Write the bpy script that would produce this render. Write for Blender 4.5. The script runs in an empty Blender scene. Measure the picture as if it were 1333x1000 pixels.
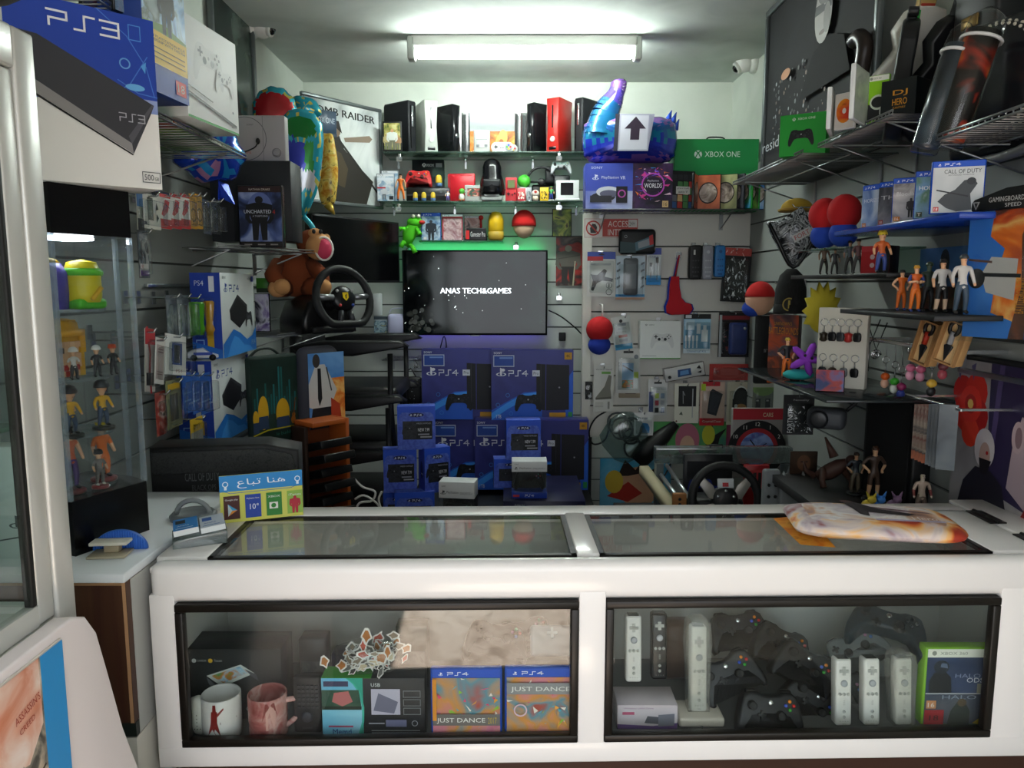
import bpy, bmesh, math, random
from mathutils import Vector as V, Matrix
C = bpy.context.scene.collection
SC = bpy.context.scene
PI = math.pi
# ---------------------------------------------------------------- camera, sky, sun, exposure
TH = math.atan(.13); ct, st = math.cos(TH), math.sin(TH)
CAM = V((0, 0, 1.5))
cd = bpy.data.cameras.new('camera'); cam = bpy.data.objects.new('camera', cd); C.objects.link(cam)
cam.location = CAM; cam.rotation_euler = (PI/2 - TH, 0, 0)
cd.sensor_width = 36; cd.lens = 1000/1333*36; cd.clip_start = .02; SC.camera = cam
SC.view_settings.view_transform = 'Standard'; SC.view_settings.look = 'None'
SC.view_settings.exposure = 0.32; SC.view_settings.gamma = 1; SC.view_settings.use_curve_mapping = False
SC.cycles.transparent_max_bounces = 32
W = bpy.data.worlds.new('sky'); SC.world = W; W.use_nodes = True
bg = W.node_tree.nodes['Background']; bg.inputs[0].default_value = (.90, .95, 1, 1); bg.inputs[1].default_value = 3.0
sd = bpy.data.lights.new('sun', 'SUN'); sun = bpy.data.objects.new('sun', sd); C.objects.link(sun)
sd.energy = 34; sd.angle = .01; sd.color = (1, .90, .84); sun.rotation_euler = (math.radians(17), 0, math.radians(4))
# ---------------------------------------------------------------- pixel rays of the photo's frame
def ray(x, y):
    a, b = (x-666.5)/1000, (500-y)/1000
    return V((a, ct+b*st, -st+b*ct))
def pY(x, y, Y): r = ray(x, y); return CAM + r*(Y/r.y)
def pX(x, y, X): r = ray(x, y); return CAM + r*(X/r.x)
def pZ(x, y, Z): r = ray(x, y); return CAM + r*((Z-1.5)/r.z)
class S:                      # a place: base-centre of the front face, heading, width, height
    def __init__(s, loc, rot, w, h): s.loc, s.rot, s.w, s.h = V(loc), rot, w, h
def spot(xl, xr, yb, yt, Y, rot=0):
    xc = (xl+xr)/2; A, B = pY(xl, (yb+yt)/2, Y), pY(xr, (yb+yt)/2, Y)
    b, t = pY(xc, yb, Y), pY(xc, yt, Y)
    return S(b, rot, (B-A).length, t.z-b.z)
def spotW(xl, xr, yb, yt, X):   # against a side wall
    xc = (xl+xr)/2; ym = (yb+yt)/2; A, B = pX(xl, ym, X), pX(xr, ym, X); M = (A+B)/2
    b, t = pY(xc, yb, M.y), pY(xc, yt, M.y)
    return S((X, M.y, b.z), PI/2 if X < 0 else -PI/2, abs(A.y-B.y), t.z-b.z)
def spot2(xl, Yl, xr, Yr, yb, yt):   # oblique upright face between two depths
    ym = (yb+yt)/2; A, B = pY(xl, ym, Yl), pY(xr, ym, Yr)
    xc = (xl+xr)/2; Yc = (Yl+Yr)/2; b, t = pY(xc, yb, Yc), pY(xc, yt, Yc)
    return S(((A.x+B.x)/2, Yc, b.z), math.atan2(B.y-A.y, B.x-A.x), math.hypot(B.x-A.x, B.y-A.y), t.z-b.z)
# ---------------------------------------------------------------- materials
def lin(c): return c/12.92 if c <= .04045 else ((c+.055)/1.055)**2.4
def rgb(h):
    return tuple(lin(int(h[i:i+2], 16)/255) for i in (0, 2, 4)) + (1,)
_m = {}
def m(h, rough=.5, metal=0, emit=0, coat=0):
    k = (h, rough, metal, emit, coat)
    if k in _m: return _m[k]
    a = bpy.data.materials.new('paint_'+h); a.use_nodes = True
    p = a.node_tree.nodes['Principled BSDF']
    p.inputs['Base Color'].default_value = rgb(h); p.inputs['Roughness'].default_value = rough; p.inputs['Metallic'].default_value = metal
    p.inputs['Specular IOR Level'].default_value = .35; p.inputs['Coat Weight'].default_value = coat
    if emit: p.inputs['Emission Color'].default_value = rgb(h); p.inputs['Emission Strength'].default_value = emit
    _m[k] = a; return a
def art(cols, scale=8, seed=0, rough=.4, detail=3, dist=.8, stretch=(1, 1, 1), hard=False, lo=.32, hi=.68, bump=0, emit=0):
    k = ('art', tuple(cols), scale, seed, rough, detail, dist, stretch, hard, bump, lo, hi, emit)
    if k in _m: return _m[k]
    a = bpy.data.materials.new('print'); a.use_nodes = True; N = a.node_tree.nodes; L = a.node_tree.links; p = N['Principled BSDF']
    tc = N.new('ShaderNodeTexCoord'); mp = N.new('ShaderNodeMapping'); nz = N.new('ShaderNodeTexNoise'); cr = N.new('ShaderNodeValToRGB')
    mp.inputs['Location'].default_value = (seed*1.7, seed*.9, seed*2.3); mp.inputs['Scale'].default_value = stretch
    nz.inputs['Scale'].default_value = scale; nz.inputs['Detail'].default_value = detail; nz.inputs['Distortion'].default_value = dist
    L.new(tc.outputs['Object'], mp.inputs[0]); L.new(mp.outputs[0], nz.inputs[0]); L.new(nz.outputs[0], cr.inputs[0])
    e = cr.color_ramp.elements; n = len(cols)
    while len(e) < n: e.new(.5)
    for i, c in enumerate(cols): e[i].position = lo+(hi-lo)*i/max(n-1, 1)
    for i, c in enumerate(cols): e[i].color = rgb(c)
    if hard: cr.color_ramp.interpolation = 'CONSTANT'
    L.new(cr.outputs[0], p.inputs['Base Color']); p.inputs['Roughness'].default_value = rough; p.inputs['Specular IOR Level'].default_value = .35
    if emit: L.new(cr.outputs[0], p.inputs['Emission Color']); p.inputs['Emission Strength'].default_value = emit
    if bump:
        b = N.new('ShaderNodeBump'); b.inputs['Strength'].default_value = bump; b.inputs['Distance'].default_value = .01
        L.new(nz.outputs[0], b.inputs['Height']); L.new(b.outputs[0], p.inputs['Normal'])
    _m[k] = a; return a
def clear(name, tint='ffffff', base=.03, rough=.02, haze=0, hz='c8d0d0'):
    k = (name,)
    if k in _m: return _m[k]
    a = bpy.data.materials.new(name); a.use_nodes = True; N = a.node_tree.nodes; L = a.node_tree.links
    N.remove(N['Principled BSDF']); o = N['Material Output']
    t = N.new('ShaderNodeBsdfTransparent'); t.inputs[0].default_value = rgb(tint)
    g = N.new('ShaderNodeBsdfGlossy'); g.inputs['Roughness'].default_value = rough
    lw = N.new('ShaderNodeLayerWeight'); lw.inputs[0].default_value = .5
    pw = N.new('ShaderNodeMath'); pw.operation = 'POWER'; pw.inputs[1].default_value = 5
    ma = N.new('ShaderNodeMath'); ma.operation = 'MULTIPLY_ADD'; ma.inputs[1].default_value = 1-base; ma.inputs[2].default_value = base
    mx = N.new('ShaderNodeMixShader')
    L.new(lw.outputs['Facing'], pw.inputs[0]); L.new(pw.outputs[0], ma.inputs[0]); L.new(ma.outputs[0], mx.inputs[0])
    src = t
    if haze:
        d = N.new('ShaderNodeBsdfDiffuse'); d.inputs[0].default_value = rgb(hz); m2 = N.new('ShaderNodeMixShader'); m2.inputs[0].default_value = haze
        L.new(t.outputs[0], m2.inputs[1]); L.new(d.outputs[0], m2.inputs[2]); src = m2
    L.new(src.outputs[0], mx.inputs[1]); L.new(g.outputs[0], mx.inputs[2]); L.new(mx.outputs[0], o.inputs[0])
    _m[k] = a; return a
def asm(c, **k): return m(c, **k) if isinstance(c, str) else c
GLASS = clear('glass', 'f7faf9', .034)
GREENGLASS = clear('shelf_glass', 'c3dcd0', .05, haze=.12, hz='9fc0b4')
ACRYL = clear('acrylic', 'f4f7f8', .035, haze=.02)
BAG = clear('clear_film', 'f6f8f8', .045, .12)
CHROME = m('c8cacc', .25, 1); STEEL = m('9a9c9e', .35, 1); BLK = m('18181a', .45); GLB = m('0e0e10', .14); WHT = m('e8e8e4', .4)
# ---------------------------------------------------------------- mesh builder
_tx = {}
def textmesh(s, bold=0, shear=0):
    k = (s, bold, shear)
    if k in _tx: return _tx[k]
    c = bpy.data.curves.new('t', 'FONT'); c.body = s; c.offset = bold; c.shear = shear; c.resolution_u = 2; c.dimensions = '2D'; c.fill_mode = 'FRONT'
    o = bpy.data.objects.new('t', c); C.objects.link(o)
    bpy.context.view_layer.update()
    me = o.evaluated_get(bpy.context.evaluated_depsgraph_get()).to_mesh()
    vs = [(v.co.x, v.co.y) for v in me.vertices]; fs = [tuple(p.vertices) for p in me.polygons]
    bpy.data.objects.remove(o); bpy.data.curves.remove(c)
    if vs:
        x0 = min(v[0] for v in vs); x1 = max(v[0] for v in vs); y0 = min(v[1] for v in vs); y1 = max(v[1] for v in vs)
        vs = [((x-x0)/(y1-y0), (y-y0)/(y1-y0)) for x, y in vs]; a = (x1-x0)/(y1-y0)
    else: a = 1
    _tx[k] = (vs, fs, a); return _tx[k]
class MB:
    def __init__(s): s.v = []; s.f = []; s.mi = []; s.mats = []; s.sm = []; s.M = None
    def add(s, vs, fs, mat, smooth=False):
        mat = asm(mat)
        if mat not in s.mats: s.mats.append(mat)
        k = s.mats.index(mat); n = len(s.v)
        s.v += [s.M @ V(v) if s.M else V(v) for v in vs]
        for f in fs: s.f.append(tuple(n+i for i in f)); s.mi.append(k); s.sm.append(smooth)
        return s
    def bm(s, b, mat, smooth=False, M=None):
        b.verts.index_update()
        s.add([(M @ v.co) if M else v.co.copy() for v in b.verts], [[v.index for v in f.verts] for f in b.faces], mat, smooth); b.free(); return s
    def box(s, x0, y0, z0, x1, y1, z1, mat, r=0, seg=2):
        if r:
            b = bmesh.new(); bmesh.ops.create_cube(b, size=1)
            for v in b.verts: v.co = V((x0+(v.co.x+.5)*(x1-x0), y0+(v.co.y+.5)*(y1-y0), z0+(v.co.z+.5)*(z1-z0)))
            bmesh.ops.bevel(b, geom=list(b.edges), offset=min(r, .49*min(x1-x0, y1-y0, z1-z0)), segments=seg, affect='EDGES', profile=.5)
            return s.bm(b, mat, True)
        q = [(x0, y0, z0), (x1, y0, z0), (x1, y1, z0), (x0, y1, z0), (x0, y0, z1), (x1, y0, z1), (x1, y1, z1), (x0, y1, z1)]
        return s.add(q, [(0, 3, 2, 1), (4, 5, 6, 7), (0, 1, 5, 4), (1, 2, 6, 5), (2, 3, 7, 6), (3, 0, 4, 7)], mat)
    def tube(s, pts, r, mat, n=8, caps=True, closed=False):
        pts = [V(p) for p in pts]; K = len(pts); rr = r if isinstance(r, (list, tuple)) else [r]*K; vs = []; fs = []; up = None
        for i, p in enumerate(pts):
            if closed: t = pts[(i+1) % K]-pts[i-1]
            else: t = pts[min(i+1, K-1)]-pts[max(i-1, 0)]
            t.normalize()
            if up is None: up = t.orthogonal().normalized()
            up = (up-t*up.dot(t)); up = up.normalized() if up.length > 1e-6 else t.orthogonal().normalized()
            w = t.cross(up)
            for j in range(n):
                a = 2*PI*j/n; vs.append(p+(up*math.cos(a)+w*math.sin(a))*rr[i])
        for i in range(K if closed else K-1):
            for j in range(n):
                a, b = i*n+j, i*n+(j+1) % n; c, d = ((i+1) % K)*n+(j+1) % n, ((i+1) % K)*n+j
                fs.append((a, b, c, d))
        if caps and not closed: fs += [tuple(range(n-1, -1, -1)), tuple((K-1)*n+j for j in range(n))]
        return s.add(vs, fs, mat, True)
    def cyl(s, p0, p1, r0, mat, r1=None, n=16):
        return s.tube([p0, p1], [r0, r0 if r1 is None else r1], mat, n)
    def lathe(s, prof, mat, n=20, c=(0, 0, 0), axis='z'):
        vs = []; fs = []; K = len(prof); c = V(c)
        for r, z in prof:
            for j in range(n):
                a = 2*PI*j/n; p = V((r*math.cos(a), r*math.sin(a), z))
                if axis == 'y': p = V((p.x, -p.z, p.y))
                if axis == 'x': p = V((p.z, p.x, p.y))
                vs.append(c+p)
        for i in range(K-1):
            for j in range(n): fs.append((i*n+j, i*n+(j+1) % n, (i+1)*n+(j+1) % n, (i+1)*n+j))
        fs += [tuple(range(n-1, -1, -1)), tuple((K-1)*n+j for j in range(n))]
        return s.add(vs, fs, mat, True)
    def ball(s, c, r, mat, n=14, k=9, z0=-1, z1=1):
        rx, ry, rz = r if isinstance(r, (tuple, list)) else (r, r, r); vs = []; fs = []
        a0, a1 = math.asin(z0), math.asin(z1)
        for i in range(k+1):
            a = a0+(a1-a0)*i/k
            for j in range(n):
                b = 2*PI*j/n; vs.append((c[0]+rx*math.cos(a)*math.cos(b), c[1]+ry*math.cos(a)*math.sin(b), c[2]+rz*math.sin(a)))
        for i in range(k):
            for j in range(n): fs.append((i*n+j, i*n+(j+1) % n, (i+1)*n+(j+1) % n, (i+1)*n+j))
        fs += [tuple(range(n-1, -1, -1)), tuple(k*n+j for j in range(n))]
        return s.add(vs, fs, mat, True)
    def prism(s, pts, y0, y1, mat, r=0, seg=3, smooth=None):   # outline in x,z pushed back along y
        b = bmesh.new(); vs = [b.verts.new((p[0], y0, p[1])) for p in pts]; f = b.faces.new(vs)
        e = bmesh.ops.extrude_face_region(b, geom=[f]); mv = [g for g in e['geom'] if isinstance(g, bmesh.types.BMVert)]
        bmesh.ops.translate(b, verts=mv, vec=(0, y1-y0, 0)); bmesh.ops.recalc_face_normals(b, faces=b.faces)
        if r:
            ed = [q for q in b.edges if abs(q.verts[0].co.y-q.verts[1].co.y) < 1e-6]
            bmesh.ops.bevel(b, geom=ed, offset=r, segments=seg, affect='EDGES', profile=.5, clamp_overlap=True)
        return s.bm(b, mat, bool(r) if smooth is None else smooth)
    def quad(s, pts, mat): return s.add(pts, [tuple(range(len(pts)))], mat)
    def front(s, w, h, y=0): return Face(s, V((-w/2, y, 0)), V((1, 0, 0)), V((0, 0, 1)), w, h)
    def right(s, w, h, d): return Face(s, V((w/2, 0, 0)), V((0, 1, 0)), V((0, 0, 1)), d, h)
    def left(s, w, h, d): return Face(s, V((-w/2, d, 0)), V((0, -1, 0)), V((0, 0, 1)), d, h)
    def top(s, w, h, d): return Face(s, V((-w/2, 0, h)), V((1, 0, 0)), V((0, 1, 0)), w, d)
    def build(s, name, par=None, at=None, tag=None, smooth_angle=None):
        me = bpy.data.meshes.new(name); me.from_pydata([tuple(v) for v in s.v], [], s.f)
        for a in s.mats: me.materials.append(a)
        me.polygons.foreach_set('material_index', s.mi); me.polygons.foreach_set('use_smooth', s.sm)
        b = bmesh.new(); b.from_mesh(me)
        if len(b.faces) < 20000: bmesh.ops.recalc_face_normals(b, faces=[f for f in b.faces if len(f.edges) and not all(e.is_boundary for e in f.edges)])
        b.to_mesh(me); b.free(); me.update()
        o = bpy.data.objects.new(name, me); C.objects.link(o)
        if par: o.parent = par
        if at is not None: put(o, at)
        if tag: settag(o, *tag)
        return o
def put(o, at):
    if isinstance(at, S): o.location = at.loc; o.rotation_euler = (0, 0, at.rot)
    elif isinstance(at, Matrix): o.matrix_world = at
    else: o.location = at
def settag(o, label, cat, group=None, kind=None):
    o['label'] = label; o['category'] = cat
    if group: o['group'] = group
    if kind: o['kind'] = kind
def thing(name, label, cat, at, group=None):
    o = bpy.data.objects.new(name, None); C.objects.link(o); o.empty_display_size = .05; put(o, at); settag(o, label, cat, group); return o
def struct(name, b):
    o = b.build(name); o['kind'] = 'structure'; return o
def dup(r, at, label=None, group=None):
    def cp(o, par):
        c = o.copy(); C.objects.link(c); c.parent = par
        for ch in o.children: cp(ch, c)
        return c
    c = cp(r, None); put(c, at)
    if label: c['label'] = label
    if group: c['group'] = group
    return c
# ---------------------------------------------------------------- printing on a flat face; x,y run 0..1
class Face:
    def __init__(s, mb, O, u, v, w, h): s.mb, s.O, s.u, s.v, s.w, s.h, s.k = mb, V(O), V(u), V(v), w, h, 0; s.n = s.u.cross(s.v)
    def sub(s, x0, y0, x1, y1):
        f = Face(s.mb, s.O+s.u*(x0*s.w)+s.v*(y0*s.h), s.u, s.v, (x1-x0)*s.w, (y1-y0)*s.h); f.k = s.k+1; s.k += 6; return f
    def _z(s): s.k += 1; return s.n*(.00015*s.k)
    def mpoly(s, pts, col, faces=None):      # points in metres
        z = s._z(); vs = [s.O+s.u*x+s.v*y+z for x, y in pts]
        if faces is None:
            b = bmesh.new(); q = [b.verts.new(v) for v in vs]
            try:
                b.faces.new(q).normal_update(); bmesh.ops.triangulate(b, faces=b.faces[:])
                b.verts.index_update(); faces = [[v.index for v in f.verts] for f in b.faces]; vs = [v.co.copy() for v in b.verts]
            except ValueError: faces = []
            b.free()
            faces = [f if (vs[f[1]]-vs[f[0]]).cross(vs[f[2]]-vs[f[0]]).dot(s.n) > 0 else f[::-1] for f in faces]
        s.mb.add(vs, faces, col)
    def poly(s, pts, col): s.mpoly([(x*s.w, y*s.h) for x, y in pts], col)
    def rect(s, x0, y0, x1, y1, col): s.mpoly([(x0*s.w, y0*s.h), (x1*s.w, y0*s.h), (x1*s.w, y1*s.h), (x0*s.w, y1*s.h)], col, [(0, 1, 2, 3)])
    def ell(s, cx, cy, rx, ry, col, n=20):
        s.mpoly([((cx+rx*math.cos(2*PI*i/n))*s.w, (cy+ry*math.sin(2*PI*i/n))*s.h) for i in range(n)], col, [tuple(range(n))])
    def circ(s, cx, cy, r, col, n=20): s.ell(cx, cy, r*s.h/s.w, r, col, n)
    def ring(s, cx, cy, r, t, col, n=24, sq=1):
        p = [(cx*s.w+q*s.h*math.cos(2*PI*i/n), cy*s.h+q*s.h*sq*math.sin(2*PI*i/n)) for q in (r, r-t) for i in range(n)]
        s.mpoly(p, col, [(i, (i+1) % n, n+(i+1) % n, n+i) for i in range(n)])
    def frame(s, x0, y0, x1, y1, t, col):
        tx = t*s.h/s.w
        for q in ((x0, y0, x1, y0+t), (x0, y1-t, x1, y1), (x0, y0, x0+tx, y1), (x1-tx, y0, x1, y1)): s.rect(*q, col)
    def line(s, pts, t, col):
        z = s._z(); P = [(x*s.w, y*s.h) for x, y in pts]; t = t*s.h/2
        for (a, b), (c, d) in zip(P, P[1:]):
            l = math.hypot(c-a, d-b) or 1; ux, uy = (c-a)/l, (d-b)/l; a -= ux*t; b -= uy*t; c += ux*t; d += uy*t
            s.mb.add([s.O+s.u*x+s.v*y+z for x, y in ((a+uy*t, b-ux*t), (c+uy*t, d-ux*t), (c-uy*t, d+ux*t), (a-uy*t, b+ux*t))], [(0, 1, 2, 3)], col)
    def text(s, t, x, y, h, col, w=None, al='l', bold=0, shear=0, rot=0):
        if bold:
            for q in (-1, 1): s.text(t, x+q*bold*h*s.h/s.w, y, h, col, w, al, 0, shear, rot)
        vs, fs, a = textmesh(t, 0, shear); H = h*s.h; Wd = a*H if w is None else w*s.w
        ox = x*s.w - (0 if al == 'l' else Wd/2 if al == 'c' else Wd); oy = y*s.h
        P = [(vx/a*Wd, vy*H) for vx, vy in vs]
        if rot: c, q = math.cos(rot), math.sin(rot); P = [(c*p[0]-q*p[1], q*p[0]+c*p[1]) for p in P]
        s.mpoly([(ox+p[0], oy+p[1]) for p in P], col, fs)
    # -------- symbols
    def psword(s, word, x, y, h, col, cw=None, t=.2):
        cw = cw or h*s.h/s.w*1.25; G = {'P': [[(0, 1), (.8, 1), (.8, .48), (.06, .48), (.06, 0)]], 'S': [[(0, 0), (.42, 0), (.42, 1), (.85, 1)]],
            '3': [[(0, 1), (.8, 1), (.8, 0), (0, 0)], [(.1, .5), (.8, .5)]], '4': [[(.85, .38), (.0, .38), (.62, 1), (.62, 0)]]}
        for i, ch in enumerate(word):
            for L in G[ch]: s.line([(x+cw*(i*1.12+px), y+h*py) for px, py in L], h*t, col)
    def pslogo(s, x, y, h, col):
        a = s.h/s.w
        s.poly([(x-.12*h*a, y-.1*h), (x+.08*h*a, y-.17*h), (x+.08*h*a, y+.62*h), (x-.12*h*a, y+.7*h)], col)
        s.ell(x+.2*h*a, y+.45*h, .22*h*a, .17*h, col, 10)
        s.ring(x, y-.02*h, .55*h, .16*h, col, 14, .36)
    def xlogo(s, x, y, r, col, bgc):
        s.circ(x, y, r, col); a = s.h/s.w
        for sg in (-1, 1): s.line([(x-.62*r*a*sg, y-.72*r), (x-.1*r*a*sg, y+.3*r), (x+.5*r*a*sg, y+.75*r)], r*.28, bgc)
    def pad(s, x, y, sc, col, c2='555960', c3=None, c4='9a9da2'):
        a = s.h/s.w
        s.poly([(x+px*sc*a, y+py*sc) for px, py in PADO], col)
        for sx in (-1, 1): s.circ(x+sx*.13*sc*a, y+.06*sc, .065*sc, c2, 12)
        s.circ(x, y+.12*sc, .03*sc, c4, 10)
        s.line([(x-.33*sc*a, y+.17*sc), (x-.21*sc*a, y+.17*sc)], .04*sc, c2); s.line([(x-.27*sc*a, y+.11*sc), (x-.27*sc*a, y+.23*sc)], .04*sc, c2)
        for dx, dy, c in ((0, .07, 0), (.07, 0, 1), (0, -.07, 2), (-.07, 0, 3)): s.circ(x+(.28+dx)*sc*a, y+(.17+dy)*sc, .027*sc, c3[c] if c3 else c2, 8)
    def man(s, x, y, h, cols, wide=1):       # a standing figure as print
        a = s.h/s.w*wide
        def q(pts, c): s.poly([(x+px*h*a, y+py*h) for px, py in pts], c)
        q([(-.11, 0), (-.03, 0), (0, .4), (.03, 0), (.11, 0), (.12, .5), (-.12, .5)], cols[2])
        q([(-.12, .45), (.12, .45), (.2, .8), (.07, .85), (-.07, .85), (-.2, .8)], cols[1])
        q([(-.2, .8), (-.14, .8), (-.15, .5), (-.1, .38), (-.16, .38), (-.22, .5)], cols[1]); q([(.2, .8), (.14, .8), (.15, .5), (.1, .38), (.16, .38), (.22, .5)], cols[1])
        s.ell(x, y+.91*h, .062*h*a, .085*h, cols[0], 12)
    def bust(s, x, y, h, cols):
        a = s.h/s.w
        s.poly([(x+px*h*a, y+py*h) for px, py in ((-.55, 0), (.55, 0), (.5, .3), (.3, .45), (.12, .5), (-.12, .5), (-.3, .45), (-.5, .3))], cols[1])
        s.ell(x, y+.68*h, .19*h*a, .26*h, cols[0], 16); 
        s.poly([(x+px*h*a, y+py*h) for px, py in ((-.2, .66), (-.17, .85), (-.05, .97), (.1, .96), (.2, .82), (.2, .66), (.12, .8), (-.1, .82))], cols[2])
    def tri(s, x, y, w, n, cols, seed=1, h=.5):   # loose shards of colour
        R = random.Random(seed)
        for i in range(n):
            a, b = x+R.uniform(-w, w), y+R.uniform(-h, h); q = R.uniform(.02, .09)
            s.poly([(min(max(a+R.uniform(-q, q), 0), 1), min(max(b+R.uniform(-q, q), 0), 1)) for _ in range(3)], R.choice(cols))
_hp = [(0, .27), (.12, .28), (.19, .315), (.32, .31), (.40, .26), (.45, .12), (.5, -.12), (.5, -.26), (.46, -.33), (.40, -.31), (.33, -.17), (.26, -.06), (.15, -.03)]
PADO = _hp + [(0, -.03)] + [(-x, y) for x, y in reversed(_hp[1:])]
PADO = PADO[::-1]
# ================================================================ the room
XL, XR, YB, ZC = -1.2, 1.27, 4.6, 2.65
PLASTER = art(['c9d0c6', 'd3d9cf', 'd9ded5'], 3, 1, .8, bump=.15)
CEIL = art(['bfc6c0', 'c8cfc9', 'd0d6d0'], 4, 2, .8, bump=.2)
SLAT = m('8e928e', .55); SLATD = m('4a4e4c', .7)  # side wall slats: same boards as the back, shade put into the tone
PAVE = art(['a89a8c', 'c4b6a6', 'd8ccbe', 'b8aa9a'], 14, 3, .9, 6, bump=.6)
b = MB(); b.box(-3, .15, -.1, 3, 5, 0, m('5c564e', .5)); struct('floor', b)  # shade outside the sun patch put into the floor colour, dulling its reflection
b = MB(); b.box(-14, -12, -.14, 14, -.601, -.01, art(['3a3836', '4a4846', '565350'], 30, 3, .9, 6, bump=.3)); struct('ground_pavement', b); b = MB(); b.box(-3, -.6, -.1, 3, .149, -.001, PAVE); struct('floor_sun_strip', b)  # pale strip only where the sun patch falls; outer ground darkened to cut bounce
b = MB(); b.box(XL-.1, YB, -.1, XR+.1, YB+.1, ZC+.1, PLASTER)
for i in range(60):                                                    # the rough patch of old plaster behind the top shelf
    R = random.Random(i); x = R.uniform(-.62, .62); b.ball((x, YB, 2.36+.1*(1-abs(x)/.62)*R.random()), (.09, .012, .04), PLASTER, 8, 4)
struct('wall_back', b)
b = MB(); b.box(XL-.1, -.45, -.1, XL, YB, ZC+.1, PLASTER); struct('wall_left', b)
b = MB(); b.box(XR, -.45, -.1, XR+.1, YB, ZC+.1, PLASTER); struct('wall_right', b)
b = MB(); b.box(XL-.1, -.45, ZC, XR+.1, YB+.1, ZC+.1, CEIL); struct('ceiling', b)
# the shop front behind the camera: two piers and a lintel with the open doorway between
b = MB(); b.box(-4, -.6, -.1, -1.0, -.45, 3.4, PLASTER); b.box(1.15, -.6, -.1, 4, -.45, 3.4, PLASTER); b.box(-1.0, -.6, 2.45, 1.15, -.45, 3.4, PLASTER); struct('wall_front', b)
for i, (x0, x1) in enumerate(((-4, -.36), (.52, 4))): b = MB(); b.box(x0, -1.7, 2.46, x1, -.601, 2.5, m('b8b4ac', .7)); struct('trim_%d' % (7+i), b)     # unseen awning slabs, added to narrow the sun patch on the floor
def slats(name, x0, x1, y0, y1, zs, grooves, mat=SLAT, back=SLATD, axis='y'):
    b = MB(); g = sorted([zs[0]]+[q for q in grooves if zs[0] < q < zs[1]]+[zs[1]])
    b.box(x0, y0 if axis != 'y' else (y0+y1)/2, zs[0], x1, y1, zs[1], back) if axis == 'y' else b.box(x0 if x0 < 0 else (x0+x1)/2, y0, zs[0], (x0+x1)/2 if x0 < 0 else x1, y1, zs[1], back)
    for p, q in zip(g, g[1:]): b.box(x0, y0, p+.004, x1, y1, q-.004, mat)
    return struct(name, b)
def zat(y, Y): return pY(666, y, Y).z
gs = [zat(278, YB)-.133*i for i in range(-1, 14)]
slats('trim_1', XL, XR, YB-.018, YB-.001, (.05, zat(196, YB)), gs, m('bcc0bb', .55))
slats('trim_2', XL+.001, XL+.018, 1.2, YB-.02, (.05, 2.12), [2.02-.15*i for i in range(14)], axis='x')
slats('trim_3', XR-.018, XR-.001, 1.2, YB-.02, (.05, 2.12), [1.96-.15*i for i in range(14)], axis='x')
PX0 = pY(762, 400, 4.1).x; YP = 4.1                                     # the slat panel that stands forward of the back wall
slats('trim_4', PX0+.03, XR-.02, YP, YP+.05, (zat(570, YP), zat(272, YP)), [zat(q, YP) for q in (321, 363, 406, 448, 489, 528)], m('cac8c1', .55))
b = MB(); b.box(PX0-.015, YP-.012, zat(570, YP), PX0+.03, YP+.05, zat(272, YP), m('cfcdc4', .5)); struct('trim_5', b)
b = MB(); b.box(PX0, YP+.06, .05, PX0+.05, YB-.02, .67, m('141517', .6)); struct('trim_6', b)
# ---------------------------------------------------------------- lamp and cameras
A, B = pZ(536, 62, 2.60), pZ(830, 62, 2.60); yl = A.y
t = thing('fluorescent_light', 'long white fluorescent tube light fixed to the ceiling', 'ceiling light', ((A.x+B.x)/2, yl, ZC))
L = (B.x-A.x)/2
b = MB(); b.box(-L, -.03, -.05, L, .03, 0, WHT, .006); b.build('housing', t)
b = MB(); b.tube([(-L+.03, -.005, -.082), (L-.03, -.005, -.082)], .019, m('f4fff8', .4, 0, 92), 16); b.build('tube', t)
for sx in (-1, 1):
    b = MB(); b.box(sx*L-.018, -.03, -.11, sx*L+.018, .03, -.002, m('b9bdb8', .5), .008); b.build('lamp_holder', t)
def cctv(at, label, d):
    t = thing('security_camera', label, 'camera', at); d = V(d).normalized()
    b = MB(); b.lathe([(.05, .001), (.05, .02), (.036, .04)], WHT, 20, axis='y'); b.build('mount', t)
    b = MB(); b.ball((0, -.06, 0), .047, WHT, 20, 12); b.build('housing', t)
    b = MB(); c = V((0, -.06, 0)); b.tube([c+d*.03, c+d*.05, c+d*.052], [.031, .031, .026], m('d8d8d2', .3), 18); b.build('lens_ring', t)
    b = MB(); b.ball(c+d*.044, .023, GLB, 14, 8)
    for i in range(6):
        e = d.orthogonal().normalized(); e = Matrix.Rotation(i*PI/3, 3, d) @ e; b.ball(c+d*.0535+e*.018, .003, m('70757a', .2), 6, 4)
    b.build('lens', t)
q = pX(324, 36, XL); cctv(S(q, PI/2, 0, 0), 'white dome security camera on the wall over the dark poster', (-.2, -1, -.3))
q = pX(984, 82, XR); cctv(S(q, -PI/2, 0, 0), 'white dome security camera above the orange cable by the wall corner', (-.1, -.7, -.45))
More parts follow.
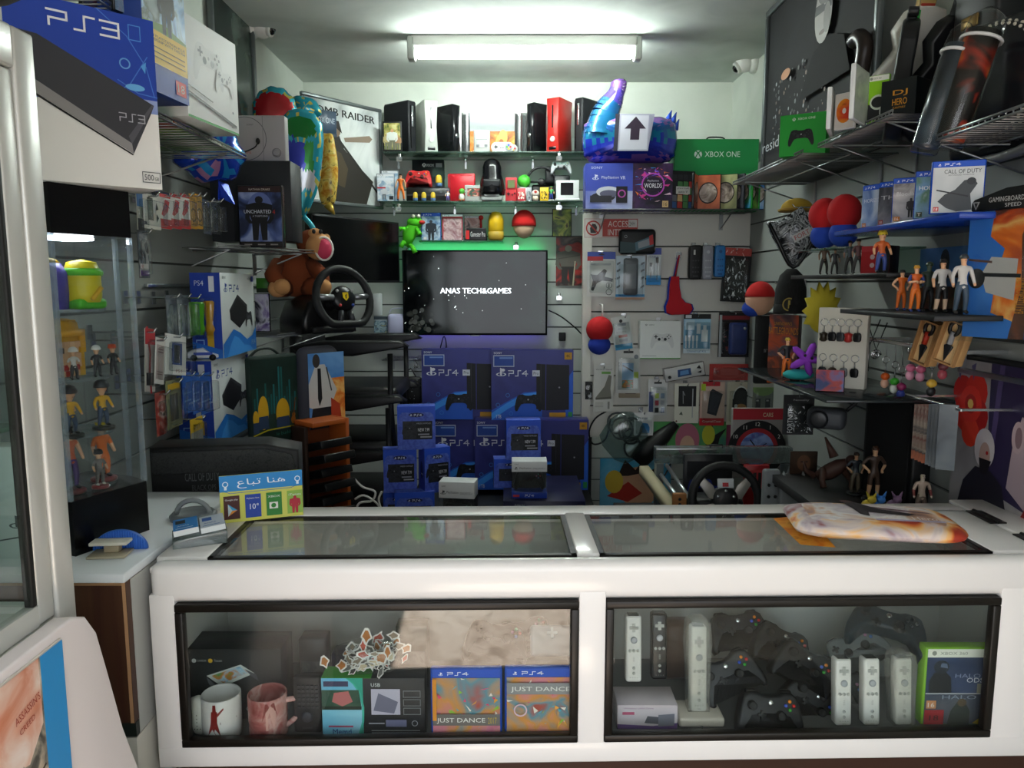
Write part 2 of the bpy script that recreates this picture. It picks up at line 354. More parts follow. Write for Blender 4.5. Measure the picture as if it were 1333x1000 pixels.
# ================================================================ the white glazed sales counter
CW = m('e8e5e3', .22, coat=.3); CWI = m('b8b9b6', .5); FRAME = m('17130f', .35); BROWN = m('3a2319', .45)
CY, CZ, CD = 1.5, .94, .40
ctr = thing('display_counter', 'white sales counter with black framed glass windows along its front', 'counter', S((0, CY, 0), .022, 0, 0))
XA, XB, X1, X2, X3, X4 = -.735, 1.14, -.685, .138, .193, 1.016
ZT, ZB = .856, .545
b = MB()
b.box(XA, 0, ZT, XB, .045, CZ, CW, .022, 4)                       # rounded front edge
b.box(XA, 0, .50, XB, .02, ZB, CW, .003)
for x0, x1 in ((XA, X1), (X2, X3), (X4, XB)): b.box(x0, .0005, .53, x1, .02, ZT+.02, CW, .002)
b.build('front_frame', ctr)
b = MB()
for x0, x1, y0, y1 in ((XA, XB, .01, .05), (XA, XB, .33, CD), (XA, -.63, .045, .34), (.137, .185, .045, .34), (1.02, XB, .045, .34)): b.box(x0, y0, CZ-.022, x1, y1, CZ+.0005 if (x0, y0) != (XA, .01) else CZ-.01, CW, .003)
b.build('top_frame', ctr)
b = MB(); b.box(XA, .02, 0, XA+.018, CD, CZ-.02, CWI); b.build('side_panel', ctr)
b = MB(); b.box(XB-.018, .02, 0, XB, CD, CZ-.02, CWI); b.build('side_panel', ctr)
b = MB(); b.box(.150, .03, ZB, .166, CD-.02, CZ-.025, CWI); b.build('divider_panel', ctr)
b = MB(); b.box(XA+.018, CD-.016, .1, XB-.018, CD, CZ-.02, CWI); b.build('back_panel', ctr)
b = MB(); b.box(XA+.018, .02, ZB-.034, XB-.018, CD-.016, ZB-.0125, m('6c6d6e', .5)); b.build('bottom_shelf', ctr)
b = MB(); b.box(XA+.03, .012, .0, XB-.03, .03, .502, BROWN); b.build('base_panel', ctr)
def winframe(x0, x1):
    g = MB(); w = .017
    for q in ((x0, ZB, x1, ZB+w), (x0, ZT-w, x1, ZT), (x0, ZB+w, x0+w, ZT-w), (x1-w, ZB+w, x1, ZT-w)): g.box(q[0], -.003, q[1], q[2], .018, q[3], FRAME, .003)
    f = g.build('window_frame', ctr)
    g = MB(); g.box(x0+w-.002, .009, ZB+w-.002, x1-w+.002, .014, ZT-w+.002, GLASS); g.build('window_pane', f)
winframe(X1, X2); winframe(X3, X4)
for x0, x1 in ((-.63, .137), (.185, 1.02)):
    g = MB(); w = .012
    for q in ((x0, .045, x1, .045+w), (x0, .33-w*.6, x1, .33), (x0, .045, x0+w, .33), (x1-w, .045, x1, .33)): g.box(q[0], q[1], CZ-.012, q[2], q[3], CZ-.002, FRAME)
    f = g.build('top_trim', ctr)
    g = MB(); g.box(x0+.003, .048, CZ-.008, x1-.003, .327, CZ-.003, GLASS); g.build('top_pane', f)
# the white flap beside it and the white board on the other end
b = MB(); q = 1.145
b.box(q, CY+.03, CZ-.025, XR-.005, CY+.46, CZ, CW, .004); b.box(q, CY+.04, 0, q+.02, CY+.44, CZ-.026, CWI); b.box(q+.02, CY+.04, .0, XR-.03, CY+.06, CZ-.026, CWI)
fl = b.build('counter_flap', None, None, ('plain white end board of the counter against the wall with flower poster', 'counter'))
for y in (.12, .3):
    b = MB(); b.box(q-.02, CY+y-.05, CZ+.0006, q+.02, CY+y+.05, CZ+.004, m('20201f', .4, .6), .001); b.tube([(q, CY+y-.05, CZ+.004), (q, CY+y+.05, CZ+.004)], .004, m('2a2a28', .35, .7), 8); b.build('hinge', fl)
t = thing('side_cabinet', 'low cabinet with brown wood front and white board top', 'cabinet', (0, 0, 0))
b = MB(); b.box(-1.185, 1.425, .925, -.750, 2.02, .944, m('e4e9ee', .3), .003); b.build('top_board', t)
b = MB(); b.box(-1.18, 1.432, .632, -.752, 1.45, .9245, art(['3c251c', '46291f', '4b3022', '513526'], 5, 4, .4, stretch=(6, 1, .35))); b.box(-1.18, 1.4315, .918, -.754, 1.449, .9246, m('a07c58', .8)); b.box(-.7595, 1.4313, .632, -.753, 1.449, .9246, m('b98f68', .8)); b.build('front_panel', t)
b = MB(); b.box(-1.18, 1.436, .60, -.752, 1.45, .63, m('202824', .4)); b.build('trim_strip', t)
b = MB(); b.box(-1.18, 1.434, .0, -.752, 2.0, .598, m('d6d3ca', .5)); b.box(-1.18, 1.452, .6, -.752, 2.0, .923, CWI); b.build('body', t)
# ================================================================ glazed aluminium showcase at the entrance
ALU = m('c9c9c4', .35, .25); RUB = m('11110f', .6); XS = -.65
t = thing('glass_showcase', 'tall aluminium framed glass showcase standing at the shop entrance', 'showcase', (0, 0, 0))
y1, z0, z1 = 1.095, 1.03, 1.835
b = MB(); b.box(XS-.03, y1-.045, z0-.03, XS, y1, z1, ALU, .004); b.box(XS-.03, .25, z1-.055, XS, y1-.046, z1, ALU, .004); b.box(XS-.03, .25, z0-.03, XS, y1-.046, z0-.002, ALU, .004); b.box(XS-.54, y1-.02, z0-.03, XS-.031, y1, z0, ALU); b.box(XS-.54, y1-.02, z1-.03, XS-.031, y1, z1, ALU); b.box(XS-.55, y1-.03, z0-.03, XS-.541, y1, z1, ALU); b.box(XS-.54, .25, z1-.012, XS-.031, y1-.021, z1-.001, m('b5b8b5', .5)); b.build('frame', t)
d = MB(); d.box(XS-.02, y1-.082, z0, XS-.004, y1-.0465, z1-.057, ALU, .003); d.box(XS-.02, .25, z0, XS-.004, y1-.083, z0+.03, ALU); d.box(XS-.02, .25, z1-.09, XS-.004, y1-.083, z1-.057, ALU); d = d.build('sliding_door', t)
g = MB(); g.box(XS-.018, y1-.092, z0+.03, XS-.0045, y1-.0825, z1-.09, RUB, .002); g.build('rubber_seal', d)
g = MB(); g.box(XS-.015, .25, z0+.03, XS-.009, y1-.0925, z1-.09, GLASS); g.build('door_pane', d)
b = MB(); b.box(XS-.53, y1-.012, z0, XS-.032, y1-.006, z1-.031, GLASS); b.build('end_pane', t)
b = MB(); b.box(XS-.545, .25, z0-.028, XS-.035, y1-.02, z0-.01, m('d8d9d4', .5)); b.build('floor_board', t)
for z in (1.30, 1.56):
    b = MB(); b.box(XS-.53, .26, z, XS-.04, y1-.03, z+.006, GREENGLASS); b.build('glass_shelf', t)
# base of the showcase with the printed board and the curved white end
t = thing('showcase_base', 'white base under the showcase with curved end and printed game board', 'base')if 0 else thing('showcase_base', 'white base under the showcase with a curved white end panel', 'base', (0, 0, 0))
b = MB(); b.box(XS-.54, .25, 0, XS-.032, y1-.1, z0-.031, m('cfcac6', .5)); b.build('body', t)
XP = -.62
b = MB(); pr = [(.2, 0), (.2, .9)]
ys = [(0.985, 1.033), (1.03, 1.034), (1.065, 1.02), (1.09, .985), (1.11, .92), (1.145, .80), (1.185, .70), (1.24, .60), (1.30, .48), (1.30, 0)]
b.M = Matrix(((0, 1, 0, 0), (1, 0, 0, 0), (0, 0, 1, 0), (0, 0, 0, 1)))
b.prism([(.26, 0), (.26, 1.028)]+ys, XP-.028, XP, m('e6dcdc', .4), .004); b.M = None; b.build('curved_panel', t)
b = MB(); F = Face(b, V((XP+.004, .84, .70)), V((0, 1, 0)), V((0, 0, 1)), .157, .318)
b.box(XP+.0005, .84, .70, XP+.0035, .997, 1.02, m('d8d0c8', .5))
F.rect(0, 0, .7, 1, art(['2c2a28', '5a5650', '8a8478', 'b8a894', 'd8c8b8'], 26, 11, .4, 6)); F.poly([(0, .66), (.45, .6), (.66, .72), (.66, 1), (0, 1)], art(['c87a5a', 'd8a08a', 'e0c0b0', 'e8d8d0'], 14, 12, .4, 5))
F.rect(.68, 0, 1, 1, m('2f8fd0', .4)); F.poly([(.18, .0), (.5, .0), (.52, .3), (.46, .5), (.4, .56), (.37, .62), (.33, .56), (.26, .48), (.22, .3)], '241c18'); F.line([(.42, .48), (.64, .54)], .012, '3a2c22'); F.poly([(.5, .3), (.66, .34), (.66, .0), (.52, 0)], '6a5644'); F.poly([(.54, .36), (.6, .44), (.64, .36)], '3a2e26'); F.text("ASSASSIN'S", .32, .80, .035, 'a03a28', .33, rot=.2); F.text('CREED', .36, .75, .025, 'a03a28', .2, rot=.2)
b.build('poster_board', t)
# ================================================================ builders for the stock
def carton(name, label, cat, at, d, col, fn=None, group=None, rough=.4, bevel=.001):
    b = MB(); w, h = at.w, at.h
    b.box(-w/2, 0, 0, w/2, d, h, m(col, rough) if isinstance(col, str) else col, bevel, 1)
    if fn: fn(b.front(w, h), b, w, h, d)
    return b.build(name, None, at, (label, cat, group))
CASE = {'ps4': '1746a8', 'ps3': '6f7c8a', 'x360': '7fb82c', 'xone': '1f9a30', 'blk': '15161a', 'wii': 'e6e8e8', 'dvd': '121318'}
def cover(F, kind, fn):
    top = 1
    if kind == 'ps4':
        F.rect(0, .885, 1, 1, '1b50c0'); F.pslogo(.12, .925, .05, 'f0f2f8'); F.psword('PS4', .22, .92, .042, 'f0f2f8', .1); top = .885
    elif kind == 'x360':
        F.rect(0, .89, 1, 1, 'e6e8dc'); F.circ(.1, .945, .03, '8a8f84'); F.text('XBOX 360', .19, .925, .04, '80887c', .42); top = .89
    elif kind == 'ps3': F.rect(0, .92, 1, 1, 'dfe3e8'); F.psword('PS3', .1, .945, .035, '2a2c34', .08); top = .92
    fn(F.sub(0, 0, 1, top), None, F.w, F.h, .01)
def case(label, at, kind, fn, group=None, d=.014, cat='game case', lean=0, name='game_case'):
    b = MB(); w, h = at.w, at.h; b.box(-w/2, 0, 0, w/2, d, h, m(CASE[kind], .25), min(.003, d*.3), 2)
    o = b.build(name, None, at, (label, cat, group)); o.rotation_euler.x = lean
    b = MB(); f = b.front(w*.94, h*.965, -.0006); f.O.z += h*.017; f.k = 0; f.rect(0, 0, 1, 1, '20242c'); cover(f, kind, fn); b.build('cover_sheet', o)
    return o
def gen(cols, seed=0, title='', tc='e8e8e8', fig=None, ty=.16, rating=None, tw=.8, sc=12, fh=.62, th=.07):
    def fn(F, *a):
        F.rect(0, 0, 1, 1, art(cols, sc, seed, .35, 5, 1.2))
        if fig: F.man(.5, .12, fh, fig)
        if title: F.text(title, .5, ty, th, tc, tw, 'c', .015)
        if rating: F.rect(.05, .03, .22, .15, rating[1]); F.text(rating[0], .135, .055, .07, 'f4f0e8', .1, 'c')
    return fn
def hookpeg(at, L=.10, label='chrome slat wall hook', group=None):
    b = MB(); b.box(-.012, -.004, -.02, .012, 0, .02, CHROME); b.tube([(0, 0, 0), (0, -L+.01, 0), (0, -L, .012)], .0028, CHROME, 6)
    return b.build('slat_hook', None, at, (label, 'hook', group))
def blister(name, label, cat, at, col, fn=None, bub=None, d=.02, group=None, hdr=None, roll=0, film=True):
    """hanging card with a clear blister in front and an optional printed article"""
    t = thing(name, label, cat, at, group); w, h = at.w, at.h
    b = MB(); b.box(-w/2, -.001, 0, w/2, .001, h, asm(col, rough=.4), 0)
    F = b.front(w, h, -.001); F.k = 0; s = F
    if hdr: F.rect(0, .86, 1, 1, hdr)
    F.rect(.4, .93, .6, .955, '2a2c2e')
    if fn: fn(F, b, w, h, d)
    b.build('backing_card', t)
    if film:
        q = bub or (.08, .08, .92, .8); g = MB(); g.box((q[0]-.5)*w, -d, q[1]*h, (q[2]-.5)*w, -.004, q[3]*h, BAG, .006, 2); g.build('clear_blister', t)
    if roll: t.rotation_euler.y = roll
    return t
def gamepad(name, label, at, w, col='16171a', group=None, face='xbox', cat='controller', btn=('3f9a3a', 'c8302c', 'e8b23a', '3a5ec8'), stick='0d0e10', trig=True):
    t = thing(name, label, cat, at, group); s = w; c = m(col, .42)
    b = MB(); b.prism([(x*s, y*s) for x, y in PADO], -.13*s, .13*s, c, .085*s, 4)
    b.build('body', t)
    def disc(nm, x, z, r, y0, y1, mt, n=16):
        g = MB(); g.lathe([(r, .10*s+y0*s), (r*.98, .10*s+y1*s*.8), (r*.75, .10*s+y1*s)], mt, n, (x*s, 0, z*s), 'y'); g.build(nm, t)
    if face == 'xbox': sp = ((-.29, .13), (.14, .0)); dp = (-.14, .0); bx = (.28, .14)
    else: sp = ((-.15, .02), (.15, .02)); dp = (-.3, .15); bx = (.3, .15)
    for x, z in sp:
        g = MB(); g.lathe([(.07*s, .11*s), (.07*s, .135*s), (.03*s, .14*s), (.028*s, .19*s), (.062*s, .2*s), (.062*s, .215*s), (.04*s, .207*s)], m(stick, .6), 14, (x*s, 0, z*s), 'y'); g.build('thumb_stick', t)
    g = MB()
    for a, q in ((.06, .02), (.02, .06)): g.box((dp[0]-a)*s, -.16*s, (dp[1]-q)*s, (dp[0]+a)*s, -.11*s, (dp[1]+q)*s, m(stick, .4), .004*s)
    g.build('direction_pad', t)
    for (dx, dz), k in zip(((0, -.06), (.06, 0), (0, .06), (-.06, 0)), btn): disc('face_button', bx[0]+dx, bx[1]+dz, .026*s, .02, .06, m(k, .25), 10)
    if face == 'xbox': disc('guide_button', 0, .17, .04*s, .02, .045, CHROME)
    if trig:
        for sx in (-1, 1):
            g = MB(); g.box(sx*.27*s-.085*s, -.04*s, .26*s, sx*.27*s+.085*s, .09*s, .345*s, m(stick, .3), .03*s); g.build('shoulder_button', t)
    return t
_sk = {}
def skeleton(pose, hs):
    k = (pose, hs)
    if k in _sk: return _sk[k]
    hb = .97-.19*hs if hs > 1.2 else .86          # neck height; larger heads sit on smaller bodies
    f = hb/.86; J = {}
    def j(n, x, y, z, r): J[n] = (V((x, y, z*f)), r*(f if hs < 1.3 else f*1.25))
    j('pel', 0, 0, .5, .075); j('waist', 0, 0, .6, .064); j('chest', 0, 0, .73, .088); j('neck', 0, 0, .83, .034)
    hr = .062*hs; J['head'] = (V((0, -.008, hb+hr*1.15)), hr*.95); J['crown'] = (V((0, 0, min(hb+hr*1.9, .97))), hr*.72)
    for sx, t in ((-1, 'l'), (1, 'r')):
        ex, ey, wx, wy, wz = (.17, .0, .18, -.05, .52)
        if pose == 'hips': ex, ey, wx, wy, wz = .22, .03, .12, -.05, .54
        if pose == 'up' and sx > 0: ex, ey, wx, wy, wz = .22, -.05, .26, -.1, .9
        if pose == 'fold': ex, ey, wx, wy, wz = .17, -.02, .03, -.12, .66
        j('sh'+t, sx*.115, 0, .785, .042); j('el'+t, sx*ex, ey, .64 if pose != 'up' or sx < 0 else .76, .034); j('wr'+t, sx*wx, wy, wz, .026); j('ha'+t, sx*(wx+.004), wy-.02, wz-.05 if not (pose == 'up' and sx > 0) else wz+.05, .028)
        lx = .10 if pose == 'wide' else .075
        j('hip'+t, sx*.055, 0, .47, .062); j('kn'+t, sx*lx, -.015, .26, .048); j('an'+t, sx*(lx+.01), .015, .05, .034); j('to'+t, sx*(lx+.015), -.075, .022, .028)
    E = [('pel', 'waist'), ('waist', 'chest'), ('chest', 'neck'), ('neck', 'head'), ('head', 'crown')]
    for t in 'lr': E += [('chest', 'sh'+t), ('sh'+t, 'el'+t), ('el'+t, 'wr'+t), ('wr'+t, 'ha'+t), ('pel', 'hip'+t), ('hip'+t, 'kn'+t), ('kn'+t, 'an'+t), ('an'+t, 'to'+t)]
    N = list(J); me = bpy.data.meshes.new('s'); me.from_pydata([J[n][0] for n in N], [(N.index(a), N.index(b)) for a, b in E], [])
    o = bpy.data.objects.new('s', me); C.objects.link(o); o.modifiers.new('s', 'SKIN'); o.modifiers.new('u', 'SUBSURF').levels = 1
    for i, n in enumerate(N):
        q = me.skin_vertices[0].data[i]; q.radius = (J[n][1], J[n][1]*(.85 if n in ('chest', 'waist') else 1)); q.use_root = n == 'pel'
    bpy.context.view_layer.update()
    ev = o.evaluated_get(bpy.context.evaluated_depsgraph_get()).to_mesh()
    vs = [v.co.copy() for v in ev.vertices]; fs = [tuple(p.vertices) for p in ev.polygons]
    bpy.data.objects.remove(o)
    def near(p):
        best = (9, None)
        for a, b in E:
            A, B = J[a][0], J[b][0]; t = max(0, min(1, (p-A).dot(B-A)/max((B-A).length_squared, 1e-9))); d = (p-(A+(B-A)*t)).length-(J[a][1]+(J[b][1]-J[a][1])*t)
            if d < best[0]: best = (d, b[:2])
        return best[1]
    R = []
    for f in fs:
        c = sum((vs[i] for i in f), V())/len(f); n = near(c)
        R.append({'wa': 't', 'ch': 't', 'ne': 's', 'he': 's', 'cr': 's', 'sh': 't', 'el': 'u', 'wr': 'f', 'ha': 's', 'hi': 'b', 'kn': 'b', 'an': 'c', 'to': 'o'}[n])
    _sk[k] = (vs, fs, R, J['head'][0], hr); return _sk[k]
def figure(label, at, h, skin='d9a680', hair='2a211c', top='a03030', bottom='2c3550', shoe='1c1c1e', pose='stand', hs=1.0, group=None, arms=None, calf=None, fore=None, hat=None, longhair=False, base=None, name='action_figure', cat='figure'):
    vs, fs, R, hc, hr = skeleton(pose, hs); t = thing(name, label, cat, at, group)
    cl = {'t': top, 's': skin, 'u': arms or top, 'f': fore or skin, 'b': bottom, 'c': calf or bottom, 'o': shoe}
    z0 = .006 if base else 0; b = MB(); P = [v*h+V((0, 0, z0)) for v in vs]
    b.v = list(P)
    for f, r in zip(fs, R):
        mt = m(cl[r], .45)
        if mt not in b.mats: b.mats.append(mt)
        b.f.append(f); b.mi.append(b.mats.index(mt)); b.sm.append(True)
    H = hc*h+V((0, 0, z0)); r = hr*h
    for sx in (-1, 1): b.ball((H.x+sx*r*.36, H.y-r*.86, H.z+r*.05), (r*.13, r*.1, r*.16), m('141414', .3), 6, 4)
    b.ball((H.x, H.y-r*.95, H.z-r*.22), (r*.11, r*.16, r*.14), m(skin, .45), 6, 4)
    b.add([(H.x-r*.3, H.y-r*.88, H.z-r*.48), (H.x+r*.3, H.y-r*.88, H.z-r*.48), (H.x+r*.22, H.y-r*.86, H.z-r*.58), (H.x-r*.22, H.y-r*.86, H.z-r*.58)], [(0, 1, 2, 3)], m('7a3a34', .5))
    b.build('body', t)
    g = MB()
    if hat: g.ball((H.x, H.y, H.z+r*.12), (r*1.17, r*1.2, r*1.2), m(hat, .3), 16, 8, -.1, 1); g.build('helmet', t)
    elif hair:
        g.ball((H.x, H.y+r*.12, H.z+r*.18), (r*1.08, r*1.08, r*1.05), m(hair, .6), 12, 7, -.15, 1)
        for i in range(9):
            a = i*2*PI/9; g.tube([(H.x+r*.6*math.cos(a), H.y+r*.1+r*.6*math.sin(a), H.z+r*.75), (H.x+r*1.0*math.cos(a), H.y+r*.15+r*.95*math.sin(a), H.z+r*(1.1 if i % 2 else .6))], [r*.36, r*.06], m(hair, .6), 6)
        if longhair: g.tube([(H.x, H.y+r*.7, H.z+r*.4), (H.x, H.y+r*1.2, H.z-r*.8), (H.x, H.y+r*1.1, H.z-r*2.2)], [r*.7, r*.6, r*.2], m(hair, .6), 8)
        g.build('hair', t)
    if base: g = MB(); g.lathe([(h*.2, 0), (h*.2, .005), (h*.19, .007)], m(base, .3), 20); g.build('stand_base', t)
    return t
def wireshelf(label, at, L, D, n=14, brk=True, lip=.01, group=None, name='wire_shelf'):
    """x along the wall, front edge at y=0, wall at y=D"""
    t = thing(name, label, 'shelf', at, group); b = MB()
    for i in range(n): x = -L/2+L*i/(n-1); b.tube([(x, 0, lip), (x, 0, 0), (x, D, 0)], .0018, STEEL, 5)
    for y, z in ((0, lip), (0, 0), (D*.5, -.003), (D-.004, 0)): b.tube([(-L/2, y, z), (L/2, y, z)], .003, STEEL, 6)
    b.build('wire_grid', t)
    if brk:
        for sx in (-.36, .36):
            b = MB(); x = sx*L; b.tube([(x, .02, -.006), (x, D-.005, -.006), (x, D-.005, -D*.32), (x, .02, -.006)], .003, STEEL, 6); b.box(x-.01, D-.006, -D*.36, x+.01, D-.001, .01, STEEL); b.build('shelf_bracket', t)
    return t
def board(name, label, at, L, D, th, mat, cat='shelf', clips=0, clipmat=CHROME):
    t = thing(name, label, cat, at); b = MB(); b.box(-L/2, 0, -th, L/2, D, 0, asm(mat), .001, 1); b.build('shelf_board', t)
    for i in range(clips):
        x = (-.46+.92*i/max(clips-1, 1))*L; b = MB(); b.box(x-.006, D-.06, -th-.012, x+.006, D, -th-.0005, clipmat, .002); b.box(x-.006, D-.012, -th-.05, x+.006, D, -th-.012, clipmat); b.build('shelf_bracket', t)
    return t
def ring3(r, n=24): return [(r*math.cos(2*PI*i/n), 0, r*math.sin(2*PI*i/n)) for i in range(n)]
def puff(b, out, th, mat, rings=(1, .985, .93, .82, .62, .35), c=None, y=0):
    """an inflated cushion-like body from an outline in x,z; mat may be a function of the outline coordinates"""
    n = len(out); cx, cz = c or (sum(p[0] for p in out)/n, sum(p[1] for p in out)/n)
    for sg in (-1, 1):
        vs = []; fs = []
        for s in rings:
            yy = sg*th*math.sqrt(max(0, 1-s**2.6))*.5+y
            vs += [(cx+(p[0]-cx)*s, yy, cz+(p[1]-cz)*s) for p in out]
        vs.append((cx, sg*th*.5+y, cz))
        for i in range(len(rings)-1):
            for j in range(n): fs.append((i*n+j, i*n+(j+1) % n, (i+1)*n+(j+1) % n, (i+1)*n+j)[::sg])
        k = (len(rings)-1)*n
        for j in range(n): fs.append((k+j, k+(j+1) % n, len(vs)-1)[::sg])
        if callable(mat) and not isinstance(mat, bpy.types.Material):
            base = len(b.v); b.v += [b.M @ V(v) if b.M else V(v) for v in vs]
            for f in fs:
                q = [vs[i] for i in f]; mt = asm(mat(sum(p[0] for p in q)/len(q), sum(p[2] for p in q)/len(q), sg))
                if mt not in b.mats: b.mats.append(mt)
                b.f.append(tuple(base+i for i in f)); b.mi.append(b.mats.index(mt)); b.sm.append(True)
        else: b.add(vs, fs, mat, True)
    return b
def oval(rx, rz, n=24, k=1, c=(0, 0), wav=0, nw=9):
    o = []
    for i in range(n):
        a = 2*PI*i/n; q = 1+wav*math.cos(nw*a); o.append((c[0]+rx*q*math.copysign(abs(math.cos(a))**k, math.cos(a)), c[1]+rz*q*math.copysign(abs(math.sin(a))**k, math.sin(a))))
    return o
def foil(h, rough=.16): return m(h, rough, .35, coat=.5)
def R3(x=0, y=0, z=0): return Matrix.Rotation(z, 4, 'Z') @ Matrix.Rotation(y, 4, 'Y') @ Matrix.Rotation(x, 4, 'X')
def T(x, y, z): return Matrix.Translation((x, y, z))
def smooth(pts, n=4):     # catmull-rom through points
    pts = [V(p) for p in pts]; o = []
    for i in range(len(pts)-1):
        a, b, c, d = pts[max(i-1, 0)], pts[i], pts[i+1], pts[min(i+2, len(pts)-1)]
        for k in range(n):
            t = k/n; o.append(.5*((2*b)+(c-a)*t+(2*a-5*b+4*c-d)*t*t+(3*b-a-3*c+d)*t**3))
    return o+[pts[-1]]
def cable(name, label, pts, r, col, cat='cable', group=None):
    b = MB(); b.tube(smooth(pts, 5), r, m(col, .5), 6); return b.build(name, None, None, (label, cat, group))
def plush(name, label, at, w, h, top, low, cat='soft toy'):
    """plain rounded soft toy in two colours"""
    t = thing(name, label, cat, at); b = MB(); b.ball((0, 0, h*.66), (w*.5, w*.42, h*.34), m(top, .9), 18, 12); b.build('upper_body', t)
    b = MB(); b.ball((0, 0, h*.26), (w*.42, w*.36, h*.26), m(low, .9), 18, 10); b.build('lower_body', t); return t
def console(name, label, at, w, h, d, col, kind, group=None):
    t = thing(name, label, 'console', at, group); c = m(col, .35); b = MB()
    if kind == 'x360':
        pr = [(-w/2, 0), (w/2, 0), (w/2*.82, h*.5), (w/2, h), (-w/2, h), (-w/2*.82, h*.5)]
        b.prism(pr, 0, d, c, .006, 2); b.build('body', t)
        g = MB(); g.box(-.004, -.002, h*.45, .004, .003, h*.86, GLB); g.build('disc_slot', t)
        g = MB(); g.lathe([(.015, -.001), (.015, .003), (.008, .004)], m('c9ccc8' if col != 'b0241c' else 'b8302a', .3), 18, (0, 0, h*.24), 'y'); g.build('power_button', t)
        g = MB(); g.box(-.022, -.002, h*.04, .022, .002, h*.1, GLB, .002); g.build('port_cover', t)
    elif kind == 'slim':
        pr = [(-w/2, 0), (w/2, 0), (w*.38, h*.55), (w/2, h), (-w*.42, h), (-w/2*.72, h*.5)]
        b.prism(pr, 0, d, m(col, .2), .008, 2); b.build('body', t)
        g = MB(); g.box(w*.14, -.002, h*.05, w*.2, .003, h*.93, m('3a3d40', .2, .5)); g.build('front_strip', t)
        g = MB(); g.lathe([(.012, -.001), (.012, .003), (.006, .004)], CHROME, 16, (0, 0, h*.36), 'y'); g.build('power_button', t)
    else:
        b.prism([(-w/2, 0), (w/2, 0), (w/2, h*.97), (w*.4, h), (-w*.4, h), (-w/2, h*.95)], 0, d, m(col, .55), .01, 3); b.build('body', t)
        g = MB(); g.box(-w*.12, -.004, h*.5, w*.12, .003, h*.9, CHROME, .003); g.build('chrome_trim', t)
        g = MB(); g.box(-w*.3, -.003, h*.08, -w*.22, .002, h*.9, GLB); g.build('disc_slot', t)
    return t
# ================================================================ back wall: glass shelves of consoles and collectables
def at(xc, yb, yt, Y, w, rot=0): b, t = pY(xc, yb, Y), pY(xc, yt, Y); return S(b, rot, w, t.z-b.z)
def sh(x0, x1, y, Y0, label, clips=0, Y1=YB-.02, mat=None):
    A, B = pY(x0, y, Y0), pY(x1, y, Y0); return board('glass_shelf', label, S(((A.x+B.x)/2, Y0, A.z), 0, 0, 0), B.x-A.x, Y1-Y0, .008, mat or GREENGLASS, clips=clips), A.z
SY = 4.32
o, Z1 = sh(498, 800, 197, SY, 'top glass shelf on the back wall holding upright game consoles', 4)
o, Z2 = sh(493, 766, 261.5, SY, 'middle glass shelf on the back wall holding small collectables and controllers', 4)
o, Z3 = sh(545, 655, 313, SY+.06, 'short glass shelf just above the television')
def on(xl, xr, yt, Z, Y=SY+.02, rot=0):     # stands on a surface at height Z
    A, B = pY(xl, 300, Y), pY(xr, 300, Y); t = pY(xl, yt, Y); k = (pY(xl, yt, Y)-CAM); x0, x1 = pY(xl, (yt+300)/2, Y).x, pY(xr, (yt+300)/2, Y).x
    return S(((x0+x1)/2, Y, Z+.0005), rot, x1-x0, t.z-Z)
def R_(d): return math.radians(d)
q = on(533, 543, 131, Z1, SY+.05, R_(52)); console('game_console', 'black upright game console behind the small framed group picture', q, .062, q.h, .20, '16181c', 'ps3')
q = on(552, 572, 130, Z1, SY+.03, R_(22)); console('game_console', 'white upright game console at the top shelf', q, .078, q.h, .2, 'b0b5ae', 'x360')
q = on(590, 600, 136, Z1, SY+.06, R_(48)); console('game_console', 'slim black upright game console to the right of the white one', q, .06, q.h, .17, '101114', 'slim')
q = on(684, 694, 134, Z1, SY+.06, R_(-48)); console('game_console', 'slim black upright game console to the left of the red one', q, .06, q.h, .11, '101114', 'slim')
q = on(712, 726, 127, Z1, SY+.02, R_(-30)); console('game_console', 'red upright game console on the top shelf', q, .078, q.h, .17, '9c1c16', 'x360')
q = on(748, 756, 127, Z1, SY+.05, R_(-42)); console('game_console', 'black upright game console to the right of the red one', q, .06, q.h, .20, '16181c', 'ps3')
def a(F, b, w, h, d):
    F.rect(0, .5, 1, 1, art(['6c7376', '8a9092', 'a4a9aa'], 4, 3, .2, stretch=(.3, 1, 3))); F.rect(0, 0, 1, .49, art(['2a1c10', '7a4216', 'c8741e', 'e0a050', '40362e'], 9, 8, .3, 4))
    F.ell(.74, .36, .1, .16, 'd89a50'); F.ell(.7, .22, .06, .1, '8a4a1c')
carton('silver_box', 'silver box with a fiery picture on its lower half on the top shelf', 'box', on(612, 670, 140, Z1, SY+.09), .12, '8a9092', a, rough=.3)
b = MB(); q = on(598, 686, 147, Z1, SY+.225)
b.add([(-q.w/2+q.w*i/30, .004*math.sin(i*2.3)+.0, z) for z in (0, q.h) for i in range(31)], [(i, i+1, 32+i, 31+i) for i in range(30)], m('c4c8c8', .2, .8)); b.build('foil_sheet', None, q, ('crinkled silver foil sheet standing behind the silver box', 'foil'))
q = on(617, 638, 169, Z1, SY+.05); t = thing('mini_console', 'small pale grey retro console stood on end before the silver box', 'console', q)
b = MB(); b.box(-q.w/2, 0, 0, q.w/2, .04, q.h, m('a9aba8'), .008, 3); b.build('body', t)
b = MB(); b.box(-q.w*.36, -.004, q.h*.2, q.w*.36, .002, q.h*.84, m('aeb1ae'), .004); b.box(-q.w*.34, -.006, q.h*.55, q.w*.34, -.003, q.h*.58, m('6f7276')); b.build('cartridge_lid', t)
for sx in (-1, 1): b = MB(); b.box(sx*q.w*.25-.008, -.006, q.h*.25, sx*q.w*.25+.008, .001, q.h*.36, m('74777a'), .002); b.build('switch', t)
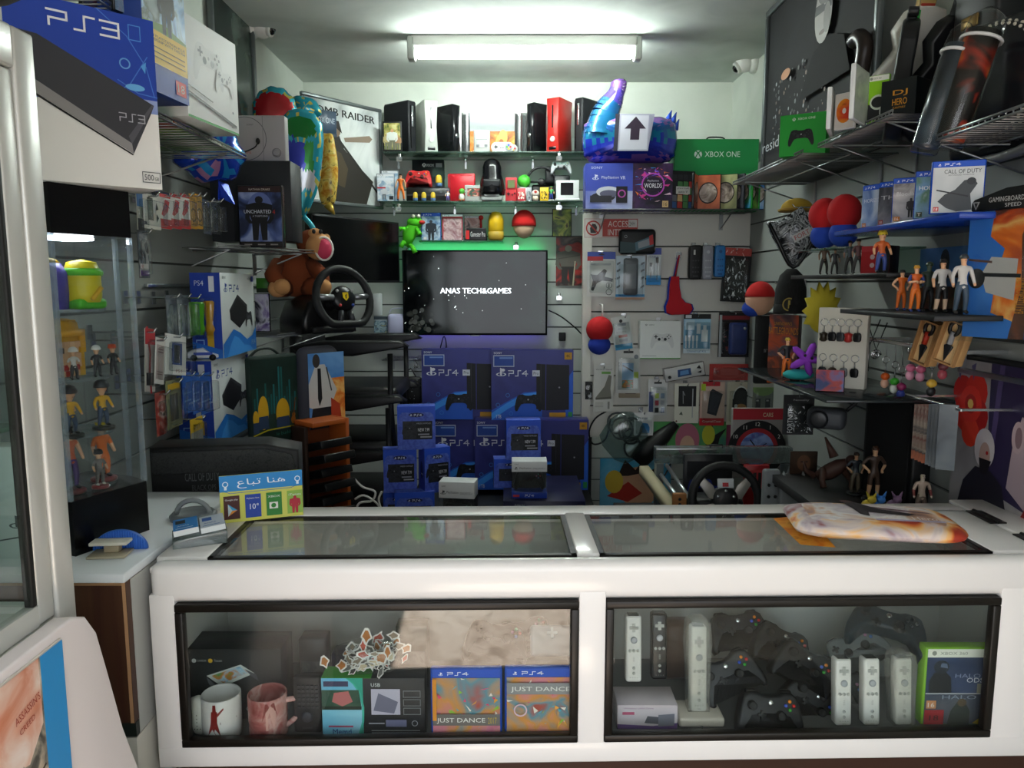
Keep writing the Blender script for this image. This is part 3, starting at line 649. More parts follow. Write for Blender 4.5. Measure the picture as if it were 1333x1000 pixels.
def dogbone(label, at, w):
    t = thing('retro_controller', label, 'controller', at, 'pale retro controllers with coloured buttons'); b = MB(); h = w*.44
    b.prism([(x*w, .5*h+z*h) for x, z in [(.28+.22*math.cos(a), .5*math.sin(a)) for a in [-PI/2+PI*i/10 for i in range(11)]]+[(-.28+.22*math.cos(a), .5*math.sin(a)) for a in [PI/2+PI*i/10 for i in range(11)]]], 0, .02, m('c6c8c4'), .006); b.build('body', t)
    b = MB(); b.lathe([(h*.4, .001), (h*.4, .003), (h*.36, .004)], m('8f9399'), 16, (w*.28, 0, h*.5), 'y'); b.build('button_plate', t)
    for dx, dz, c in ((-.08, 0, '4aa048'), (.08, 0, 'c83030'), (0, .18, '3a58c0'), (0, -.18, 'e0c030')): b = MB(); b.lathe([(h*.1, .003), (h*.1, .007), (h*.05, .008)], m(c, .3), 10, (w*(.28+dx), 0, h*(.5+dz)), 'y'); b.build('face_button', t)
    b = MB(); b.box(-w*.36, -.005, h*.44, -w*.2, .001, h*.56, BLK); b.box(-w*.3, -.005, h*.32, -w*.26, .001, h*.68, BLK); b.build('direction_pad', t)
    b = MB(); b.box(-w*.1, -.004, h*.35, -w*.04, .001, h*.45, m('55585c')); b.box(w*.0, -.004, h*.35, w*.06, .001, h*.45, m('55585c')); b.build('select_button', t)
dogbone('pale retro controller leaning on the front of the silver box', on(640, 668, 180, Z1, SY+.03), .125)
dogbone('pale retro controller peeking out behind the front one', on(650, 673, 180, Z1, SY+.056), .105)
q = on(499, 524, 158, Z1, SY+.005); t = thing('framed_picture', 'small black framed picture of people standing on the top shelf', 'picture', q)
b = MB(); b.box(-q.w/2, 0, 0, q.w/2, .012, q.h, BLK, .003); b.build('frame', t)
b = MB(); F = b.front(q.w*.84, q.h*.88, -.0006); F.O.z += q.h*.06; F.rect(0, 0, 1, 1, art(['3a4a2c', '77803c', 'a89a58', 'c8c48a'], 30, 2))
for x, h, c in ((.2, .6, 'b8a878'), (.82, .55, 'a07858'), (.5, .78, 'd8dcd8')): F.man(x, .0, h, ('c89870', c, '6a6a58'), 1.3)
b.build('picture', t)
# ---- middle shelf
def s1(F, *k): F.rect(0, 0, 1, 1, art(['6f93b4', 'a9bfd0', 'e2e6ea', 'c8d2da'], 24, 5)); F.rect(0, .82, 1, .93, 'dfe6ee'); F.man(.4, .05, .5, ('d8d8dc', 'c8ccd4', '6a7078'), 1.4); F.rect(.0, .5, .5, .56, 'b03038'); F.rect(.7, .05, .95, .2, '30343c')
case('blue and white game case leaning at the far end of the middle shelf', on(491, 514, 226, Z2, SY+.035), 'ps3', s1)
case('second blue and white game case just behind the first on the middle shelf', on(497, 519, 222, Z2, SY+.06), 'ps3', gen(['5f83a4', '8fa9c0', 'c2d0da'], 9))
figure('orange suited fighter figure with spread legs on the middle shelf', on(512, 532, 224, Z2, SY+.0), .145, top='c8641c', bottom='d86c1a', arms='d9a680', calf='d86c1a', shoe='23345e', hair='1a1614', pose='wide')
q = on(529, 586, 244, Z2, SY+.03); carton('flat_console', 'flat black console under the red controller', 'console', q, .16, '121316', lambda F, *a: (F.rect(.02, .4, .98, .5, '2a2c30'), F.circ(.8, .7, .1, '50545a')), bevel=.006)
q = on(537, 578, 208, Z2, SY+.21); 
def a(F, b, w, h, d): F.xlogo(.38, .88, .045, 'd8dadc', '24262a'); F.text('XBOX', .45, .845, .06, 'd8dadc', .24); F.pad(.5, .42, .62, '3a3f46', '22252a'); F.rect(.75, .83, .95, .92, '8a8f94')
carton('controller_box', 'tall dark controller box standing behind the red controller', 'box', q, .06, '24262c', a)
q = on(529, 561, 222, Z2, SY+.035); gamepad('game_controller', 'shiny red wireless controller on top of the flat black console', T(q.loc.x, q.loc.y+.02, pY(545, 233, SY+.05).z) @ R3(R_(-25)), .148, 'a81e20', stick='3a1214')
def capsule(label, at, h, top, low, group=None):
    t = thing('toy_capsule', label, 'toy', at, group); r = h*.27
    b = MB(); b.lathe([(r*.9, h*.3), (r, h*.34), (r, h*.7), (r*.85, h*.86), (r*.5, h*.97), (.001, h)], m(top, .35), 16); b.build('top_half', t)
    b = MB(); b.lathe([(r*.8, 0), (r, .06*h), (r*1.04, h*.3), (r*.95, h*.305)], m(low, .4), 16); b.build('bottom_half', t)
for x, w, lab in ((541, 'nearest the orange figure'), (552, 'middle one of three in a row'), (564, 'in front of the console end')) and [(541, 0, 'small yellow toy before the flat console nearest the orange figure'), (552, 0, 'small yellow toy before the flat console, middle of three'), (564, 0, 'small yellow toy before the flat console, beside the tiny purple figure')]:
    capsule(lab, on(x-5, x+5, 247, Z2, SY+.008), .048, 'd8b83a', '46648a', 'three small yellow toys')
q = on(566, 577, 228, Z2, SY+.06); q.loc.z = pY(570, 243.2, SY+.06).z; capsule('larger yellow toy on top of the flat black console', q, .066, 'd8b83a', '46648a')
figure('tiny purple and white figure beside the flat black console', on(580, 586, 243, Z2, SY+.01), .066, top='d8d8d8', bottom='6a58a0', hair='4a3a6a', hs=1.5)
q = on(589, 612, 226, Z2, SY+.03, R_(-22)); carton('flat_console', 'bright red slim console stood on edge on the middle shelf', 'console', S(q.loc, R_(-8), .15, q.h), .03, 'b81c28', lambda F, *a: (F.rect(.0, .05, .1, .95, '90141e'), F.rect(.2, .9, .9, .94, 'd84048')), bevel=.004)
def gtoy(label, at, h, c1, c2, c3):
    t = thing('round_toy', label, 'toy', at); b = MB(); b.ball((0, 0, h*.3), (h*.24, h*.22, h*.3), m(c1, .4), 14, 9); b.build('body', t)
    b = MB(); b.ball((h*.02, -h*.04, h*.74), (h*.24, h*.24, h*.24), m(c2, .4), 14, 9); b.build('head', t)
    b = MB(); [b.ball((s*h*.14, -h*.1, h*.05), (h*.11, h*.16, h*.06), m(c3, .4), 10, 6) for s in (-1, 1)]; b.build('feet', t)
gtoy('small green and white toy before the grey cartridge', on(596, 606, 241, Z2, SY+.002), .068, 'dfe4dc', '55a83c', 'c86a2a')
q = on(605, 630, 241, Z2, SY+.02); t = thing('game_cartridge', 'grey game cartridge with dark label on the middle shelf', 'cartridge', q)
b = MB(); b.box(-q.w/2, 0, 0, q.w/2, .018, q.h, m('9fa29f'), .004); [b.box(-q.w*.5, -.002, q.h*z, -q.w*.42, .001, q.h*(z+.05), m('7a7d7a')) for z in (.3, .5, .7)]; b.build('shell', t)
b = MB(); F = b.front(q.w*.72, q.h*.5, -.0005); F.O.z += q.h*.3; F.rect(0, 0, 1, 1, art(['2c3a34', '3c5a4a', 'a83a3a', 'd0c8b0'], 40, 3)); b.build('label_sticker', t)
q = on(623, 658, 207, Z2, SY+.03); t = thing('dome_holder', 'black dome shaped helmet on a grey stepped base', 'helmet', q); r = q.w*.46
b = MB(); b.lathe([(r*1.02, q.h*.14), (r*1.06, q.h*.22), (r*.92, q.h*.5), (r*.78, q.h*.62), (r*.76, q.h*.8), (r*.6, q.h*.93), (r*.3, q.h*.995), (.001, q.h)], m('0d0d10', .18), 24); b.build('dome', t)
b = MB(); b.box(-r*.7, -r*.98, q.h*.3, r*.7, -r*.7, q.h*.5, m('1c1d20', .3), .01); b.build('visor', t)
b = MB(); b.box(-r*.85, -r*.8, 0, r*.85, r*.8, q.h*.09, m('8c9090', .4), .004); b.box(-r*.6, -r*.85, q.h*.09, r*.6, r*.6, q.h*.145, m('a4a8a8', .4), .004); b.build('base', t)
q = on(658, 673, 231, Z2, SY+.02); t = thing('handheld_console', 'red handheld game console standing on the middle shelf', 'handheld', q)
b = MB(); b.box(-q.w/2, 0, 0, q.w/2, .022, q.h, m('b02a30', .4), .005, 3); b.build('body', t)
b = MB(); b.box(-q.w*.4, -.002, q.h*.5, q.w*.4, .001, q.h*.92, m('8c1c24'), .002); b.box(-q.w*.3, -.003, q.h*.56, q.w*.3, -.001, q.h*.88, m('5c6a44', .2)); b.build('screen', t)
b = MB(); b.box(-q.w*.38, -.003, q.h*.28, -q.w*.1, .001, q.h*.33, BLK); b.box(-q.w*.27, -.003, q.h*.22, -q.w*.2, .001, q.h*.39, BLK); b.build('direction_pad', t)
for dx, dz in ((.12, .27), (.3, .33)): b = MB(); b.lathe([(q.w*.08, .001), (q.w*.08, .004)], m('50141c'), 10, (dx*q.w, 0, dz*q.h), 'y'); b.build('face_button', t)
gtoy('larger green and white toy behind the red handheld', on(671, 692, 211, Z2, SY+.09), .155, 'd9e0d8', '46b036', 'c86a2a')
for x0, x1, y, c, c2, lab in ((673, 684, 245, 'b02830', 'e0d8c8', 'tiny red boxed game in front of the green toy'), (685, 692, 244, '8c9094', '50545a', 'tiny grey cartridge beside the red boxed game'), (703, 714, 244, 'd8b020', '40381c', 'tiny yellow cartridge with dark label')):
    carton('small_game_box', lab, 'game', on(x0, x1, y, Z2, SY+.012), .012, c, lambda F, *a: (F.rect(.15, .15, .85, .7, art([c2, c, 'd0ccc0'], 90, 4, hard=True))))
t = thing('round_toy', 'small red capped white toy on the middle shelf', 'toy', on(692, 702, 242, Z2, SY+.01)); b = MB(); b.lathe([(.012, 0), (.017, .012), (.014, .03)], m('d8c8b0'), 14); b.build('body', t); b = MB(); b.ball((0, 0, .04), (.022, .022, .02), m('d8d0c8', .4), 14, 8); b.ball((0, -.012, .045), (.01, .012, .01), m('b83028', .4)); b.build('cap', t)
figure('small blue and green figure beside the yellow cartridge', on(714, 721, 237, Z2, SY+.01), .082, top='3c8a46', bottom='2c3c8a', hair='3c8a46', hs=1.4, base='e0e4e0')
q = on(692, 722, 216, Z2, SY+.08); t = thing('toy_racing_wheel', 'small black racing wheel controller behind the cartridges', 'controller', q); b = MB(); b.box(-q.w*.48, .02, 0, q.w*.5, .1, q.h*.5, BLK, .01); b.box(q.w*.1, .01, q.h*.5, q.w*.5, .1, q.h, m('17181b'), .008); b.build('base', t)
b = MB(); b.M = T(-.01, .0, q.h*.56); b.tube(ring3(q.h*.4), .007, m('1c1d20', .5), 8, closed=True); b.tube([(-q.h*.4, 0, 0), (q.h*.4, 0, 0)], .006, BLK); b.ball((0, 0, 0), (.022, .012, .022), BLK); b.build('wheel', t)
carton('cube_console', 'dark cube shaped console under the silver controller', 'console', on(721, 742, 228, Z2, SY+.07), .1, '17181c', lambda F, *a: F.rect(.1, .1, .9, .2, '303338'), bevel=.006)
q = on(717, 743, 209, Z2, SY+.09); gamepad('game_controller', 'silver controller perched on the dark cube console', T(q.loc.x, q.loc.y, pY(730, 219, SY+.09).z) @ R3(R_(-15)), .118, 'a9adb2', btn=('9a9ea2', '9a9ea2', 'b8a860', '9a9ea2'))
q = on(724, 754, 234, Z2, SY+.02); t = thing('handheld_console', 'open white dual screen handheld on the middle shelf', 'handheld', S(q.loc, 0, q.w, q.h))
b = MB(); b.box(-q.w/2, .02, .012, q.w/2, .034, q.h, m('d3d7d6', .3), .004); b.build('lid', t); b = MB(); b.box(-q.w*.3, .0185, q.h*.3, q.w*.25, .021, q.h*.88, GLB); b.build('screen', t)
b = MB(); b.box(-q.w*.56, -.03, 0, q.w*.5, .034, .012, m('d3d7d6', .3), .003); b.build('base', t)
for x, y, l in ((520, 203, 'under the picture frame'), (519, 268, 'under the orange figure'), (728, 202, 'under the red console'), (728, 266, 'under the white handheld'), (672, 318, 'under the red plush ball'), (530, 326, 'beside the television corner'), (728, 384, 'under the red and black poster')):
    A = pY(x, y, SY-.004); b = MB(); b.box(-.008, -.004, -.028, .008, .006, .012, CHROME, .003); b.box(-.016, -.007, -.03, .012, -.003, -.006, m('d0d4d4', .15, .9)); b.box(-.004, -.012, -.02, .016, -.006, -.012, m('b8bcc4', .2, .9))
    A.y = SY-.004 if y < 300 else YB-.03; b.build('chrome_clip', None, pY(x, y, A.y), ('shiny chrome clip '+l, 'clip', 'chrome clips on the back wall'))
# ---- shelf above the television
def a(F, *k): F.rect(0, 0, 1, 1, art(['3a5a80', '6f90b0', 'a8bccc', '28405e'], 18, 6)); F.man(.5, .0, .85, ('30343c', '202630', '1a2028'), 1.3); F.rect(.1, .02, .25, .12, 'd8d8d0')
case('pale blue game case above the television', on(548, 574, 277, Z3, SY+.08), 'ps4', a)
case('red edged game case above the television', on(575, 603, 279, Z3, SY+.08), 'ps3', gen(['7a2a30', 'a85a5c', 'c89a98', 'd8c0bc'], 7, 'ROSSO', 'e8d8d8'), cat='game case') if 0 else case('red edged game case above the television', on(575, 603, 279, Z3, SY+.08), 'ps3', lambda F, *k: (F.rect(0, 0, 1, 1, art(['8a5a60', 'a8888c', 'c8b0b0', '6a4048'], 20, 7)), F.rect(0, 0, .05, 1, 'a02028'), F.rect(.95, 0, 1, 1, 'a02028'), F.rect(0, .92, 1, 1, 'a02028')))
case('pinkish game case behind the arcade joystick', on(604, 626, 281, Z3, SY+.15), 'ps3', gen(['8a5a58', 'b88a84', 'd0b0a8', '5a4a50'], 17))
q = on(605, 634, 297, Z3, SY+.065); t = thing('arcade_joystick', 'black arcade joystick with red ball top on the short shelf', 'joystick', q)
b = MB(); b.prism([(-q.w/2, 0), (q.w/2, 0), (q.w*.44, q.h), (-q.w*.42, q.h)], 0, .08, m('131316', .35), .006); F = Face(b, (-q.w/2, -.0005, 0), (1, 0, 0), (0, 0, 1), q.w, q.h); F.rect(.05, .1, .2, .8, 'c82828'); F.text('Gamester Pro', .26, .3, .4, 'd8d8d8', .66); b.build('base', t)
b = MB(); b.cyl((q.w*.22, .04, q.h), (q.w*.22, .04, q.h+.055), .006, m('a81c1c')); b.ball((q.w*.22, .04, q.h+.06), .014, m('b81c1c', .25)); b.build('stick', t)
q = on(639, 652, 272, Z3, SY+.09); capsule('tall yellow toy standing above the television', q, q.h*.92, 'd8b020', 'b89a3a')
q = on(640, 651, 300, Z3, SY+.065); t = thing('handheld_console', 'pale blue mini handheld in front of the tall yellow toy', 'handheld', q); b = MB(); b.box(-q.w/2, 0, 0, q.w/2, .014, q.h, m('a8c0d0'), .004); b.build('body', t); b = MB(); b.box(-q.w*.32, -.002, q.h*.5, q.w*.32, .001, q.h*.9, m('50604c')); b.build('screen', t); b = MB(); b.box(-q.w*.36, -.003, q.h*.24, -q.w*.08, .001, q.h*.32, BLK); b.build('direction_pad', t)
q = spot(666, 698, 311, 273, SY+.12); t = thing('plush_ball', 'round plush ball with a red top and cream underside hung beside the yellow toy', 'soft toy', q); b = MB(); b.ball((0, 0, q.h*.5), (q.w*.5, q.w*.45, q.h*.5), m('c01c1c', .9), 18, 9, -.15, 1); b.build('red_top', t); b = MB(); b.ball((0, 0, q.h*.5), (q.w*.44, q.w*.42, q.h*.49), m('d8b898', .9), 18, 9, -1, -.1); b.build('cream_underside', t)
q = pY(534, 306, SY+.1); t = thing('plush_frog', 'bright green plush lizard clinging beside the television', 'soft toy', q); g = m('4fc020', .8)
b = MB(); b.tube([(-.02, 0, -.06), (-.005, -.01, .0), (.02, -.01, .05), (.05, -.015, .075)], [.02, .04, .035, .03], g, 12); b.ball((.03, -.02, .07), (.045, .035, .03), g)
for p, e in (((-.01, 0, 0), (-.055, -.03, .03)), ((.02, 0, .03), (.06, -.05, .0)), ((-.02, 0, -.05), (-.05, -.03, -.07)), ((-.01, 0, -.06), (.03, -.03, -.1))): b.tube([p, ((p[0]+e[0])/2, -.03, (p[2]+e[2])/2+.02), e], [.014, .012, .015], g, 8)
b.build('body', t); b = MB(); b.ball((.07, -.035, .068), (.02, .02, .012), m('c03028', .7)); b.build('mouth', t)
for d in (0, .03): b = MB(); b.ball((.025+d, -.05, .1), .01, m('e8e8d0', .3)); b.build('eye', t)
# ---- television and the things hung around it
q = spot(524.5, 713, 436.5, 325.5, 4.47); t = thing('television', 'wall mounted television showing white shop name text', 'television', q)
b = MB(); b.box(-q.w/2, .0, 0, q.w/2, .05, q.h, m('0b0b0d', .3), .004); b.box(-.2, .05, q.h*.3, .2, .11, q.h*.7, BLK); b.box(-.03, -.002, -.006, .03, .02, 0, m('70747a', .3, .6)); b.build('body', t)
b = MB(); F = b.front(q.w*.975, q.h*.955, -.0015); F.O.z += q.h*.025; b.box(-q.w*.4875, -.0013, q.h*.025, q.w*.4875, -.0003, q.h*.98, m('06080a', .06)); R = random.Random(5)
F.rect(0, 0, 1, 1, art(['020304', '05090a', '0a1614', '1a2a24'], 4, 4, .08, 5, lo=.35, hi=.75, emit=.25)); [F.circ(R.uniform(.0,.2)*R.random()+.03, R.uniform(.03,.32)*R.random()+.04, R.uniform(.01,.035), m(R.choice(('141614', '1c1e1c', '2a2c2a')), .1, 0, .9), 9) for i in range(40)]
for i in range(26): F.circ(R.random()**1.5*.9, R.random()*.98, R.choice((.003, .004, .007)), m('e8f0f0', .3, 0, 1.5), 6)
F.text('ANAS TECH&GAMES', .255, .49, .068, m('f4faff', .3, 0, 1.6), .50, bold=.025); b.build('screen', t)
b = MB(); b.box(-q.w*.46, .052, q.h-.02, q.w*.46, .06, q.h-.008, m('30ff90', .5, 0, 9)); b.build('led_strip', t)['label'] = 'green led strip'
b = MB(); b.box(-q.w*.46, .052, .01, q.w*.46, .06, .02, m('6a50ff', .5, 0, 4)); b.build('led_strip', t)['label'] = 'purple led strip'
q = spot2(407, 3.75, 520, 4.32, 368, 284); q.h *= 1.0
t = thing('television', 'switched off black television angled out on the wall beside the lit one', 'television', q); b = MB(); b.box(-q.w/2, 0, 0, q.w/2, .05, q.h, m('0a0a0c', .4), .004); b.box(-.1, .05, q.h*.3, .1, .08, q.h*.6, BLK); b.build('body', t); b = MB(); b.box(-.025, .08, q.h*.4, .025, .46, q.h*.48, BLK); b.build('wall_arm', t); b = MB(); b.box(-q.w*.485, -.001, q.h*.04, q.w*.485, .001, q.h*.97, m('060608', .12)); b.build('screen', t)
case('green tinted game case hung up beside the television', spot(719, 744, 308, 272, YB-.04), 'blk', gen(['141a08', '48601a', '8a9a2c', 'b8b848', '20280c'], 31, fig=None))
def a(F, b, w, h, d): F.rect(0, 0, 1, 1, art(['5c1614', 'a02a22', '2c2624', '6a5a50'], 9, 5)); F.man(.45, .03, .8, ('8a8478', '5a5650', '2c2a28'), 1.5); F.poly([(.6, .0), (.66, .0), (.72, .5), (.68, .5)], 'b0a890'); F.line([(.1, .55), (.85, .62)], .02, '46423c')
carton('poster_board', 'red and black knight poster hung to the right of the television', 'poster', spot(723.5, 759, 372, 308, YB-.03), .006, '2a1210', a)
def a(F, b, w, h, d):
    F.rect(0, 0, 1, 1, art(['4a4c48', '8c9290', 'c4caca', 'e2e6e4', 'd8dcdc'], 3, 14, .25, 5, stretch=(1, 1, .7))); F.poly([(.22, 0), (.8, 0), (.9, .25), (.66, .42), (.5, .55), (.42, .72), (.26, .72), (.2, .5), (.28, .25)], '25221c')
    F.poly([(.3, .55), (.46, .5), (.55, .35), (.5, .15), (.3, .2)], '463a28'); F.line([(.45, .62), (.95, .15)], .025, '1c1b18'); F.ell(.38, .72, .08, .07, '7a6450'); F.poly([(.28, .7), (.3, .82), (.44, .82), (.48, .7), (.38, .76)], '201a16'); F.poly([(.52, .62), (.86, .66), (.9, .7), (.86, .73), (.5, .66)], '8a7a6a'); F.text('TOMB RAIDER', .5, .865, .075, '0d0d0d', .88, 'c', .035)
q = spot2(394, 4.0, 497, 4.42, 268, 131); t = thing('framed_poster', 'large framed grey poster with bold black title across the corner', 'poster', q)
b = MB(); g = m('6d7474', .35, .5); w2, hh = q.w/2, q.h
for z in ((-w2, 0, w2, .018), (-w2, hh-.018, w2, hh), (-w2, .018, -w2+.018, hh-.018), (w2-.018, .018, w2, hh-.018)): b.box(z[0], -.008, z[1], z[2], .012, z[3], g, .004)
b.build('frame', t); b = MB(); b.box(-w2+.01, .002, .01, w2-.01, .01, hh-.01, m('30302e')); F = b.front(q.w-.036, hh-.036, .0015); F.O.z += .018; a(F, b, 0, 0, 0); b.build('poster_print', t)
for x0, x1, y0, y1, c, lab, nm in ((486, 497, 411, 382, 'd8dcdc', 'small white game remote stood beside the black television', 'remote'), (487, 508, 433, 412, 'b8c4cc', 'small pale game case with a blue car beside the television', 'game_case')):
    carton(nm, lab, 'game' if nm == 'game_case' else 'remote', spot(x0, x1, y0, y1, YB-.09), .03, c, (lambda F, *k: (F.rect(0, .8, 1, 1, '3a4650'), F.rect(0, 0, 1, .75, art(['6a8a9a', 'a8c0c8', '3a5a7a', 'c8c890'], 30, 4)))) if nm == 'game_case' else None, bevel=.004)
q = spot(505, 526, 437, 402, 4.5); t = thing('plastic_basket', 'pale lilac plastic basket partly behind the television', 'basket', q); b = MB(); b.lathe([(q.w*.8, 0), (q.w*1.0, q.h*.5), (q.w*1.05, q.h), (q.w*.98, q.h), (q.w*.75, .005)], m('b4b6d4', .4), 20, (q.w*.6, .1-.03, 0)); b.build('basket_body', t) if 0 else None
b = MB(); b.box(-q.w/2, -.02, 0, q.w*.9, .06, q.h*.8, m('b4b6d4', .4), .02, 3); b.build('tub', t); b = MB(); b.tube(smooth([(-q.w*.4, .0, q.h*.8), (-q.w*.2, .0, q.h*1.0), (q.w*.5, 0, q.h*1.02)]), .003, m('c8cae0', .4), 6); b.build('handle', t)
cable('television_cable', 'black power cable curving from the television to the panel', [pY(714, 404, 4.53), pY(730, 412, 4.53), pY(748, 426, 4.53), pY(760, 438, 4.53)], .004, '0c0c0e')
cable('television_cable', 'thin black cable looped below the television', [pY(570, 470, 4.53), pY(574, 450, 4.5), pY(578, 438, 4.5), pY(581, 450, 4.5), pY(578, 462, 4.53)], .003, '0c0c0e')
# ================================================================ left side
# ---- rotating acrylic tower with figures and the console box on top
q = spot2(99, 1.52, 201, 1.70, 713, 640); tw = .29
TWM = Matrix.Translation(V(((pY(99, 700, 1.52).x+pY(197, 700, 1.70).x)/2, 1.61, .9445))) @ Matrix.Rotation(q.rot, 4, 'Z')
t = thing('display_tower', 'hexagonal clear acrylic display tower with black top and base', 'display case', TWM)
w = q.w; ZB1, ZT0, ZT1 = .115, .655, .752
def plan(s=1): return [(-w/2*s, .0), (w*.46*s, .0), (w*.56*s, .07), (w*.56*s, .2), (-w/2*s, .2)]
def slab(b, z0, z1, mat, s=1): p = plan(s); n = len(p); b.add([(x, y, z) for z in (z0, z1) for x, y in p], [tuple(range(n-1, -1, -1)), tuple(range(n, 2*n))]+[(i, (i+1) % n, n+(i+1) % n, n+i) for i in range(n)], mat)
b = MB(); slab(b, 0, ZB1, m('0b0b0d', .25)); b.build('base', t)
b = MB(); slab(b, ZT0, ZT1, m('0b0b0d', .3)); b.build('top_cap', t)
b = MB(); b.box(-.04, .05, ZT0-.008, .04, .12, ZT0-.001, m('f4f8ff', .4, 0, 14), .003); b.build('spot_lamp', t)
b = MB(); p = plan(); 
for i in range(len(p)):
    (x0, y0), (x1, y1) = p[i], p[(i+1) % len(p)]; d = V((x1-x0, y1-y0, 0)).normalized(); nn = V((-d.y, d.x, 0))*.003
    a0, a1 = V((x0, y0, ZB1)), V((x1, y1, ZB1)); U = V((0, 0, ZT0-ZB1)); b.add([a0, a1, a1+nn, a0+nn, a0+U, a1+U, a1+nn+U, a0+nn+U], [(0, 1, 5, 4), (2, 3, 7, 6)], ACRYL)
b.build('acrylic_panel', t)
for x, y in ((w*.455, .004), (w*.555, .07), (-w*.49, .004)): b = MB(); b.box(x-.004, y-.003, ZB1, x+.004, y+.006, ZT0, clear('acrylic_edge', 'e4ecf2', .12, .05, haze=.25, hz='c8d4dc')); b.build('corner_strip', t)
TZ = [ZB1+.001, .235, .355, .50]
for z in TZ: b = MB(); b.lathe([(w*.42, z-.003 if z > .12 else z), (w*.42, z+.003), (.001, z+.003)], clear('disc', 'dfe6e8', .06, .05, haze=.12), 28, (0, .11, 0)); b.build('round_shelf', t)
def tow(x, y, z): return TWM @ T(x, y, z+.0035)
def fat(lab, x, y, z, h, **k): return figure(lab, tow(x, y, z), h, **k)
fat('figure in yellow jacket with dark helmet at the front of its tower shelf', -w*.28, .04, TZ[1], .117, top='d8a420', bottom='33455e', hat='1c1e22', hair=None, hs=1.9, base='14140f', arms='d8a420', fore='d8a420')
fat('figure in yellow jacket with dark helmet on the far edge of its tower shelf', w*.2, .06, TZ[1], .117, top='d8a420', bottom='33455e', hat='1c1e22', hair=None, hs=1.9, base='14140f', arms='d8a420', fore='d8a420')
fat('figure with a pale round helmet between the two yellow jackets', 0, .13, TZ[1], .115, top='8a4a3c', bottom='55504a', hat='d8c8bc', hair=None, hs=1.9)
fat('figure in purple trousers and orange top on the lowest tower shelf', -w*.28, .05, TZ[0], .13, top='c85a28', bottom='4a3270', hair='2a1c1c', arms='d9a680', base='6a1a1e')
fat('small grey armoured figure in front on the lowest tower shelf', -w*.02, .03, TZ[0], .088, top='6a6660', bottom='55524e', shoe='d8d4cc', hair='1c1c1c', hs=1.6, base='7a1c22')
fat('fair haired figure in orange on the lowest tower shelf', w*.24, .08, TZ[0], .138, top='d86a1c', bottom='d86a1c', hair='d8c040', base='7a1c22', hs=1.3)
fat('figure with two toned hair behind the lowest shelf front', -w*.08, .14, TZ[0], .12, top='5a5a8a', bottom='3a3a4a', hair='7a3a2a')
for x, c, h, l in ((-w*.22, 'd8d4cc', 'e4e0d8', 'small white hooded figure before the yellow brick bust'), (w*.06, '2a2a2c', 'e0e0dc', 'small black and white figure before the yellow brick bust'), (w*.27, '1a1a1c', 'c84a1c', 'small dark figure with orange and red crest beside the brick bust')):
    fat(l, x, .035, TZ[2], .076, top=c, bottom='2c2c30', hair=None if h != 'c84a1c' else h, hat=h if h != 'c84a1c' else None, hs=1.7)
t = thing('brick_bust', 'chunky yellow and tan toy brick bust in the acrylic tower', 'toy', tow(-w*.12, .09, TZ[2])); b = MB(); R = random.Random(3)
for i in range(8):
    for j in range(7):
        x = -.052+.013*i; z = .001+.0125*j; c = 'd8a01c' if j > 5 or i in (0, 7) else R.choice(['d8a880', 'd8a880', 'e0b890', '2a2018' if j == 4 else 'd8a880', 'a8281c' if j < 2 else 'd8a880']); b.box(x, R.choice((0, -.006)), z, x+.0125, .06, z+.012, c)
b.build('face_bricks', t); b = MB(); b.lathe([(.062, .088), (.062, .1), (.05, .102), (.048, .116), (.03, .124), (.001, .125)], m('e0a018', .4), 22, (0, .028, 0)); [b.cyl((.04*math.cos(a), .028+.04*math.sin(a), .1), (.04*math.cos(a), .028+.04*math.sin(a), .121), .005, m('e0a018', .4), n=8) for a in [i*PI/5 for i in range(10)]]; b.build('brick_hat', t)
t = thing('toy_bottle', 'yellow toy with green cap and green feet on the top tower shelf', 'toy', tow(w*.06, .06, TZ[3])); b = MB(); b.lathe([(.034, .014), (.036, .03), (.035, .08), (.028, .098), (.001, .104)], m('d8c81c', .3), 20); b.build('body', t)
b = MB(); b.lathe([(.0375, .07), (.038, .078), (.036, .085)], m('5ac020', .35), 20); b.ball((.036, 0, .076), (.014, .012, .01), m('5ac020', .35)); b.build('cap_band', t); b = MB(); b.box(-.035, -.03, 0, .035, .03, .022, m('4cb81c', .4), .008); b.build('feet', t); b = MB(); b.tube([(-.01, -.038, .02), (.012, -.04, .045)], .005, m('d8a818', .3), 8); b.build('arm', t)
t = thing('toy_bottle', 'purple rounded toy behind the yellow and green toy', 'toy', tow(-w*.26, .09, TZ[3])); b = MB(); b.lathe([(.04, 0), (.043, .03), (.042, .075), (.03, .095), (.001, .1)], m('4a3ca0', .35), 20); b.build('body', t); b = MB(); b.lathe([(.03, .0955), (.02, .104), (.001, .108)], m('d8a818', .35), 16); b.build('lid', t)
for x, z, c, h, l in ((-w*.3, .392, 'd8d4d0', .09, 'white boxed figure seen through the tower below the yellow toy'), (w*.2, .392, 'cfd0cc', .09, 'white and green box seen through the tower beside its far pillar')): carton('small_box', l, 'box', tow(x, .16, .355) if 0 else S(tow(x, .135, .355).translation, q.rot, .05, h), .03, c, lambda F, *k: (F.rect(.1, .5, .9, .9, art(['c83a3a', 'd8d8d8', 'e8e8e8'], 40, 6)), F.rect(0, 0, 1, .2, '3c9a4a')))
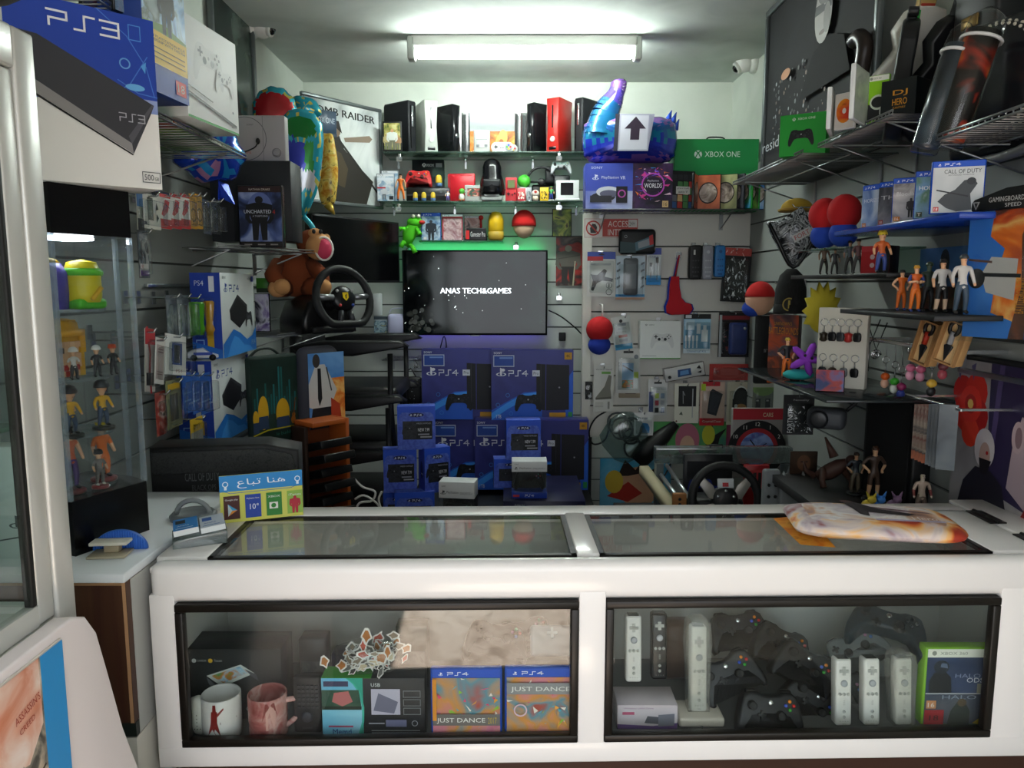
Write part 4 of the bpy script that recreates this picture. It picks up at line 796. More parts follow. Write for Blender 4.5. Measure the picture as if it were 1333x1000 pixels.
# big console box on the tower
q = spot2(12, 1.47, 205, 1.66, 246, 27); q.loc.z = .9445+ZT1+.0008; q.h = .338
def a(F, b, w, h, d):
    F.rect(0, .52, 1, 1, '2444a8'); F.rect(0, .45, 1, .53, art(['3a5ab0', '7088c8', 'b8c0dc'], 3, 2, .4, 2, stretch=(.2, 1, 1))); F.rect(0, 0, 1, .45, art(['e2e0de', 'e8e5e2', 'ecebe9'], 2, 3, .4, 2))
    for pts in ([(.6, 1), (.8, .88), (.93, .72), (.98, .55)], [(.72, .62), (.86, .56), (1, .55)], [(.6, .5), (.8, .6), (.94, .78)]): F.line(pts, .006, '4a78d0')
    F.ring(.775, .72, .032, .008, '6aa0e0'); F.poly([(.89, .72), (.93, .75), (.92, .68)], '5aa0e0'); F.ell(.84, .59, .07, .02, '6ab0e8'); F.frame(.81, .86, .9, .95, .006, '5088d8')
    F.poly([(.05, .80), (.2, .79), (.97, .50), (.94, .44), (.80, .20), (.10, .50), (.0, .58)], '3a3a40'); F.poly([(.0, .58), (.10, .50), (.80, .20), (.79, .26), (.1, .575)], '8e8b8c'); F.poly([(.1, .50), (.80, .195), (.79, .19), (.1, .485)], '1a1a1c'); F.poly([(.79, .255), (.97, .50), (.95, .5), (.77, .30)], '55555c')
    F.psword('PS3', .27, .855, .08, 'eceef4', .155, .15); F.psword('PS3', .71, .385, .045, 'b8b8c0', .06, .12); F.frame(.85, .035, .985, .10, .004, '3a3a44'); F.text('500', .865, .05, .034, '3a3a44', .07); F.text('GB', .942, .05, .02, '3a3a44', .03)
carton('console_box', 'large blue and white 500 gigabyte console box standing on the acrylic tower', 'box', q, .11, 'e4e2e0', a)
# things above the big box and on the showcase roof
b = MB(); puff(b, oval(.16, .06, 20, .6), .2, m('101113', .5)); b.tube(smooth([(.05, -.1, .0), (.12, -.11, -.03), (.15, -.09, -.06)]), .012, m('0c0c0e', .6), 8); b.build('black_bag', None, T(-.745, .98, 1.835+.064), ('black bag lying on the roof of the glass showcase', 'bag'))
for x0, x1, c, l, sd in ((107, 146, ['2a1c24', '6a2a30', '3a4a6a', 'a0786a'], 'dark red printed case showing above the big blue console box', 3), (147, 186, ['141c2c', '38506a', '8aa0b8', 'a03028'], 'dark blue printed case between the big box and the yellow banded box', 4)):
    q = spot2(x0, 1.72, x1, 1.8, 19, -45); q.loc.z = zat(21, 1.76); case(l, q, 'blk', gen(c, sd)); 
wireshelf('wire rack high on the wall holding the white console box', S((-.86, 2.13, zat(172, 2.13)), PI/2, 0, 0), .86, .32, 26)
ZR = zat(172, 2.13)+.004
wireshelf('high wire rack behind the large blue console box', S((-.84, 1.60, zat(21, 1.76)-.006), PI/2, 0, 0), .19, .33, 9, brk=False)
for i in range(9):
    c = ['7a9a2c', '5c9a3a', 'a0a89a', '3a8a3a', 'a8452c', '6a9a3c', '2a6a3a', '8a9a8a', '4c8a2c'][i]
    b = MB(); b.box(-.04, 0, 0, .04, .26, .014, m(c, .35), .003); b.box(-.037, -.0004, .003, .037, .001, .011, m('d8dcd0'))
    b.build('game_case', None, S((-.868, 1.75+.083*i, ZR+.001), PI/2, 0, 0), ('game case with %s spine lying flat under the white console box' % ['olive', 'green', 'grey', 'dark green', 'rust red', 'leaf green', 'deep green', 'pale grey', 'moss green'][i], 'game case', 'game cases lying flat on the high rack'))
# white console box with controller picture, yellow-banded box
q = spot2(243, 2.03, 308, 2.30, 170, 38); zb = ZR+.017; q.h = q.h+q.loc.z-zb; q.loc.z = zb
def a(F, b, w, h, d):
    F.rect(0, 0, 1, 1, 'd9dcda'); F.rect(0, 0, 1, .025, '3a9a3a'); F.pad(.42, .60, .62, 'c9cccb', '6a6e72', c4='8a8e92'); F.pad(.72, .5, .4, 'cfd2d0', '8a8e92'); F.line([(.0, .31), (.45, .24)], .012, '3a3c3e'); F.line([(0, .24), (.92, .08)], .03, '4a4c4e'); F.circ(.86, .22, .014, '50545a'); F.text('4K', .82, .05, .02, '6a6e72')
carton('console_box', 'white console box with a white controller picture on the high rack', 'box', q, .12, 'd9dcda', a)
q = spot2(186, 1.74, 241, 1.92, 126, -35); zb = ZR+.017; q.loc.z = zb
def a(F, b, w, h, d):
    F.rect(0, .48, 1, 1, art(['2c4a7a', '6a9ac8', 'a8c8e0', '4a5a4a', '8a9a9a'], 14, 3)); F.poly([(0, .48), (1, .48), (1, .52), (.5, .58), (0, .54)], '6a8a2c'); F.man(.55, .5, .42, ('3a342c', '2c2a26', '1c1c1c'), 1.5); F.rect(0, .23, 1, .5, 'e0b81c'); F.rect(0, 0, 1, .23, '1c3a9a')
    for i, z in enumerate((.44, .41)): F.text(['WITH PLAYSTATION PLUS', 'MEMBERSHIP WITH THIS PS4'][i], .03, z, .022, '20242c', .92)
    for z in (.36, .32, .28): F.rect(.06, z, .94, z+.008, '6a5a1c')
    F.rect(.68, .05, .93, .17, 'c82828'); F.text('18', .805, .075, .07, 'f0e8e0', .16, 'c')
carton('console_box', 'blue console box with yellow band beside the white console box', 'box', q, .1, '24408a', a)
# crumpled blue foil balloon under the rack
q = pY(272, 199, 2.74); t = thing('foil_balloon', 'crumpled shiny blue foil balloon hanging under the high wire rack', 'balloon', T(*q) @ R3(0, 0, .9)); BLF = foil('1238b0', .14); R = random.Random(2)
b = MB(); puff(b, oval(.13, .10, 28, 1, wav=.08, nw=7), .15, lambda x, z, s: foil('b080b0', .2) if (abs(x+.03) < .03 and z < -.04 and R.random() < .5) else (foil('1f8ad0', .14) if R.random() < .3 else BLF)); b.build('foil_body', t)
b = MB(); b.add([(.03, 0, -.09), (.075, .01, -.1), (.085, -.01, -.17), (.05, .015, -.15), (.02, -.01, -.16)], [(0, 1, 2, 3), (0, 3, 4)], BLF); b.build('foil_tail', t)
# dark framed poster, balloons in the corner
q = spotW(277, 332, 186, 45, XL+.02); q.h = .95; q.loc.z = 1.78; t = thing('framed_poster', 'tall dark poster in a grey metal frame high on the wall near a camera', 'poster', q); w2, hh = q.w/2, q.h
b = MB(); g = m('6a7070', .35, .5)
for z in ((-w2, 0, w2, .025), (-w2, hh-.025, w2, hh), (-w2, .025, -w2+.025, hh-.025), (w2-.025, .025, w2, hh-.025)): b.box(z[0], -.012, z[1], z[2], .012, z[3], g, .006)
b.build('frame', t); b = MB(); F = b.front(q.w-.05, hh-.05, .002); F.O.z += .025; b.box(-w2+.01, .003, .01, w2-.01, .01, hh-.01, m('2a2c2a')); F.rect(0, 0, 1, 1, art(['161a1a', '24302c', '3a4640', '56625a'], 4, 7, .25, 6)); F.poly([(.2, 0), (.8, 0), (.7, .4), (.55, .6), (.4, .45)], '0e100f'); b.build('poster_print', t)
cy = foil('2aa0b4', .22); yl_ = foil('c8c05a', .25)
def dots(main, test): 
    R = random.Random(8)
    return lambda x, z, s: main(x, z) if test(x, z) else (yl_ if R.random() < .13 else cy)
q = pY(358, 146, 3.6); t = thing('foil_balloon', 'round cyan foil balloon with scalloped rim and a red patch', 'balloon', T(*q) @ R3(0, 0, R_(8))); b = MB()
puff(b, oval(.10, .112, 44, 1, wav=.03, nw=11), .1, dots(lambda x, z: foil('b02028', .2), lambda x, z: (x/.085)**2+((z-.01)/.07)**2 < 1 and z > -.045+x*.2), rings=(1, .96, .9, .8, .7, .6, .5, .4, .3, .2)); b.build('foil_body', t)
q = pY(398, 140, 3.78); t = thing('foil_balloon', 'small cyan foil balloon tucked behind the scalloped round balloons', 'balloon', T(*q) @ R3(0, R_(20), R_(8))); b = MB(); puff(b, oval(.075, .05, 24, 1, wav=.05, nw=5), .07, dots(None, lambda x, z: False)); b.build('foil_body', t)
q = pY(392, 205, 3.42); t = thing('foil_balloon', 'long cyan foil balloon with green and blue patches hanging by the grey console', 'balloon', T(*q) @ R3(0, 0, R_(10))); b = MB()
out = [(.0, .205), (.06, .19), (.095, .14), (.098, .07), (.09, .0), (.08, -.08), (.06, -.15), (.03, -.22), (.0, -.26), (-.03, -.24), (-.06, -.16), (-.085, -.06), (-.09, .03), (-.095, .1), (-.08, .16), (-.045, .195)]
o2 = []
for i in range(len(out)):
    for k in range(3): a0, a1 = V(out[i]), V(out[(i+1) % len(out)]); o2.append(tuple(a0+(a1-a0)*k/3))
puff(b, o2, .1, dots(lambda x, z: foil('1c7a34', .2) if z > .08 else (foil('c8ccd4', .2) if z < -.06 and x > -.03 else (foil('2a38b0', .2) if x < .02 else foil('2a8a3c', .2))), lambda x, z: ((x/.07)**2+((z-.12)/.05)**2 < 1) or (x < .055 and -.14 < z < .06 and x > -.09)), rings=(1, .96, .9, .82, .74, .66, .58, .5, .4, .3, .2, .1)); b.build('foil_body', t)
b = MB(); b.tube(smooth([(.0, 0, -.25), (.04, .0, -.30), (.035, 0, -.36), (-.02, 0, -.38)]), [.014]*0 or .012, cy, 8); b.build('foil_tail', t)
q = spot(413, 441, 268, 172, 3.75); t = thing('foil_balloon', 'tall yellow and orange foil balloon in front of the framed corner poster', 'balloon', T(q.loc.x, q.loc.y, q.loc.z+q.h/2)); b = MB(); puff(b, oval(q.w*.5, q.h*.5, 30, .75, wav=.04, nw=6), .06, lambda x, z, s: art(['a8641c', 'c89a3a', 'd8c060', '6a5a34'], 26, 4, .25)); b.build('foil_body', t); b = MB(); b.tube([(0, 0, -q.h*.48), (.03, .0, -q.h*.62)], [.025, .004], foil('b89a3a', .3), 8); b.build('foil_tail', t)
def a(F, *k): F.text('XBOX ONE', .5, .5, .22, 'b8c4d0', .86, 'c'); F.rect(0, 0, 1, .12, '22344c')
carton('console_box', 'dark slate box corner with white lettering showing behind the long balloon', 'box', spot2(404, 3.8, 438, 3.9, 176, 143), .06, '34475c', a)
# grey console panel, black box, boxed special edition on the small wire shelf
ZS = zat(325, 2.95); wireshelf('wire shelf under the black console and hero game box', S((-.93, 3.02, ZS), PI/2-.35, 0, 0), .60, .26, 16)
q = spot(277, 382, 324, 222, 2.99); q.loc.z = ZS+.033; q.h = .30; carton('console_box', 'large plain charcoal box behind the hero game box', 'box', q, .14, '202226', lambda F, *k: F.rect(0, .0, .28, 1, '26282c'), rough=.6)
zt = q.loc.z+q.h+.001
q2 = spot(301, 373, 229, 168, 3.03); q2.loc.z = zt; t = thing('retro_console', 'flat grey retro console stood upright on the charcoal box', 'console', q2); w, h = q2.w, q2.h
b = MB(); b.box(-w/2, 0, 0, w/2, .05, h, m('9a9698', .5), .006, 3); b.build('body', t)
b = MB(); F = b.front(w, h, -.001); F.ring(.28, .5, .47, .012, '4a4850', 40); F.ring(.84, .2, .1, .012, '6a686c'); F.rect(.60, .02, .61, .98, '7a787c'); F.text('SONY', .32, .78, .035, '4a4850', .12); F.text('PS', .3, .18, .05, 'a03a34', .08); b.build('disc_lid', t)
b = MB(); b.lathe([(h*.08, .001), (h*.08, .006), (h*.06, .007)], m('8a888c'), 20, (w*.34, 0, h*.2), 'y'); b.build('open_button', t)
b = MB(); b.tube(smooth([(-w*.5, -.02, h*.2), (-w*.3, -.07, h*.1), (w*.0, -.05, h*.25), (w*.05, -.03, h*.4)]), .0025, BLK, 6); b.ball((w*.05, -.028, h*.42), (.008, .008, .012), BLK); b.build('lens_cable', None, q2, ('thin black cable curling in front of the grey retro console', 'cable'))
q = spot(311.5, 370, 323, 242, 2.9); q.loc.z = ZS+.006
def a(F, b, w, h, d):
    F.rect(0, 0, 1, 1, art(['0c0e18', '1c2748', '46588c', '8a98c0'], 11, 6)); F.ell(.5, .62, .3, .28, '5a6aa0'); F.rect(0, .9, 1, 1, '2a1816'); F.text('NATHAN DRAKE', .5, .93, .035, 'c8bcb0', .5, 'c'); F.man(.48, .1, .74, ('14141a', '101014', '0d0d10'), 1.5); F.text('UNCHARTED', .12, .55, .06, 'c8ccd8', .64); F.text('4', .79, .54, .07, 'a02a24'); F.text("A THIEF'S END", .5, .49, .03, 'a8acb8', .36, 'c'); F.rect(0, 0, 1, .08, '14100e'); [F.rect(x, .02, x+.18, .04, '8a8680') for x in (.1, .42, .72)]
case('tall dark game box with a man on a blue glow standing before the charcoal box', q, 'blk', a, None, .03)
# ---- hanging stock on the left wall
def pegs(x0, x1, yb, yt, X, fn, d, lab, name, cat, col, group=None, film=True, **k):
    q = spotW(x0, x1, yb, yt, X); t = blister(name, lab, cat, q, col, fn, d=d, group=group, film=film, **k)
    h = hookpeg(S((XL+.02, q.loc.y, q.loc.z+q.h*.945), PI/2, 0, 0), abs(X-XL)-.02+.03, 'chrome hook holding the '+' '.join(lab.split(' hang')[0].split()[:11]), 'chrome wall hooks'); return t
HW = 'hanging on the high hook row of the side wall'
def redw(F, *k): F.rect(0, 0, 1, .28, 'b01c24'); F.rect(0, .9, 1, 1, 'b01c24'); F.poly([(.1, .4), (.5, .85), (.9, .8), (.7, .5), (.3, .35)], 'c02430'); F.line([(.2, .5), (.6, .7), (.85, .62)], .03, '3a3038')
def whit(F, *k): F.rect(.34, .25, .62, .9, '5c605a'); F.frame(.34, .25, .62, .9, .01, '2a2c2a'); F.poly([(.8, .8), (.9, .6), (.75, .55)], '1c1c1e'); F.poly([(.8, .45), (.9, .35), (.78, .2)], '1c1c1e'); F.rect(.08, .1, .25, .2, '2a3a4a')
def yel(F, *k): F.frame(.1, .1, .9, .8, .03, '7a5a1c'); F.ring(.5, .4, .2, .05, '5a4a20'); F.rect(.1, .82, .9, .9, '8a6a20')
pegs(178, 186, 300, 248, -1.05, lambda F, *k: (F.rect(0, .6, 1, 1, '3a6aa0'), F.text('2', .2, .4, .12, 'e8e8e8'), F.rect(0, 0, 1, .3, '1c1c20')), .02, 'narrow blue and black strip pack nearest the tower', 'hanging_pack', 'pack', 'a8a49c', 'small packs on the high hooks')
for (a0, a1, f, c, l) in ((183, 208, whit, 'd6d4cc', 'white accessory pack with yellow side'), (208, 222, redw, 'd8d4d0', 'red and white accessory pack nearest the white pack'), (222, 235, redw, 'd8d4d0', 'red and white accessory pack in the middle'), (235, 247, redw, 'd8d4d0', 'red and white accessory pack nearest the yellow ones'), (247, 255, yel, 'c08a1c', 'yellow accessory pack nearest the red and white packs'), (255, 263, yel, 'c08a1c', 'yellow accessory pack nearest the empty clear shells')):
    pegs(a0, a1, 298, 253, -1.05, f, .03, l+' on the high hooks', 'hanging_pack', 'pack', c, 'small packs on the high hooks')
for a0, a1, l in ((264, 274, 'empty clear plastic shell beside the yellow packs'), (276, 287, 'empty clear plastic shell nearest the charcoal box')): pegs(a0, a1, 305, 260, -1.05, None, .03, l, 'clear_shell', 'package', clear('shell', 'c8cccc', .1, .1, haze=.1), 'clear shells on hooks')
def strip(F, *k): F.rect(0, 0, 1, 1, art(['1c1c22', '46505a', 'a8a8a8', '2a2a30'], 22, 5)); F.rect(.1, .05, .9, .16, '4a2a6a'); F.rect(.1, .2, .9, .3, 'c8c4c4'); F.text('10', .2, .2, .08, 'b03038')
pegs(180, 193, 362, 300, -1.04, strip, .015, 'tall narrow black and white pack beside the tower', 'hanging_pack', 'pack', '55565a', 'narrow packs beside the tower')
def grey(F, *k): F.rect(0, 0, 1, .9, art(['3a4048', '6a7078', '8c9290', '4a5a5a'], 18, 3))
for a0, a1, c, l in ((217, 230, '5a6066', 'grey clear boxed accessory in the row before the console boxes, first'), (231, 246, '4a525a', 'grey clear boxed accessory in the row beside the green tube')): pegs(a0, a1, 442, 384, -1.04, grey, .04, l, 'hanging_pack', 'pack', c, 'grey packs on the middle hooks')
def grip(x0, x1, yb, yt, X, c, l):
    q = spotW(x0, x1, yb, yt, X); t = thing('grip_pack', l, 'pack', S(q.loc, 0, q.w, q.h), 'coloured grips in clear tubes'); r = .026; h = q.h
    b = MB(); b.lathe([(r*.8, .01), (r, .03), (r*.86, h*.35), (r, h*.75), (r*1.05, h*.86), (r*.9, h*.9)], m(c, .35), 16); b.build('grip', t)
    b = MB(); b.lathe([(r*1.15, 0), (r*1.2, h*.9), (r*1.0, h*.98), (.01, h)], BAG, 16); b.build('clear_tube', t)
    hookpeg(S((XL+.02, q.loc.y, q.loc.z+h), PI/2, 0, 0), abs(X-XL), 'chrome hook above the '+l, 'chrome wall hooks')
grip(248, 263, 440, 388, -1.04, '4a9a1c', 'bright green grip in a clear tube pack'); grip(265, 284, 440, 386, -1.03, 'c8921c', 'orange yellow grip in a clear tube pack')
def redst(F, *k): F.rect(0, 0, 1, 1, 'c8c4c0'); F.line([(.2, 1), (.5, .6), (.45, .3), (.6, 0)], .06, 'b02028'); F.rect(0, .75, 1, 1, 'b02830'); F.rect(.1, .1, .8, .3, '2a2a30')
pegs(186, 199, 510, 428, -1.02, redst, .02, 'red and white long pack leaning beside the tower', 'hanging_pack', 'pack', 'b8b4b0', 'packs on the low hooks', roll=.12)
pegs(199, 211, 500, 440, -1.0, lambda F, *k: (F.rect(.1, .1, .9, .85, 'a89896'), F.rect(.15, .3, .85, .6, 'b8a4a0'), [F.rect(.2, z, .8, z+.02, '6a4a4c') for z in (.2, .25, .68, .74)]), .03, 'white boxed accessory tilted in front of a blue one', 'hanging_pack', 'pack', 'd0ccc8', 'packs on the low hooks', roll=.2)
pegs(213, 240, 488, 436, -1.0, lambda F, *k: (F.rect(.3, .25, .8, .8, '2c4a8a'), F.rect(.4, .3, .7, .75, '16181c'), F.rect(0, 0, 1, .2, 'dcdad6'), F.text('PS4', .5, .06, .08, '8a4a4a', .3)), .04, 'white pack with blue window before the blue battery packs', 'hanging_pack', 'pack', 'd4d4d2', 'packs on the low hooks', roll=.15)
for i, (a0, a1) in enumerate(((238, 249), (250, 260), (261, 274))): pegs(a0, a1, 538, 486, -1.0, lambda F, *k: (F.rect(0, 0, 1, .86, '1f56a8'), [F.text('BATTERY PACK', .62+.0*j, .2, .05, 'b8c8e0', .5) for j in (0,)], F.rect(.1, .3, .9, .34, '6a94cc'), F.rect(.1, .5, .9, .52, '6a94cc')), .035, ['first blue battery pack next to the olive pack', 'middle blue battery pack of three', 'blue battery pack against the lower console box'][i], 'hanging_pack', 'pack', '1f56a8', 'blue packs in a row')
pegs(203, 216, 566, 510, -1.02, lambda F, *k: (F.rect(0, 0, 1, .9, art(['6a1c1c', 'a83a2c', 'c8a8a0', '3a2a2a'], 20, 6))), .02, 'dark red pack hanging low beside the olive pack', 'hanging_pack', 'pack', '8a3a30', 'packs on the lowest hooks')
pegs(217, 236, 556, 494, -1.01, lambda F, *k: (F.rect(.2, .15, .75, .7, '3a3c2c'), F.rect(.1, .8, .9, .92, 'c8a020')), .025, 'olive pack hanging under the white windowed pack', 'hanging_pack', 'pack', '7a7c58', 'packs on the lowest hooks')
pegs(248, 264, 578, 544, -1.0, lambda F, *k: (F.rect(0, 0, 1, .5, '8a8c88'), F.text('2in1', .2, .6, .2, '2a2a1c', .5)), .02, 'yellow tagged clear pack at the foot of the lower console box', 'hanging_pack', 'pack', 'd0a81c', 'packs on the lowest hooks')
for y, l in ((372, 'middle'), (440, 'lower'), (246, 'top')):
    A, B = pX(188, y, XL+.022), pX(300, y, XL+.022); b = MB(); b.box(XL+.019, A.y, A.z-.006, XL+.034, 4.0 if y > 300 else 3.3, A.z+.006, CHROME, .002); b.build('hook_rail', None, None, (l+' chrome hook rail along the side slat wall', 'rail', 'chrome hook rails'))
# ---- two white and blue console boxes with their shelf, small racing toy on the lower one
def ps4box(lab, q, d=.1):
    b = MB(); w, h = q.w, q.h; b.box(-w/2, 0, 0, w/2, d, h, m('d2d8d8', .4), .001, 1); F = b.front(w, h)
    F.pslogo(.14, .80, .12, '2a4a9a'); F.psword('PS4', .24, .78, .075, '2a4a9a', .09, .16)
    F.poly([(.47, .74), (.76, .60), (.74, .44), (.50, .32), (.24, .44), (.22, .56)], '1b1c1f'); F.poly([(.47, .74), (.76, .60), (.74, .57), (.47, .70), (.22, .53), (.22, .56)], '3a3c42'); F.pad(.80, .42, .30, '26282c')
    F.poly([(0, 0), (1, 0), (1, .30), (.88, .2), (.7, .16), (.5, .26), (.3, .32), (0, .16)], '1c6cc0'); F.poly([(.1, 0), (.9, 0), (.78, .08), (.6, .1), (.45, .2), (.32, .24), (.2, .14)], '3a8ad8'); F.text('SONY', .04, .93, .03, '2a3a4a', .1); F.rect(.9, .9, .98, .97, '1c2c6a'); F.text('HDR', .78, .92, .03, '3a3a44', .1); F.text('PS4', .84, .08, .06, '9ab0c8', .12); F.text('7', .5, .33, .035, '3a5a8a')
    L = b.left(w, h, d); L.rect(0, 0, 1, 1, '1c3ca0'); L.text('SONY', .8, .72, .24, 'e8ecf4', .24, rot=PI/2) if 0 else L.rect(.62, .78, .8, .96, 'd8dce8'); L.rect(.5, .1, .72, .3, 'c8a020'); L.rect(.5, .34, .72, .44, 'd8d8e0'); L.frame(.12, .12, .4, .22, .01, '8ab0e0'); L.poly([(0, 0), (1, 0), (1, .1), (0, .2)], '1c64c0'); L.text('PS4', .15, .85, .06, 'c8d0e8', .3)
    return b.build('console_box', None, q, (lab, 'box', 'white and blue console boxes on the side wall'))
qa = spot2(288, 2.62, 331, 3.02, 460, 356); qb = spot2(277, 2.60, 325, 2.98, 567, 463.5)
qa.loc.z = max(qa.loc.z, qb.loc.z+qb.h+.004); ps4box('upper of the two white and blue console boxes stacked on the side wall', qa); ps4box('lower of the two white and blue console boxes stacked on the side wall', qb, .12)
board('wall_ledge', 'narrow dark ledge carrying the two white and blue console boxes', S((qb.loc.x+.02, 2.79, qb.loc.z-.002), PI/2, 0, 0), .46, .2, .012, '2a2c2c')
q = pY(262, 462, 2.6); t = thing('toy_car', 'tiny white and blue racing car toy on the lower console box', 'toy', T(q.x-.0, 2.62, qb.loc.z+qb.h) @ R3(0, 0, .3)); b = MB(); b.prism([(-.05, .01), (.05, .01), (.05, .022), (.02, .03), (.0, .045), (-.03, .04), (-.05, .03)], -.02, .02, m('d0d4dc', .3), .006); b.box(-.03, -.0215, .02, .03, -.02, .03, m('2a48a8')); b.build('body', t)
for x in (-.03, .03): b = MB(); b.cyl((x, -.024, .012), (x, .024, .012), .011, BLK, n=12); b.build('wheel', t)
# ---- soft bags, shelf items and the racing wheel beyond the console boxes
q = spot2(326, 2.78, 389, 2.98, 576, 462)
def a(F, b, w, h, d):
    F.rect(0, 0, 1, 1, art(['16241e', '1c2e28', '243a34'], 5, 3)); R = random.Random(4)
    for i in range(16): x = .04+.058*i; hh = R.uniform(.12, .36)+(.2 if 8 < i < 11 else 0); F.rect(x, .35, x+.035, .38+hh, R.choice(['1c5a58', '24686a', '184a4a']))
    for x, y, rx, ry in ((.06, .28, .06, .1), (.22, .34, .11, .2), (.64, .3, .15, .18)): F.ell(x, y+.04, rx, ry, 'd0a020'); F.poly([(x-rx, y-.15), (x+rx, y-.15), (x+rx*.9, y+.0), (x-rx*.9, y)], '2c3c5a')
    F.ell(.87, .24, .05, .05, '9a5a1c'); F.ell(.88, .3, .035, .03, '9a5a1c'); F.line([(.88, .3), (.93, .5)], .014, '6a3a14'); F.rect(0, 0, 1, .15, '13241c'); F.line([(0, .13), (.3, .17), (.92, .165), (1, .1)], .015, 'b8a81c'); F.text('le buddies', .48, .085, .04, '2c6a60', .42)
b = MB(); w, h = q.w, q.h; b.box(-w/2, 0, 0, w/2, .03, h, m('1a2a24', .8), .012, 2); a(b.front(w*.95, h*.96), b, w, h, 0); bagg = b.build('printed_bag', None, q, ('dark green printed fabric bag with a teal city skyline', 'bag')); b = MB(); b.tube(smooth([(-.08, .04, h-.005), (-.04, .04, h+.02), (.02, .04, h+.02), (.06, .04, h-.005)]), .005, m('14201c'), 6); b.build('handle', bagg)
q = spot2(386, 3.0, 440, 3.15, 562, 450)
def a(F, b, w, h, d):
    F.rect(0, 0, 1, 1, art(['2c5aa0', '4a80c0', '7aa8d8'], 4, 3)); F.rect(.45, .1, 1, .66, art(['a83a14', 'd8782c', 'e8b86a', '6a3a24'], 10, 5)); F.poly([(.0, 0), (.8, 0), (.72, .3), (.1, .3)], '1c1c22'); F.poly([(.08, .28), (.6, .28), (.78, .5), (.45, .85), (.2, .85), (.0, .6), (.0, .3)], 'c0bcb8'); F.poly([(.25, .8), (.34, .8), (.36, .4), (.28, .3), (.24, .4)], '1a1a1c'); F.ell(.22, .9, .1, .09, '3a3230'); F.line([(.5, .8), (.62, .5)], .02, '3a3a38'); F.poly([(.6, .05), (.9, .05), (.85, .3), (.6, .4)], 'b03a1c')
b = MB(); w, h = q.w, q.h; puff(b, [(x, z+h/2) for x, z in oval(w*.5, h*.5, 32, .35)], .12, m('3a3a44', .7)); b.M = T(0, -.062, 0); F = b.front(w*.86, h*.86); F.O = V((-w*.43, -.0, h*.07)); a(F, b, w, h, 0); b.M = None; b.build('printed_cushion', None, q, ('cushion printed with a man in white shirt and fire beside green bag', 'cushion'))
board('wall_ledge', 'dark ledge carrying the green bag and the printed cushion', S((-.985, 2.97, zat(577, 2.95)), PI/2-.3, 0, 0), .62, .3, .012, '1c1e1e')
case('game case with violet car picture beside the upper console box', spot(333, 352, 432, 382, 3.3), 'blk', gen(['3a2a5a', '8a7ab0', 'c8c8d8', '2a2a3a'], 41), lean=0)
carton('small_box', 'bright green small box above the violet game case', 'box', spot(334, 350, 381, 362, 3.31), .03, '3a7a24', lambda F, *k: F.rect(.0, .0, 1, .3, '1c2c18'))
ZW = zat(433, 3.3); wireshelf('wire shelf under the racing wheel and the plush toy', S((-.86, 3.36, ZW-.004), PI/2-.25, 0, 0), .62, .30, 14)
q = pY(404, 436, 3.25); q.z = ZW+.002; t = thing('racing_wheel', 'black racing wheel with yellow badge mounted on a bulky black base', 'racing wheel', T(q.x+.06, 3.27, q.z) @ R3(0, 0, R_(44)))
b = MB(); b.prism([(-.13, 0), (.13, 0), (.12, .07), (.08, .14), (-.02, .16), (-.1, .13), (-.13, .06)], -.05, .17, m('0d0d0f', .3), .02); b.box(-.1, -.075, .0, .1, -.04, .03, m('101012', .5), .01); b.build('base', t)
b = MB(); b.cyl((0, -.05, .12), (0, -.13, .14), .028, BLK); b.build('steering_column', t)
WM = T(.0, -.15, .145) @ R3(R_(-14))
b = MB(); b.M = WM; pts = [(.125*math.cos(a), 0, .125*math.sin(a)) for a in [PI*(1.3+1.9*0)+0+2*PI*i/30 for i in range(30)]]; pts = [(x, 0, max(z, -.105)) for x, y, z in pts]; b.tube(pts, .0165, m('17181a', .55), 10, closed=True); b.build('rim', t)
b = MB(); b.M = WM; b.lathe([(.052, -.02), (.055, .0), (.045, .012), (.02, .016)], m('0e0e10', .3), 20, axis='y'); b.tube([(-.12, 0, .01), (-.05, -.004, .005)], .013, m('8a8c90', .35, .7), 8); b.tube([(.12, 0, .01), (.05, -.004, .005)], .013, m('8a8c90', .35, .7), 8); b.tube([(-.02, 0, -.05), (-.03, .0, -.105)], .012, m('2a2c30', .3), 8); b.tube([(.02, 0, -.05), (.03, 0, -.105)], .012, m('2a2c30', .3), 8); b.build('hub', t)
b = MB(); b.M = WM @ T(0, -.0175, .005); b.prism([(-.013, .017), (.013, .017), (.013, -.004), (0, -.018), (-.013, -.004)], -.002, 0, m('d8b81c', .3)); F = Face(b, (-.013, -.0022, -.018), (1, 0, 0), (0, 0, 1), .026, .035); F.poly([(.35, .25), (.5, .3), (.62, .25), (.6, .5), (.7, .72), (.58, .85), (.48, .7), (.35, .6), (.42, .45)], '141414'); b.build('badge', t)
for i, (x, z, c) in enumerate(((-.03, -.03, 'a02828'), (.03, -.03, '1c3a8a'), (-.034, .03, '9a9a9a'), (.034, .03, '9a9a9a'))): b = MB(); b.M = WM; b.lathe([(.006, .012), (.006, .018)], m(c), 10, (x, 0, z), 'y'); b.build('button', t)
